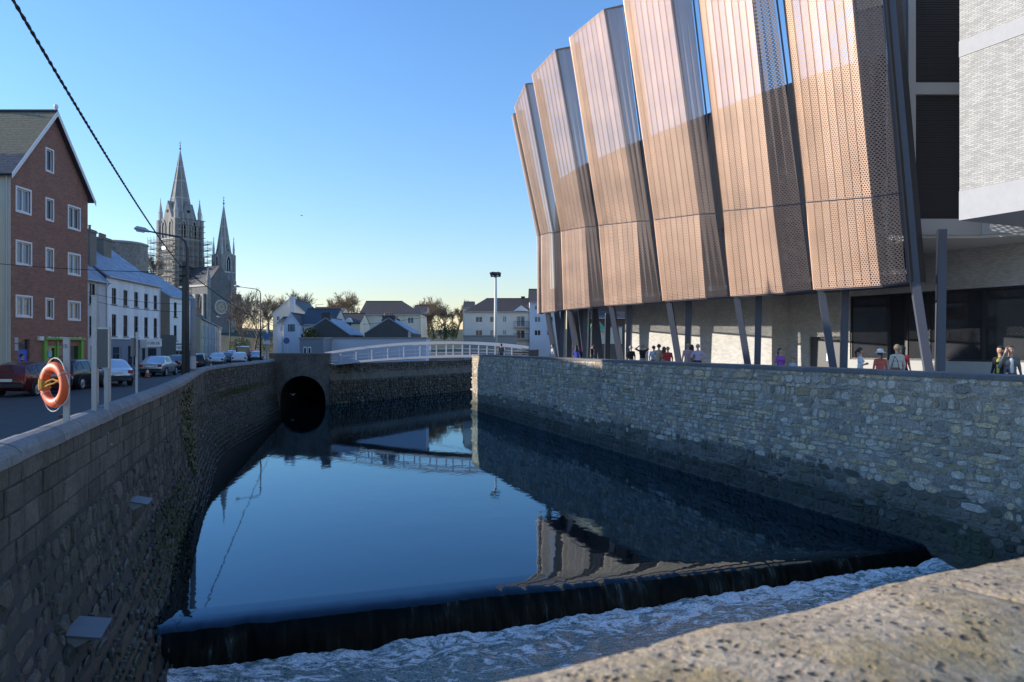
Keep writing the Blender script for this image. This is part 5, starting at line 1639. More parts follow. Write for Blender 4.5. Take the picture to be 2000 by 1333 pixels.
for i in range(len(marks) - 1):
    x0, x1 = marks[i], marks[i + 1]
    g = MB(); e = .004
    g.b2(x0 + e, x0 + .09, .06, .16, zb + e, zt - e); g.b2(x1 - .09, x1 - e, .06, .16, zb + e, zt - e); g.b2(x0 + .09, x1 - .09, .06, .16, zt - .1, zt - e); g.b2(x0 + .09, x1 - .09, .06, .16, zb + e, zb + .1)
    w_ = g.build('foyer_window', M_FRAME_DK, wl3)
    g = MB(); g.quad((x0, .12, zb), (x1, .12, zb), (x1, .12, zt), (x0, .12, zt)); g.build('pane', M_BIGGLASS, w_)
g = MB(); g.b2(s_w0 - .1, Lh, -.05, -.004, ZQ, zb - .01); g.build('plinth', mat('pale_plinth', (.42, .42, .41), .8, var=.08, bmp=.05), wl3)
# upper right: recessed frame bay and pale brick block
CB = P(1874, 431, 30.0)
pb_d = Vector((.414, -.91, 0)).normalized()
g = MB()
a = Vector((CB.x, CB.y, 0)); zb_ = CB.z
def pale(z0, z1, m, out, name):
    L_ = 15; b = a + pb_d * L_; n = Vector((pb_d.y, -pb_d.x, 0)); n = n if n.x < 0 else -n
    p = [a + n * out, b + n * out, b - n * 6, a - n * 6]
    g = MB()
    for i in range(4):
        q, r = p[i], p[(i + 1) % 4]; l = (r - q).length
        g.quad((q.x, q.y, z0), (r.x, r.y, z0), (r.x, r.y, z1), (q.x, q.y, z1), 0, [(0, z0), (l, z0), (l, z1), (0, z1)])
    g.add([(q.x, q.y, z0) for q in p] + [(q.x, q.y, z1) for q in p], [(3, 2, 1, 0), (4, 5, 6, 7)], 0, [(0, 0)] * 8)
    return g.build(name, m, ev)
zA_, zB_, zC_, zD_ = zb_, EYE + (676 - 374) / FPX * 30, EYE + (676 - 113) / FPX * 30, EYE + (676 - 82) / FPX * 30
pale(zA_, zB_, M_PRECAST, .03, 'precast_band'); pale(zB_ + .002, zC_, M_PALEBRICK, 0, 'brick_cladding'); pale(zC_ + .002, zD_, M_PRECAST, .03, 'precast_band'); pale(zD_ + .002, 22, M_PALEBRICK, 0, 'brick_cladding')
# recessed bay: grey frame with dark louvred panels
Yr = 33.6
xl, xr = ray(1733, Yr), ray(1905, Yr)
def zr_(py): return EYE + (676 - py) / FPX * Yr
g = MB(); g.b2(ray(1772, Yr), ray(1786, Yr), Yr - .12, Yr + .1, zr_(430), 22); g.build('frame_post', M_GREYBAND, ev)
g = MB(); g.b2(ray(1786, Yr) + .002, xr, Yr - .10, Yr + .1, zr_(186), zr_(163)); g.build('frame_rail', M_GREYBAND, ev)
g = MB(); g.b2(ray(1776, Yr), xr + 3, Yr - .3, Yr + 4, zr_(461), zr_(430)); g.build('floor_band', M_GREYBAND, ev)
xe = ray(1900, Yr); ed = Vector((22, -13.8, 0)).normalized()
g = MB(); a_ = Vector((xe + .2, Yr - .32, 0)); b_ = a_ + ed * 12; nn_ = Vector((ed.y, -ed.x, 0)); nn_ = nn_ if nn_.y > 0 else -nn_
g.hexa([(q.x, q.y, z) for z in (zr_(461), zr_(430) + .1) for q in (a_, b_, b_ + nn_ * .5, a_ + nn_ * .5)]); g.build('floor_band', M_GREYBAND, ev)
g = MB(); g.b2(xl, ray(1772, Yr) - .002, Yr - .02, Yr + .1, zr_(460), 22); g.build('side_panel', mat('bluegrey_panel', (.10, .12, .15), .35, var=.06, bmp=0), ev)
for (pa, pb_) in ((428, 187), (162, -120)):
    g = MB(); z0, z1 = zr_(pa), zr_(pb_); g.b2(ray(1786, Yr), xr + 1, Yr + .06, Yr + .14, z0, z1); lp = g.build('louvre_panel', M_INNER, ev)
    n = int((z1 - z0) / .11)
    for i in range(n):
        g = MB(); zz_ = z0 + (i + .5) * (z1 - z0) / n
        x0_, x1_ = ray(1788, Yr), xr + .5
        g.hexa([(x0_, Yr + .03, zz_ - .048), (x1_, Yr + .03, zz_ - .048), (x1_, Yr + .055, zz_ - .048), (x0_, Yr + .055, zz_ - .048), (x0_, Yr + .035, zz_ + .044), (x1_, Yr + .035, zz_ + .044), (x1_, Yr + .055, zz_ + .044), (x0_, Yr + .055, zz_ + .044)])
        g.build('slat', mat('dark_slat', (.03, .03, .034), .8, var=.1, bmp=0), lp)
g = MB(); g.b2(ray(1786, Yr), 44, Yr + .2, Yr + 6, zr_(430), 22); g.build('upper_block', M_INNER, ev)
g = MB(); g.prism([(ray(1776, Yr), Yr - .2), (xe + .2, Yr - .25), (xe + 14, Yr - 9), (44, Yr + 8), (19, Yr + 9)], zr_(461) - .14, zr_(461) - .003); g.build('soffit', M_SOFFIT, ev)
# ------------------------------------------------------------------ cars
M_TYRE = mat('tyre', (.018, .018, .018), .8, var=.1, bmp=0)
M_RIM = mat('alloy_rim', (.45, .46, .47), .35, metal=.7, var=.1, bmp=0)
M_CARGLASS = glass_mat('car_glass', (.02, .025, .03), .04, .8)
M_TAIL = mat('tail_lamp', (.35, .02, .015), .25, var=.1, bmp=0)
M_HEAD = mat('head_lamp', (.6, .62, .62), .15, var=.1, bmp=0)
M_PLATE = mat('number_plate', (.7, .7, .66), .5, var=.05, bmp=0)
M_BUMPER = mat('black_plastic', (.03, .03, .032), .6, var=.1, bmp=0)
def paint(name, col, metal=.3):
    m = mat(name, col, .28, metal, var=.04, bmp=0)
    b = m.node_tree.nodes['Principled BSDF']; b.inputs['Coat Weight'].default_value = .6; b.inputs['Coat Roughness'].default_value = .06
    return m
def car_proto(kind):
    """x forward, wheels on z=0. returns a hidden-from-nothing prototype thing (placed later)"""
    if kind == 'saloon':
        st = [(-2.2, .42, .62, .62, .62), (-2.12, .34, .86, .80, .90), (-1.55, .24, .95, .84, 1.02), (-1.0, .22, .96, .86, 1.38), (-.35, .22, .96, .87, 1.45), (.3, .22, .95, .87, 1.43), (.95, .22, .93, .86, 1.04), (1.7, .24, .86, .84, .90), (2.1, .30, .72, .76, .76), (2.2, .40, .58, .6, .6)]
    elif kind == 'hatch':
        st = [(-1.95, .42, .66, .70, .70), (-1.88, .32, .95, .80, 1.04), (-1.62, .24, 1.0, .83, 1.36), (-1.0, .22, 1.0, .84, 1.48), (-.3, .22, .99, .85, 1.50), (.35, .22, .97, .85, 1.45), (1.0, .22, .94, .84, 1.06), (1.6, .26, .84, .80, .90), (1.9, .36, .66, .7, .70)]
    else:   # van
        st = [(-2.4, .45, .9, .86, 1.0), (-2.36, .32, 1.15, .92, 2.05), (-1.6, .26, 1.15, .93, 2.15), (-.4, .26, 1.15, .93, 2.17), (.8, .26, 1.13, .92, 2.12), (1.45, .26, 1.1, .9, 1.45), (2.1, .30, .95, .86, 1.08), (2.4, .42, .7, .75, .75)]
    t = thing('parked_car', 'car', 'car')
    rings = []
    for (x, zb, zs_, w, zr) in st:
        wr = w * (.96 if zr - zs_ < .1 else .74 if kind != 'van' else .86)
        rings.append([(x, 0, zb), (x, w * .86, zb), (x, w, zb + .16), (x, w * 1.0, zs_ - .12), (x, w * .965, zs_), (x, wr, zr - .05), (x, wr * .8, zr), (x, 0, zr + .02)])
    n = len(rings[0]); g = MB(); vs = []
    for r_ in rings: vs += r_
    m0 = len(vs)
    for r_ in rings: vs += [(x, -y, z) for x, y, z in r_]
    fs = []
    for s0 in (0, m0):
        for i in range(len(rings) - 1):
            for j in range(n - 1):
                fs.append((s0 + i * n + j, s0 + i * n + j + 1, s0 + (i + 1) * n + j + 1, s0 + (i + 1) * n + j))
        fs.append(tuple(s0 + j for j in range(n))); fs.append(tuple(s0 + (len(rings) - 1) * n + j for j in range(n)))
    g.add(vs, fs)
    me = g.mesh('body', paint('car_paint_base', (.3, .3, .32)))
    bm = bmesh.new(); bm.from_mesh(me); bmesh.ops.remove_doubles(bm, verts=bm.verts, dist=1e-4); bmesh.ops.recalc_face_normals(bm, faces=bm.faces); bm.to_mesh(me); bm.free()
    me.polygons.foreach_set('use_smooth', [True] * len(me.polygons))
    try: me.set_sharp_from_angle(angle=R(38))
    except Exception: pass
    body = put('body', me, t)
    # glass
    def pt(i, j, s_): x, y, z = rings[i][j]; return Vector((x, y * s_, z))
    cab = [i for i, s_ in enumerate(st) if s_[4] - s_[2] > .25]
    for s_ in (1, -1):
        for i, j in zip(cab, cab[1:]):
            a, b, c, d = pt(i, 4, s_), pt(j, 4, s_), pt(j, 5, s_), pt(i, 5, s_)
            if kind == 'van' and i < cab[-1] - 1: continue
            q = []
            for u, v in ((.06, .08), (.94, .08), (.94, .92), (.06, .92)):
                q.append(a.lerp(b, u).lerp(d.lerp(c, u), v) + Vector((0, .012 * s_, .0)))
            g = MB(); g.add(q, [(0, 1, 2, 3)]); g.build('side_window', M_CARGLASS, t)
    for (i, j, nm) in ((cab[0] - 1, cab[0], 'rear_window'), (cab[-1] + 1, cab[-1], 'windscreen')):
        a, b = pt(i, 4, 1), pt(i, 4, -1); c, d = pt(j, 5, -1), pt(j, 5, 1)
        if kind != 'saloon' and nm == 'rear_window':
            a = a.lerp(d, .12); b = b.lerp(c, .12)
        out = Vector((-.02 if nm == 'rear_window' else .02, 0, .015))
        q = []
        for u, v in ((.1, .1), (.9, .1), (.9, .92), (.1, .92)):
            q.append(a.lerp(b, u).lerp(d.lerp(c, u), v) + out)
        g = MB(); g.add(q, [(0, 1, 2, 3)]); g.build(nm, M_CARGLASS, t)
    xr, xf = st[0][0], st[-1][0]; wb = (xf - xr) * .30
    for sx_ in (-1, 1):
        for sy_ in (-1, 1):
            cx_, cy_ = sx_ * wb - (.02 if kind == 'van' else .0), sy_ * (.76 if kind != 'van' else .84)
            g = MB(); g.lathe([(.2, -.1), (.31, -.1), (.315, -.06), (.315, .06), (.31, .1), (.2, .1)], 18)
            g.v = [(x, z, y) for x, y, z in g.v]; tr_ = g.build('wheel', M_TYRE, t, loc=(cx_, cy_, .315), smooth=False)
            g = MB(); g.lathe([(.05, .085), (.2, .075), (.215, .108), (.19, .10), (.06, .118)], 14); g.v = [(x, z * sy_, y) for x, y, z in g.v]; g.build('rim', M_RIM, tr_)
            g = MB(); k = 14      # arch lip
            pts = [(cx_ + .385 * math.cos(a), sy_ * (st[3][3] + .004), .315 + .385 * math.sin(a)) for a in np.linspace(0, math.pi, k)]
            g.tube(pts, .028, 4); g.build('wheel_arch', M_BUMPER, t)
    for sy_ in (-1, 1):
        g = MB(); zt_ = .82 if kind != 'van' else 1.0; y0 = sy_ * .62
        g.box((xr + (.06 if kind != 'saloon' else .04), y0 * (1.02 if kind != 'van' else 1.2), zt_ - .04), (.09, .24, .18 if kind == 'saloon' else .3)); g.build('tail_lamp', M_TAIL, t)
        g = MB(); g.box((xf - .12, sy_ * .6, .68), (.16, .28, .13)); g.build('headlight', M_HEAD, t)
        g = MB(); g.box((st[-4][0] - .1, sy_ * 1.0, st[-4][2] + .08), (.12, .2, .13)); g.build('mirror', M_BUMPER, t)
    g = MB(); g.box((xr - .03, 0, .5), (.12, 1.45, .16)); g.build('bumper', M_BUMPER, t); g = MB(); g.box((xf + .01, 0, .46), (.12, 1.3, .16)); g.build('bumper', M_BUMPER, t)
    g = MB(); g.box((xr - .02, 0, .72 if kind != 'van' else .8), (.06, .52, .12)); g.build('number_plate', M_PLATE, t)
    return t
protos = {k: car_proto(k) for k in ('saloon', 'hatch', 'van')}
used = set()
street_dir = R(109)
def car(kind, px, py, rot, pm, label, Y=None):
    src = protos[kind]
    o = copy_tree(src) if kind in used else src
    used.add(kind)
    Y = Y or EYE * FPX / (py - 676)
    o.location = ((px - 1000) / FPX * Y, Y, 0.006); o.rotation_euler = (0, 0, rot)
    tag(o, label, 'van' if kind == 'van' else 'car', 'cars along the street')
    o.name = 'van' if kind == 'van' else 'parked_car'
    for ch in o.children:
        if ch.name.split('.')[0] == 'body':
            ch.material_slots[0].link = 'OBJECT'; ch.material_slots[0].material = pm
    return o
PT_SILVER = paint('silver_paint', (.42, .44, .47), .6); PT_WHITE = paint('white_car_paint', (.62, .64, .66), 0); PT_BLACK = paint('black_car_paint', (.012, .012, .015), .2); PT_RED = paint('maroon_paint', (.10, .008, .010), .2)
PT_BLUE = paint('dark_blue_paint', (.02, .035, .10), .3); PT_LSILV = paint('pale_silver_paint', (.52, .55, .60), .5); PT_ORED = paint('bright_red_paint', (.40, .03, .02), .1)
car('hatch', 66, 771, R(92), PT_RED, 'dark maroon hatchback parked before the brick gable, behind the lifebuoy')
car('hatch', 150, 762, R(94), PT_BLACK, 'black hatchback parked outside the green shopfront', 38.5)
car('saloon', 215, 754, R(128), PT_LSILV, 'pale silver car turned out across the road beyond the short post', 42)
car('saloon', 311, 735, R(100), PT_SILVER, 'silver saloon parked outside the long white house beside a traffic cone', 55)
car('saloon', 345, 730, R(102), PT_BLACK, 'black saloon parked just ahead of the silver saloon', 62)
car('hatch', 388, 722, R(104), PT_BLACK, 'black hatchback parked beyond the street poles', 69)
car('saloon', 424, 716, R(108), PT_SILVER, 'silver saloon parked by the low terrace', 80)
car('saloon', 441, 712, R(108), PT_BLUE, 'blue saloon parked ahead of the silver one by the low terrace', 90)
car('hatch', 468, 714, R(108), PT_WHITE, 'white hatchback driving close to the river wall', 84)
car('van', 475, 703, R(108), PT_BLUE, 'dark blue van ahead of the white hatchback', 104)
car('hatch', 501, 706, R(105), PT_LSILV, 'pale silver hatchback near the bridge end of the wall', 105)
car('hatch', 497, 693, R(108), PT_ORED, 'small bright red car far along the street', 150)
car('hatch', 452, 700, R(108), PT_LSILV, 'pale car parked at the far end of the low terrace', 118)

# ------------------------------------------------------------------ street furniture
def post(name, label, cat, px, Y, z0, z1, w, d, m, cap=True):
    x = (px - 1000) / FPX * Y
    t = thing(name, label, cat, (x, Y, z0))
    g = MB(); g.box((0, 0, (z1 - z0) / 2), (w, d, z1 - z0), R(18)); g.build('post', m, t)
    if cap:
        g = MB(); g.box((0, 0, z1 - z0 + .012), (w + .02, d + .02, .02), R(18)); g.build('cap', m, t)
    g = MB(); g.box((0, 0, .012), (w + .12, d + .12, .02), R(18)); g.build('base_plate', m, t)
    return t
lp = post('lifebuoy_post', 'square galvanised post carrying the orange lifebuoy', 'post', 130, 12.9, .115, 2.33, .09, .09, M_GALV)
text_obj(lp, '13', .085, (-.0, -.072, 2.08), (R(90), 0, R(18)), M_INK)
for zz_ in (1.78, .98):
    g = MB(); g.box((-.05, .02, zz_ - .115), (.14, .13, .05), R(18)); g.build('bracket', M_BUMPER, lp)
# lifebuoy
M_ORANGE = mat('lifebuoy_orange', (.72, .10, .022), .5, var=.08, scale=6, bmp=.05)
lc = P(106, 752, 12.85)
lb = thing('lifebuoy', 'orange ring lifebuoy with coiled rope hung on the near post', 'lifebuoy', (lc.x, lc.y, lc.z), R(-30))
def torus(R0, r0, nr=36, ns=14, a0=0, a1=2 * math.pi, sq=1.0):
    g = MB()
    for i in range(nr + 1):
        a = a0 + (a1 - a0) * i / nr
        for j in range(ns):
            b = 2 * math.pi * j / ns
            rr3 = R0 + r0 * math.cos(b); g.v.append((rr3 * math.cos(a), sq * r0 * math.sin(b), rr3 * math.sin(a)))
    for i in range(nr):
        for j in range(ns):
            g.f.append([i * ns + j, i * ns + (j + 1) % ns, (i + 1) * ns + (j + 1) % ns, (i + 1) * ns + j]); g.mi.append(0); g.uv.append(None)
    return g
torus(.31, .088, 44, 16, sq=.8).build('ring', M_ORANGE, lb, smooth=True)
for a in (.6, 2.2, 3.7, 5.2):
    torus(.31, .0905, 4, 16, a - .045, a + .045, .82).build('reflective_band', mat('faded_band', (.55, .30, .22), .5, var=.1, bmp=0), lb, smooth=True)
M_ROPE = mat('yellow_rope', (.45, .24, .04), .9, var=.2, scale=30)
g = MB()
for q in range(11):
    a = math.pi + (q - 5) * .055
    pts = []
    for j in range(13):
        b = 2 * math.pi * j / 12; rr3 = .31 + .103 * math.cos(b); pts.append((rr3 * math.cos(a), .085 * math.sin(b), rr3 * math.sin(a)))
    g.tube(pts, .009, 5)
    
g.build('coiled_rope', M_ROPE, lb)
g = MB(); g.tube([(-.22, -.03, .02), (-.1, -.06, .06), (.05, -.05, .10), (.2, -.04, .07), (.3, -.02, .0)], .016, 6); g.tube([(-.22, -.04, -.04), (-.05, -.07, .0), (.1, -.06, .03), (.26, -.03, .1)], .014, 6); g.build('rope_lashing', M_ROPE, lb)
M_CORD = mat('white_grab_line', (.55, .54, .5), .8, var=.1)
g = MB()
for a0 in (.6, 2.2, 3.7, 5.2):
    a1 = a0 + 1.55; pts = []
    for j in range(9):
        f = j / 8; a = lerp(a0, a1, f); rr3 = .40 + .07 * math.sin(math.pi * f); pts.append((rr3 * math.cos(a), 0.0, rr3 * math.sin(a)))
    g.tube(pts, .010, 5)
g.build('grab_line', M_CORD, lb)

post('frame_post', 'tall square galvanised post rising above the river wall', 'post', 184, 15.0, .115, 3.2, .085, .085, M_GALV)
post('short_post', 'short square galvanised post beside the tall one', 'post', 208, 15.6, .115, 1.72, .08, .08, M_GALV)
# information board seen from behind
Yb_ = 17.5
sb = thing('notice_board', 'dark backed notice board on two slim posts between the galvanised posts', 'sign', ((202 - 1000) / FPX * Yb_, Yb_, .115), R(-12))
g = MB(); g.b2(-.145, .145, -.02, .02, 1.57, 2.48); bd = g.build('board', mat('board_back', (.05, .065, .085), .35, var=.12, scale=2, bmp=0), sb)
for xx in (-.165, .165):
    g = MB(); g.b2(xx - .018, xx + .018, -.03, .03, 0, 2.52); g.build('post', M_GALV, sb)
g = MB(); g.b2(-.147, .147, -.025, .025, 2.48, 2.52); g.build('top_rail', M_GALV, sb)
# slim sign pole further on
Ys = 20.2
sp_ = thing('sign_pole', 'slim grey sign pole with a blank edge-on plate before the funeral sign', 'sign', ((267 - 1000) / FPX * Ys, Ys, .115))
g = MB(); g.tube([(0, 0, 0), (0, 0, 2.46)], .032, 8); g.build('pole', M_GALV, sp_)
g = MB(); g.box((-.05, -.05, 2.05), (.03, .40, .5), R(8)); g.build('sign_plate', mat('sign_back', (.18, .19, .2), .5, metal=.3, var=.1, bmp=0), sp_)

# lamp column with wires
def lamp(name, label, px, Y, z, arm, wood=False, r0=.09, rot=0.0):
    x = (px - 1000) / FPX * Y
    t = thing(name, label, 'street lamp', (x, Y, .1))
    g = MB()
    pts = [(0, 0, 0), (0, 0, z * .5), (0, 0, z - .55), (-.05 * arm, 0, z - .2), (-.18 * arm, 0, z + .02), (-arm, 0, z + .32)]
    g.tube(pts, [r0, r0 * .85, r0 * .6, r0 * .5, r0 * .42, r0 * .35], 10); g.build('column', M_LAMPCOL, t, smooth=True)
    g = MB(); g.tube([(-arm + .1, 0, z + .29), (-arm - .12, 0, z + .38), (-arm - .5, 0, z + .45), (-arm - .62, 0, z + .44)], [.05, .11, .12, .04], 10); hd_ = g.build('lantern', M_GALV, t, smooth=True)
    g = MB(); g.tube([(-arm - .14, 0, z + .30), (-arm - .5, 0, z + .37)], [.07, .08], 8); g.build('lens', M_HEAD, hd_)
    return t
M_LAMPCOL = mat('lamp_column_paint', (.045, .047, .05), .5, var=.15, bmp=0)
LY = 36.0
lamp('street_lamp', 'tall dark street lamp with a long arm reaching over the road', 366, LY, 7.35, 1.95, r0=.11)
up_ = thing('utility_pole', 'weathered wooden utility pole with wires beside the tall street lamp', 'utility pole', ((361 - 1000) / FPX * (LY + .6), LY + .6, .1))
g = MB(); g.tube([(0, 0, 0), (0, 0, 6.25)], [.16, .12], 12); g.build('pole', M_WOODPOLE, up_, smooth=True)
for zz_ in (6.0, 5.55):
    g = MB(); g.tube([(math.cos(a) * .26, math.sin(a) * .26, zz_) for a in np.linspace(0, 2 * math.pi, 15)], .03, 5); g.build('cable_coil', M_BLACK, up_)
for zz_ in (6.1, 5.7, 5.3):
    g = MB(); g.lathe([(.03, 0), (.06, .05), (.035, .09), (.06, .13), (.02, .18)], 8, (.17, -.05, zz_)); g.build('insulator', mat('brown_ceramic', (.10, .05, .03), .3, var=.1, bmp=0), up_)
cp_ = thing('concrete_pole', 'pale concrete pole with stickers just right of the wooden pole', 'utility pole', ((377 - 1000) / FPX * (LY + 3.0), LY + 3.0, .1))
g = MB(); g.tube([(0, 0, 0), (0, 0, 4.6)], [.16, .13], 12); g.build('pole', mat('concrete_pole_grey', (.26, .26, .255), .8, var=.2, scale=3), cp_, smooth=True)
g = MB(); g.tube([(0, 0, .9), (0, 0, 1.55)], [.157, .153], 12); g.build('sticker_band', mat('torn_stickers', (.45, .43, .42), .8, var=.5, scale=12, bmp=0), cp_)
lamp('street_lamp', 'slim street lamp near the bridge with its arm over the road', 509, 92, 9.1, 2.6, r0=.11)
lamp('street_lamp', 'distant street lamp along the low terrace', 449, 150, 7.6, 2.0, r0=.12)
for (px, Y, z, lab) in ((521, 110, 5.6, 'grey pole with a small blue sign past the slim street lamp'), (617, 115, 8.6, 'thin lamp mast above the slate roofs')):
    t = thing('mast_pole', lab, 'pole', ((px - 1000) / FPX * Y, Y, .0)); g = MB(); g.tube([(0, 0, 0), (0, 0, z)], [.11, .06], 8); g.build('pole', M_GALV, t)
    if px == 521:
        g = MB(); g.box((0, -.13, 3.6), (.9, .05, .8)); g.build('sign_plate', mat('blue_sign', (.08, .16, .35), .5, var=.1, bmp=0), t); g = MB(); g.box((0, -.13, 2.7), (1.0, .05, .5)); g.build('sign_plate', M_PLATE, t)
    else:
        g = MB(); g.tube([(0, 0, z - .05), (1.2, 0, z + .05)], .035, 6); g.build('arm', M_GALV, t)
t = thing('road_sign', 'round blue road sign by the cabin on the bridge', 'sign', ((560 - 1000) / FPX * 79, 79, 0.0))
g = MB(); g.tube([(0, 0, 0), (0, 0, 2.7)], .04, 8); g.build('pole', M_GALV, t)
g = MB(); g.lathe([(.33, -.01), (.33, .01)], 20); g.v = [(x, z - .06, y + 2.75) for x, y, z in g.v]; g.build('sign_plate', mat('blue_sign_face', (.10, .12, .30), .4, var=.1, bmp=0), t)
# flood light mast
fm = thing('floodlight_mast', 'tall pale mast with a cluster of dark floodlights', 'mast', ((968 - 1000) / FPX * 112, 112, .3))
ztm = EYE + (676 - 545) * 112 / FPX
g = MB(); g.tube([(0, 0, 0), (0, 0, ztm * .55), (0, 0, ztm)], [.30, .24, .17], 12); g.build('mast', mat('mast_paint', (.55, .54, .52), .6, var=.1, bmp=0), fm, smooth=True)
g = MB(); g.box((0, 0, ztm + .05), (1.5, .5, .12)); hd_ = g.build('head_frame', M_FRAME_DK, fm)
for i, (xx, rr3) in enumerate(((-.55, .3), (0, -.2), (.5, .5), (-.2, .9))):
    g = MB(); g.box((0, 0, 0), (.55, .3, .5)); g.box((0, -.17, 0), (.48, .04, .42)); o = g.build('floodlight', M_FRAME_DK, hd_); o.location = (xx, -.2 if i < 3 else .2, ztm + .42); o.rotation_euler = (R(-25), R(15 * (i - 1)), rr3)

# cables
def cable(label, pts_, r, sag, m=M_BLACK, n=26, twist=0):
    a, b = Vector(pts_[0]), Vector(pts_[1])
    g = MB(); L_ = (b - a).length
    path = [a.lerp(b, i / n) + Vector((0, 0, -sag * 4 * (i / n) * (1 - i / n))) for i in range(n + 1)]
    if twist:
        k = n * 8; 
        for ph in (0, math.pi):
            pp = []
            for i in range(k + 1):
                f = i / k; p = a.lerp(b, f) + Vector((0, 0, -sag * 4 * f * (1 - f))); an = f * twist * 2 * math.pi + ph
                pp.append(p + Vector((math.cos(an), 0, math.sin(an))) * r * .7)
            g.tube(pp, r * .8, 5)
    else:
        g.tube(path, r, 5)
    return tag(g.build('overhead_cable', m), label, 'cable', 'overhead cables')
pt_ = Vector(((361 - 1000) / FPX * (LY + .6), LY + .6, 6.1))
cable('thick twisted black cable slanting across the sky to the wooden pole', (P(22, -6, 9.0), pt_ + Vector((0, -.15, -.12))), .019, .25, twist=60)
cable('black cable running on from the wooden pole towards the cathedral', (pt_ + Vector((0, .15, -.2)), P(545, 638, 120)), .03, .6)
cable('thin level wire in front of the brick gable', (P(-40, 512, 30), pt_ + Vector((-.1, 0, -.25))), .014, .12)
cable('thin wire crossing the long white house front', (P(150, 566, 48), Vector(((377 - 1000) / FPX * (LY + 3), LY + 3, 4.4))), .012, .25)
cable('lower thin wire crossing the long white house front', (P(150, 578, 48), Vector(((377 - 1000) / FPX * (LY + 3), LY + 3, 4.0))), .012, .3)
cable('far wire strung past the cream block to the apartments', (P(640, 638, 118), P(905, 606, 128)), .03, .5)
# traffic cones
M_CONE = mat('cone_orange', (.55, .09, .03), .5, var=.1, bmp=0)
for (px, Y, lab) in ((288, 51, 'orange traffic cone beside the silver saloon'), (412, 68, 'orange traffic cone by the wall before the white hatchback'), (276, 60, 'orange traffic cone on the pavement before the long white house')):
    t = thing('traffic_cone', lab, 'traffic cone', ((px - 1000) / FPX * Y, Y, .012), 0, 'traffic cones'); g = MB(); g.lathe([(.15, .03), (.13, .12), (.03, .72), (.02, .74)], 14); g.build('cone', M_CONE, t)
    g = MB(); g.box((0, 0, .02), (.4, .4, .04)); g.build('foot', M_BLACK, t); g = MB(); g.lathe([(.098, .34), (.073, .50)], 14); g.build('reflective_band', M_PLATE, t)

# outfall flaps and ledges on the left wall
def flap(label, px, py, Y, w, d, h):
    p = P(px, py, Y); s = LS[int(np.argmin([abs(q.y - Y) for q in LW]))]; _, t_, n_ = lw_at(s)
    t = thing('outfall_hood', label, 'outfall hood', tuple(lw_face(s, p.z)), math.atan2(t_.y, t_.x), 'metal hoods on the river wall')
    g = MB(); g.hexa([(-w / 2, .1, -.0), (w / 2, .1, -.0), (w / 2, -d, -h), (-w / 2, -d, -h), (-w / 2, .1, .025), (w / 2, .1, .025), (w / 2, -d, -h + .025), (-w / 2, -d, -h + .025)]); g.build('hood', mat('slate_grey_sheet', (.13, .15, .18), .5, metal=.2, var=.2, scale=3, bmp=.1), t)
    for xx in (-w / 2 + .05, w / 2 - .05):
        g = MB(); g.add([(xx, .05, -.02), (xx, -d * .8, -h * .85), (xx, .05, -h - .2), (xx + .02, .05, -.02), (xx + .02, -d * .8, -h * .85), (xx + .02, .05, -h - .2)], [(0, 1, 2), (3, 5, 4), (0, 3, 4, 1), (1, 4, 5, 2)]); g.build('bracket', M_GALV, t)
    g = MB(); g.box((0, .0, -h - .35), (w * .5, .2, .5)); g.build('pipe_mouth', M_DARKROOM, t)
flap('small grey sheet metal hood half way down the left river wall', 285, 975, 17.3, .75, .42, .12)
flap('larger grey sheet metal hood near the bottom left of the river wall', 90, 1225, 11.3, .85, .5, .12)

# ------------------------------------------------------------------ plants on the left wall
def leaf_patch(name, label, cat, s0, s1, zf0, zf1, n, size, m, seed, outw=.12, stem=True):
    r = random.Random(seed); t = thing(name, label, cat, tuple(lw_face((s0 + s1) / 2, zf0((s0 + s1) / 2))))
    org = Vector(t.location); g = MB()
    for i in range(n):
        s = r.gauss((s0 + s1) / 2, (s1 - s0) / 3.2); f = r.random(); z = lerp(zf0(s), zf1(s), f)
        if noise.noise((s * 2.2, z * 1.8, seed)) < -.18: continue
        p = lw_face(s, z); _, t_, n_ = lw_at(s)
        p = p + n_ * (.04 + outw * r.random() * (1 + .6 * noise.noise((s * 1.5, z * 1.5, 2)))) - org
        a = r.uniform(0, 6.28); sz = size * r.uniform(.6, 1.3)
        u = (t_ * math.cos(a) + Vector((0, 0, 1)) * math.sin(a) + n_ * r.uniform(-.5, .5)).normalized(); v = u.cross((n_ + Vector((r.uniform(-.5, .5), r.uniform(-.5, .5), .5))).normalized()).normalized()
        g.add([p - u * sz * .5, p + v * sz * .38, p + u * sz * .5, p - v * sz * .38], [(0, 1, 2, 3)])
    o = g.build('leaves', m, t, recalc=False); o['kind'] = 'stuff'
    if stem:
        g = MB()
        for q in range(5):
            s = lerp(s0, s1, (q + .5) / 5); pts = []
            for k in range(9):
                z = lerp(zf1(s), zf0(s), k / 8); pp = lw_face(s + .25 * noise.noise((q, k * .6, 0)), z); _, _, n_ = lw_at(s); pts.append(pp + n_ * .05 - org)
            g.tube(pts, .015, 4)
        g.build('stem', M_WOODPOLE, t)
    return t
M_IVY = mat('ivy_leaf', (.055, .085, .025), .55, var=.5, scale=6, bmp=0, rand=.45, tint=((.11, .085, .03), .6))
M_MOSS = mat('moss', (.06, .085, .018), .95, var=.4, scale=5, bmp=.2, rand=.3)
s_iv = LS[int(np.argmin([abs(p.y - 31.2) for p in LW]))]
leaf_patch('ivy', 'green ivy hanging down the left river wall before the bend', 'ivy', s_iv - 2.3, s_iv + 1.7, lambda s: .45, lambda s: -3.3 + .5 * abs(s - s_iv), 5600, .11, M_IVY, 3)
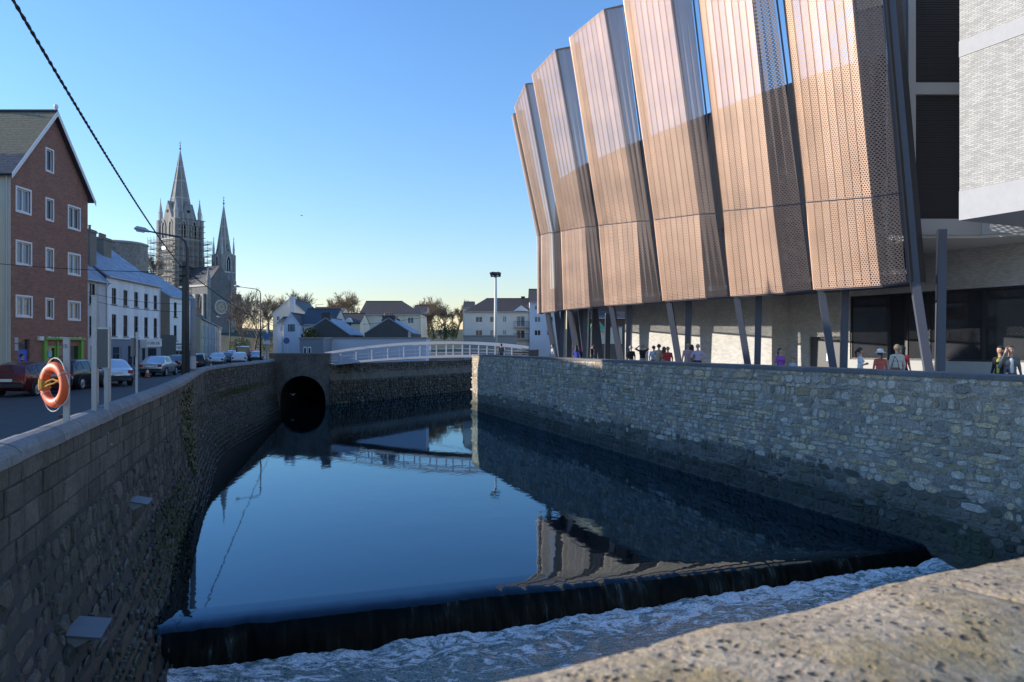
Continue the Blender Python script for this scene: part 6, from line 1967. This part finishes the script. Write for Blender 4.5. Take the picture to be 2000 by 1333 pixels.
s_m0, s_m1 = LS[int(np.argmin([abs(p.y - 50) for p in LW]))], LS[int(np.argmin([abs(p.y - 66) for p in LW]))]
leaf_patch('moss_ledge', 'strip of bright green moss along a ledge of the far river wall', 'moss', s_m0, s_m1, lambda s: -.95 - .2 * noise.noise((s * .4, 0, 0)), lambda s: -1.35, 2600, .09, M_MOSS, 5, .10, False)
s_g0, s_g1 = LS[int(np.argmin([abs(p.y - 16) for p in LW]))], LS[int(np.argmin([abs(p.y - 26) for p in LW]))]
leaf_patch('wall_weed', 'dark weeds and moss low on the near river wall', 'weeds', s_g0, s_g1, lambda s: -2.2, lambda s: -4.2, 2600, .10, mat('dark_weed', (.03, .05, .014), .8, var=.4, scale=5, bmp=0, rand=.4), 8, .16, False)
# ------------------------------------------------------------------ people
SKIN = mat('skin', (.50, .30, .21), .55, var=.08, scale=8, bmp=0)
def cloth(name, col): return mat('cloth_' + name, col, .9, var=.15, scale=5, bmp=.2, bscale=40)
M_EYE = mat('eye_dark', (.02, .015, .012), .3, var=.1, bmp=0); M_LIP = mat('lip', (.30, .10, .09), .5, var=.1, bmp=0)
M_SHOE = mat('shoe_leather', (.03, .025, .022), .5, var=.1, bmp=0)
def capsule(g, a, b, ra, rb, n=10, mi=0, flat=1.0):
    a, b = Vector(a), Vector(b); d = b - a
    if d.length < 1e-4: d = Vector((0, 0, 1e-3)); b = a + d
    dn = d.normalized(); pts = []; rs = []
    for f in (-1, -.8, -.45): pts.append(a + dn * ra * f); rs.append(max(.003, ra * math.sqrt(1 - f * f)))
    pts.append(a); rs.append(ra); pts.append(b); rs.append(rb)
    for f in (.45, .8, 1): pts.append(b + dn * rb * f); rs.append(max(.003, rb * math.sqrt(1 - f * f)))
    up = Vector((0, 1, 0)); ax = dn.cross(up)
    if ax.length < .05: ax = dn.cross(Vector((1, 0, 0)))
    ax.normalize(); ay = ax.cross(dn)
    vs = []; fs = []
    for p, r_ in zip(pts, rs):
        for k in range(n):
            an = 2 * math.pi * k / n; v = ax * math.cos(an) * r_ + ay * math.sin(an) * r_
            if flat != 1.0: v.y *= flat
            vs.append(p + v)
    m_ = len(pts)
    for i in range(m_ - 1):
        for k in range(n): fs.append((i * n + k, i * n + (k + 1) % n, (i + 1) * n + (k + 1) % n, (i + 1) * n + k))
    fs += [tuple(range(n))[::-1], tuple(range((m_ - 1) * n, m_ * n))]
    g.add(vs, fs, mi)
def person(label, px, Y, top_py, face, shirt, trousers, hair_c, female=False, pose='stand', sleeves='short', skirt=None, hair='short', height=None, x=None, zg=ZQ, hat=None, jacket=None):
    X = (px - 1000) / FPX * Y if x is None else x
    H = height or max(1.0, EYE + (676 - top_py) / FPX * Y - zg)
    k = H / 1.75; w = .92 if female else 1.0
    t = thing('person', label, 'person', (X, Y, zg + .004), face, 'people on the promenade' if zg == ZQ else None)
    mats_ = [SKIN, shirt, trousers, M_SHOE, jacket or shirt]
    segs = []
    def C(a, b, ra, rb, mi, flat=1.0): segs.append((Vector(a), Vector(b), ra, rb, mi, flat))
    sh_ = .185 * w; hipw = .095
    # legs (front is -y)
    st = {'walk': (.22, -.16), 'stand': (.03, -.02)}.get(pose if pose in ('walk',) else 'stand')
    for s_, fy in ((1, st[0]), (-1, st[1])):
        hip = (s_ * hipw, 0, .92); knee = (s_ * (hipw + .01), -fy * .45 - .02, .50); ank = (s_ * (hipw + .015), -fy * .9 + (.05 if fy < -.1 else 0), .09)
        C(hip, knee, .092 if not female else .095, .062, 2); C(knee, ank, .062, .045, 2 if not skirt else 0); C(ank, (ank[0] + s_ * .02, ank[1] - .15, .035), .045, .035, 3)
    C((-.06, 0, .95), (.06, 0, .95), .115, .115, 2, .85)
    tm = 4 if jacket else 1
    C((-.05, 0, 1.02), (.05, 0, 1.02), .115, .115, tm, .85); C((-.05, 0, 1.12), (.05, 0, 1.12), .118 * w, .118 * w, tm, .8); C((-.07 * w, -.01, 1.27), (.07 * w, -.01, 1.27), .125 * w, .125 * w, tm, .82)
    C((-.12 * w, 0, 1.38), (.12 * w, 0, 1.38), .075, .075, tm, .9)
    if female: C((-.065, -.075, 1.27), (.065, -.075, 1.27), .065, .065, tm)
    if jacket:
        C((0, -.09, 1.02), (0, -.085, 1.36), .035, .045, 1); C((-.08, .0, .86), (.08, .0, .86), .13, .13, 4, .85)
    C((0, .0, 1.42), (0, -.015, 1.53), .056 * w, .05 * w, 0)
    # head
    C((0, -.005, 1.655), (0, -.02, 1.625), .092, .078, 0); C((0, -.045, 1.575), (0, -.035, 1.585), .045, .05, 0); C((0, -.105, 1.615), (0, -.092, 1.645), .014, .010, 0)
    for s_ in (1, -1): C((s_ * .088, 0, 1.60), (s_ * .09, .005, 1.635), .014, .018, 0)
    # arms
    arms = {}
    for s_ in (1, -1):
        S_ = Vector((s_ * sh_, 0, 1.39))
        if pose == 'hands_head': E_ = Vector((s_ * .40, -.06, 1.50)); W_ = Vector((s_ * .12, -.02, 1.70))
        elif pose == 'phone' and s_ == -1: E_ = Vector((s_ * .30, -.05, 1.16)); W_ = Vector((s_ * .15, -.06, 1.56))
        elif pose == 'crossed': E_ = Vector((s_ * .25, -.03, 1.13)); W_ = Vector((-s_ * .06, -.19, 1.17))
        elif pose == 'reach' and s_ == 1: E_ = Vector((s_ * .29, -.08, 1.13)); W_ = Vector((s_ * .38, -.27, 1.0))
        elif pose == 'hips': E_ = Vector((s_ * .36, .06, 1.14)); W_ = Vector((s_ * .16, -.04, 1.0))
        else:
            f = (.10 if s_ == 1 else -.10) if pose == 'walk' else -.02
            E_ = Vector((s_ * (sh_ + .06), .02 + f * .5, 1.11)); W_ = Vector((s_ * (sh_ + .07), -.05 + f * 1.6, .87))
        long_ = sleeves == 'long' or jacket
        C(S_, E_, .055 * w, .044 * w, tm); C(E_, W_, .042 * w, .028 * w, tm if long_ else 0)
        d = (W_ - E_).normalized(); arms[s_] = (W_, d)
        C(W_, W_ + d * .085, .030, .036, 0, 1.0)
    if skirt:
        C((-.06, 0, .88), (.06, 0, .88), .13, .13, 2); C((-.07, 0, .72), (.07, 0, .72), .14, .14, 2); C((-.08, 0, .58), (.08, 0, .58), .14, .14, 2)
    g = MB()
    for a, b, ra, rb, mi, fl in segs: capsule(g, a, b, ra, rb, 12, 0, fl)
    me = g.mesh('body_tmp', None)
    tmp = bpy.data.objects.new('body_tmp', me); COL.objects.link(tmp)
    md = tmp.modifiers.new('remesh', 'REMESH'); md.mode = 'VOXEL'; md.voxel_size = .016; md.use_smooth_shade = True
    sm = tmp.modifiers.new('smooth', 'SMOOTH'); sm.iterations = 2; sm.factor = .5
    bm_ = bpy.data.meshes.new_from_object(tmp.evaluated_get(bpy.context.evaluated_depsgraph_get()))
    bpy.data.objects.remove(tmp)
    nv_ = len(bm_.polygons); cen = np.empty(nv_ * 3); bm_.polygons.foreach_get('center', cen); cen = cen.reshape(-1, 3)
    best = np.full(nv_, 9.0); idx = np.zeros(nv_, int)
    for a, b, ra, rb, mi, fl in segs:
        A_, B_ = np.array(a), np.array(b); d = B_ - A_; L2 = max(1e-8, d @ d)
        tt = np.clip(((cen - A_) @ d) / L2, 0, 1); q = A_ + tt[:, None] * d; rad = ra + (rb - ra) * tt
        df = cen - q; df[:, 1] /= fl
        dd = np.linalg.norm(df, axis=1) - rad
        m_ = dd < best; best[m_] = dd[m_]; idx[m_] = mi
    bm_.materials.clear()
    for m_ in mats_: bm_.materials.append(m_)
    bm_.polygons.foreach_set('material_index', idx.tolist())
    # fingers and features joined into the same body
    b2 = bmesh.new(); b2.from_mesh(bm_)
    g = MB()
    for s_ in (1, -1):
        W_, d = arms[s_]; side = d.cross(Vector((0, 1, 0)))
        side = side.normalized() if side.length > .1 else Vector((1, 0, 0)); nrm_ = side.cross(d).normalized(); base = W_ + d * .085
        for fi, (o_, ln) in enumerate(((-.026, .062), (-.009, .074), (.009, .078), (.025, .068))):
            p0 = base + side * o_; p1 = p0 + d * ln * .55 + nrm_ * .008; p2 = p1 + (d * .7 + nrm_ * .6).normalized() * ln * .45
            g.tube([p0, p1, p2], [.0095, .0085, .006], 6, 0)
        p0 = W_ + d * .03 - side * .028; p1 = p0 + (d * .7 - side * .6) * .04; p2 = p1 + (d + nrm_ * .4) * .028; g.tube([p0, p1, p2], [.011, .0095, .007], 6, 0)
    for s_ in (1, -1): g.lathe([(.003, -.009), (.009, -.004), (.010, .002), (.004, .009)], 8, (s_ * .034, -.094, 1.648), 5)
    g.box((0, -.093, 1.578), (.045, .012, .011), 0, 6)
    fm_ = g.mesh('f', None, True); 
    n0 = len(b2.faces); b2.from_mesh(fm_); b2.faces.ensure_lookup_table()
    for i in range(n0, len(b2.faces)): b2.faces[i].material_index = g.mi[i - n0]
    b2.to_mesh(bm_); b2.free(); bm_.materials.append(M_EYE); bm_.materials.append(M_LIP)
    bm_.polygons.foreach_set('use_smooth', [True] * len(bm_.polygons))
    o = put('body', bm_, t, None, None, (k, k, k))
    # hair: shell over the skull, open at the face
    hm = mat('hair_%02d%02d%02d' % tuple(int(c * 99) for c in hair_c), hair_c, .6, var=.2, scale=14, bmp=.3, bscale=60)
    g = MB(); nr, ns = 14, 18
    for i in range(nr + 1):
        th_ = math.pi * i / nr
        for j in range(ns):
            ph = 2 * math.pi * j / ns; x_ = .101 * math.sin(th_) * math.cos(ph); y_ = .112 * math.sin(th_) * math.sin(ph); z_ = .118 * math.cos(th_)
            z_ += .004 * noise.noise((x_ * 40, y_ * 40, z_ * 40)); g.v.append((x_, y_ + .012, z_ + 1.652))
    for i in range(nr):
        for j in range(ns):
            a = [i * ns + j, i * ns + (j + 1) % ns, (i + 1) * ns + (j + 1) % ns, (i + 1) * ns + j]
            c = [sum(g.v[q][d_] for q in a) / 4 for d_ in range(3)]
            lim = 1.60 if c[1] > .02 else 1.66
            if c[2] < lim or (c[1] < -.05 and c[2] < 1.70): continue
            g.f.append(a); g.mi.append(0); g.uv.append(None)
    if hair == 'long':
        capsule(g, (0, .06, 1.66), (0, .085, 1.38), .085, .07, 12, 0, .6)
        for s_ in (1, -1): capsule(g, (s_ * .075, .02, 1.66), (s_ * .08, .04, 1.42), .035, .03, 8)
    elif hair == 'tail':
        capsule(g, (0, .10, 1.66), (0, .15, 1.60), .035, .04, 8); capsule(g, (0, .15, 1.60), (0, .13, 1.42), .04, .018, 8)
    g.build('hair', hm, t, smooth=True).scale = (k, k, k)
    if hat:
        g = MB(); g.lathe([(.19, 1.665), (.185, 1.68), (.115, 1.70), (.108, 1.76), (.085, 1.80), (.02, 1.815)], 20, (0, .01, 0)); g.build('hat', hat, t, smooth=True).scale = (k, k, k)
    return t
W_ = cloth('white', (.62, .62, .60)); BK = cloth('black', (.02, .02, .022)); BEI = cloth('beige', (.42, .36, .27)); PALEBL = cloth('pale_blue', (.40, .50, .60)); NAVY = cloth('navy', (.03, .035, .07))
REDc = cloth('red', (.42, .04, .05)); PINK = cloth('dusty_pink', (.42, .29, .30)); LIL = cloth('lilac', (.42, .38, .50)); PURP = cloth('purple', (.26, .09, .36)); CORAL = cloth('coral', (.60, .14, .10)); CREAM = cloth('cream', (.55, .52, .42))
ORNG = cloth('orange', (.48, .22, .09)); GREY = cloth('grey', (.14, .14, .14)); BLUE = cloth('blue', (.03, .05, .30)); DKGRN = cloth('charcoal', (.05, .05, .05)); YEL = cloth('yellow', (.62, .60, .08)); KHAKI = cloth('khaki', (.36, .34, .27))
BRN, DRK, GRYH, BLD = (.07, .04, .02), (.015, .012, .01), (.30, .29, .27), (.28, .20, .12)
person('man in a grey shirt leaning by the right end of the footbridge', 979, 66.0, 672, R(200), GREY, DKGRN, DRK, sleeves='long', x=-.6 if False else None)
person('person in pale blue top walking left of the far columns', 1079, 54, 673, R(-80), PALEBL, KHAKI, BRN, pose='walk')
person('woman in a long blue dress beside the far columns', 1126, 51, 675, R(150), BLUE, BLUE, DRK, True, skirt=True, hair='long')
person('person in red further back between the far columns', 1138, 66, 669, R(180), REDc, BK, DRK)
person('man in a dark suit beside the far columns', 1157, 50, 672, R(60), W_, BK, DRK, jacket=BK, pose='walk')
person('man in a black polo shirt and beige trousers, first left of the group', 1232, 42.6, 676, R(185), BK, BEI, GRYH)
person('man in a black shirt with both hands behind his head', 1255, 42, 673, R(200), BK, BEI, BLD, pose='hands_head')
person('person in a pale blue shirt half hidden by the man in beige', 1277, 41.5, 676, R(150), PALEBL, DKGRN, BRN)
person('man in a beige shirt and olive trousers seen from behind', 1287, 39.8, 673, R(180), BEI, KHAKI, DRK, pose='hips')
person('woman in an orange top beside the man in beige', 1297, 39.6, 678, R(165), ORNG, BRN and ORNG, BRN, True, hair='long')
person('person in a red shirt just left of the slanted column', 1304.5, 39.0, 678, R(180), REDc, KHAKI, BLD)
person('man in a dusty pink shirt right of the slanted column', 1343.5, 37.6, 672, R(180), PINK, KHAKI, BLD)
person('dark haired woman in black between two men', 1351, 38.6, 674, R(170), BK, BK, DRK, True, hair='long')
person('man in a lilac shirt and dark trousers at the right of the group', 1363, 37.2, 673, R(185), LIL, DKGRN, GRYH, pose='hips')
person('woman in a purple tee shirt with a dark ponytail', 1524, 29.8, 681, R(20), PURP, GREY, DRK, True, hair='tail')
person('small red haired child beside the woman in purple', 1548, 29.6, 699, R(-60), PALEBL, NAVY, (.25, .07, .02), True)
person('woman in a white tee shirt with folded arms and dark ponytail', 1680, 25.6, 680, R(75), W_, NAVY, DRK, True, pose='crossed', hair='tail')
person('girl in a coral top wearing a white brimmed hat', 1719, 24.8, 685, R(175), CORAL, CORAL, BRN, True, hair='tail', hat=mat('white_hat', (.62, .61, .58), .8, var=.08, bmp=.1), sleeves='long')
person('woman in a cream jacket with a brown shoulder bag', 1752, 24.0, 674, R(178), CREAM, BRN and GREY, BLD, True, sleeves='long', jacket=CREAM)
person('person in dark red behind the woman in cream', 1763, 25.2, 676, R(120), REDc, BK, DRK, True, hair='long')
person('dark haired woman in a black cardigan and yellow top', 1954, 20.9, 677, R(-70), YEL, BK, DRK, True, pose='reach', hair='long', jacket=BK)
person('man in a grey suit holding a phone to his ear', 1973, 20.6, 676, R(-10), W_, DKGRN, BRN, pose='phone', jacket=GREY)
person('person in dark clothes by the blue door', 43, 36.4, 710, R(120), BK, BK, DRK, zg=.14, height=1.65)
# brown bag and phone
t = thing('shoulder_bag', 'brown leather shoulder bag on the woman in cream', 'bag', (ray(1748, 23.75), 23.72, ZQ + .80))
g = MB(); g.hexa([(-.19, -.05, -.02), (.19, -.05, -.02), (.19, .05, -.02), (-.19, .05, -.02), (-.13, -.03, .26), (.13, -.03, .26), (.13, .03, .26), (-.13, .03, .26)]); g.build('bag_body', mat('brown_leather', (.16, .065, .035), .55, var=.15, bmp=.1), t)
g = MB(); g.tube([(-.11, 0, .25), (-.06, -.0, .5), (.0, .05, .62)], .012, 5); g.tube([(.11, 0, .25), (.06, 0, .5), (.0, .05, .62)], .012, 5); g.build('strap', MATS['brown_leather'], t)
for o in (t,): pass

# ------------------------------------------------------------------ trees
M_BARK = mat('bark', (.13, .10, .075), .95, var=.3, scale=2, bmp=.4)
M_TWIG = mat('winter_twigs', (.17, .14, .115), .95, var=.3, scale=.6, bmp=0)
M_TWIG_OR = mat('russet_twigs', (.25, .175, .11), .95, var=.3, scale=.6, bmp=0)
def bare_tree(seed, H, spread, lev=5, rmin=.03, kids=(3, 5), up=.25, first=.22):
    r = random.Random(seed); tr, cr = MB(), MB()
    def br(p, d, L_, rad, lv):
        pts = [p]; q = p; dd = d
        for i in range(3):
            dd = (dd + Vector((r.uniform(-.18, .18), r.uniform(-.18, .18), r.uniform(-.05, .16)))).normalized(); q = q + dd * L_ / 3; pts.append(q)
        rs = [max(rmin * .8, rad * (1 - .14 * i)) for i in range(4)]
        (tr if lv == 0 else cr).tube(pts, rs, 7 if lv == 0 else 4 if lv < 3 else 3, 0, False)
        if lv >= lev: return
        n = r.randint(*kids) + (2 if lv == 0 else 0)
        for k in range(n):
            f = r.uniform(.35 if lv else .45, 1.0); i = min(2, int(f * 3)); bp = pts[i].lerp(pts[i + 1], f * 3 - i)
            ax = dd.orthogonal().normalized(); ax.rotate(Matrix.Rotation(r.uniform(0, 6.28), 3, dd)); an = r.uniform(.35, .95) * spread
            nd = (dd * math.cos(an) + ax * math.sin(an) + Vector((0, 0, up))).normalized()
            br(bp, nd, L_ * r.uniform(.55, .82), max(rmin, rad * r.uniform(.42, .6)), lv + 1)
    br(Vector((0, 0, 0)), Vector((0, 0, 1)), H * .38, H * .022, 0)
    return tr, cr
def tree_proto(seed, H, spread, twig, **kw):
    tr, cr = bare_tree(seed, H, spread, **kw)
    return tr.mesh('trunk', M_BARK, True, False), cr.mesh('crown', twig, False, False)
TP = [tree_proto(1, 13, 1.0, M_TWIG), tree_proto(2, 13, .85, M_TWIG), tree_proto(3, 12, 1.15, M_TWIG_OR), tree_proto(4, 12, .7, M_TWIG_OR, up=.45)]
def tree(px, Y, base_py, top_py, k, label, grp='bare winter trees', wide=1.0):
    z0 = EYE + (676 - base_py) / FPX * Y; h = (base_py - top_py) / FPX * Y
    t = thing('bare_tree', label, 'tree', ((px - 1000) / FPX * Y, Y, z0), rng.uniform(0, 6.28), grp)
    zm = max(v.co.z for v in TP[k][1].vertices); s_ = h / zm
    put('trunk', TP[k][0], t, None, None, (s_ * wide, s_ * wide, s_)); put('crown', TP[k][1], t, None, None, (s_ * wide, s_ * wide, s_))
tree(478, 165, 690, 556, 1, 'tall bare tree just right of the smaller spire')
tree(497, 158, 690, 560, 0, 'tall bare tree behind the slim street lamp')
tree(525, 215, 650, 572, 2, 'broad bare tree left of the buff gable house', wide=1.3)
tree(549, 225, 650, 575, 0, 'bare tree directly behind the buff gable', wide=1.3)
tree(592, 185, 650, 564, 1, 'bare tree rising right of the grey chimney', wide=1.15)
tree(664, 170, 650, 567, 2, 'rounded bare tree above the orange roof', wide=1.25)
tree(683, 190, 650, 578, 0, 'smaller bare tree at the right of the rounded one', wide=1.1)
tree(639, 200, 650, 580, 3, 'thin bare tree left of the rounded one')
tree(826, 175, 662, 577, 2, 'russet bare tree behind the right end of the cream block', wide=1.2)
tree(850, 168, 662, 586, 3, 'russet upright bare tree in the gap between the blocks', wide=1.5)
tree(872, 172, 662, 588, 2, 'russet bare tree left of the apartment block', wide=1.3)
tree(890, 180, 662, 584, 3, 'slender russet bare tree beside the apartment corner', wide=1.2)
tree(838, 150, 662, 600, 3, 'low russet bare tree in front of the gap', wide=1.6)
tree(292, 150, 560, 492, 1, 'small bare tree beside the round bastion')
# evergreen shrubs in the gap
M_BUSH = mat('evergreen_leaf', (.06, .085, .03), .7, var=.5, scale=1.2, bmp=0, rand=.5, tint=((.12, .11, .03), .6))
def shrub(px, Y, base_py, top_py, wpx, label, seed):
    z0 = EYE + (676 - base_py) / FPX * Y; h = (base_py - top_py) / FPX * Y; w = wpx / FPX * Y / 2; r = random.Random(seed)
    t = thing('shrub', label, 'shrub', ((px - 1000) / FPX * Y, Y, z0), 0, 'evergreen shrubs on the far bank'); g = MB()
    for i in range(1500):
        u = Vector((r.gauss(0, 1), r.gauss(0, 1), r.gauss(0, 1))).normalized() * r.random() ** .4
        if noise.noise(u * 2.3 + Vector((seed, 0, 0))) < -.22: continue
        p = Vector((u.x * w, u.y * w, h * .52 + u.z * h * .5)); sz = r.uniform(.14, .32)
        a = Vector((r.gauss(0, 1), r.gauss(0, 1), r.gauss(0, .6))).normalized(); b = a.orthogonal().normalized()
        g.add([p - a * sz * .5, p + b * sz * .35, p + a * sz * .5, p - b * sz * .35], [(0, 1, 2, 3)])
    put('foliage', g.mesh('foliage', M_BUSH, False, False), t)['kind'] = 'stuff'
    g = MB(); g.tube([(0, 0, 0), (.05, 0, h * .3), (-.05, .05, h * .6)], [.12, .09, .04], 6); g.build('trunk', M_BARK, t)
shrub(846, 150, 665, 618, 34, 'dark green shrub right of the cream block', 1)
shrub(868, 146, 665, 632, 26, 'low green shrub in the gap between the blocks', 2)
shrub(885, 150, 665, 628, 22, 'green shrub at the apartment block corner', 3)
shrub(470, 150, 690, 660, 40, 'dark evergreen shrub at the foot of the smaller spire', 4)
shrub(520, 175, 690, 655, 40, 'dark evergreen shrub behind the grey sign pole', 5)
shrub(607, 96, 668, 640, 26, 'dark shrub beside the pebbledashed cottage gable', 6)

# ------------------------------------------------------------------ birds
def bird(label, loc, span, m, rz, wing):
    t = thing('bird', label, 'bird', loc, rz)
    g = MB(); k = span
    g.tube([(0, -.28 * k, 0), (0, -.2 * k, .01 * k), (0, 0, 0), (0, .2 * k, 0), (0, .34 * k, .01 * k)], [.015 * k, .05 * k, .085 * k, .05 * k, .02 * k], 8); g.build('body', m, t, smooth=True)
    for s_ in (1, -1):
        g = MB(); a = wing
        pts = [(s_ * .05 * k, -.09 * k, .02 * k), (s_ * .28 * k, -.12 * k, a * .22 * k), (s_ * .52 * k, .02 * k, a * .30 * k), (s_ * .28 * k, .06 * k, a * .2 * k), (s_ * .05 * k, .1 * k, .02 * k)]
        g.add([Vector(p) for p in pts] + [Vector(p) - Vector((0, 0, .012 * k)) for p in pts], [(0, 1, 2, 3, 4), (9, 8, 7, 6, 5)] + [(i, (i + 1) % 5, 5 + (i + 1) % 5, 5 + i) for i in range(5)]); g.build('wing', m, t)
bird('small dark bird flying in the open sky', P(589, 421, 60), .34, mat('dark_feather', (.02, .02, .022), .8, var=.1, bmp=0), R(70), -.4)
bird('white gull flying in front of the dark bridge arch', P(572, 772, 70), .55, mat('white_feather', (.7, .7, .68), .8, var=.05, bmp=0), R(40), .9)
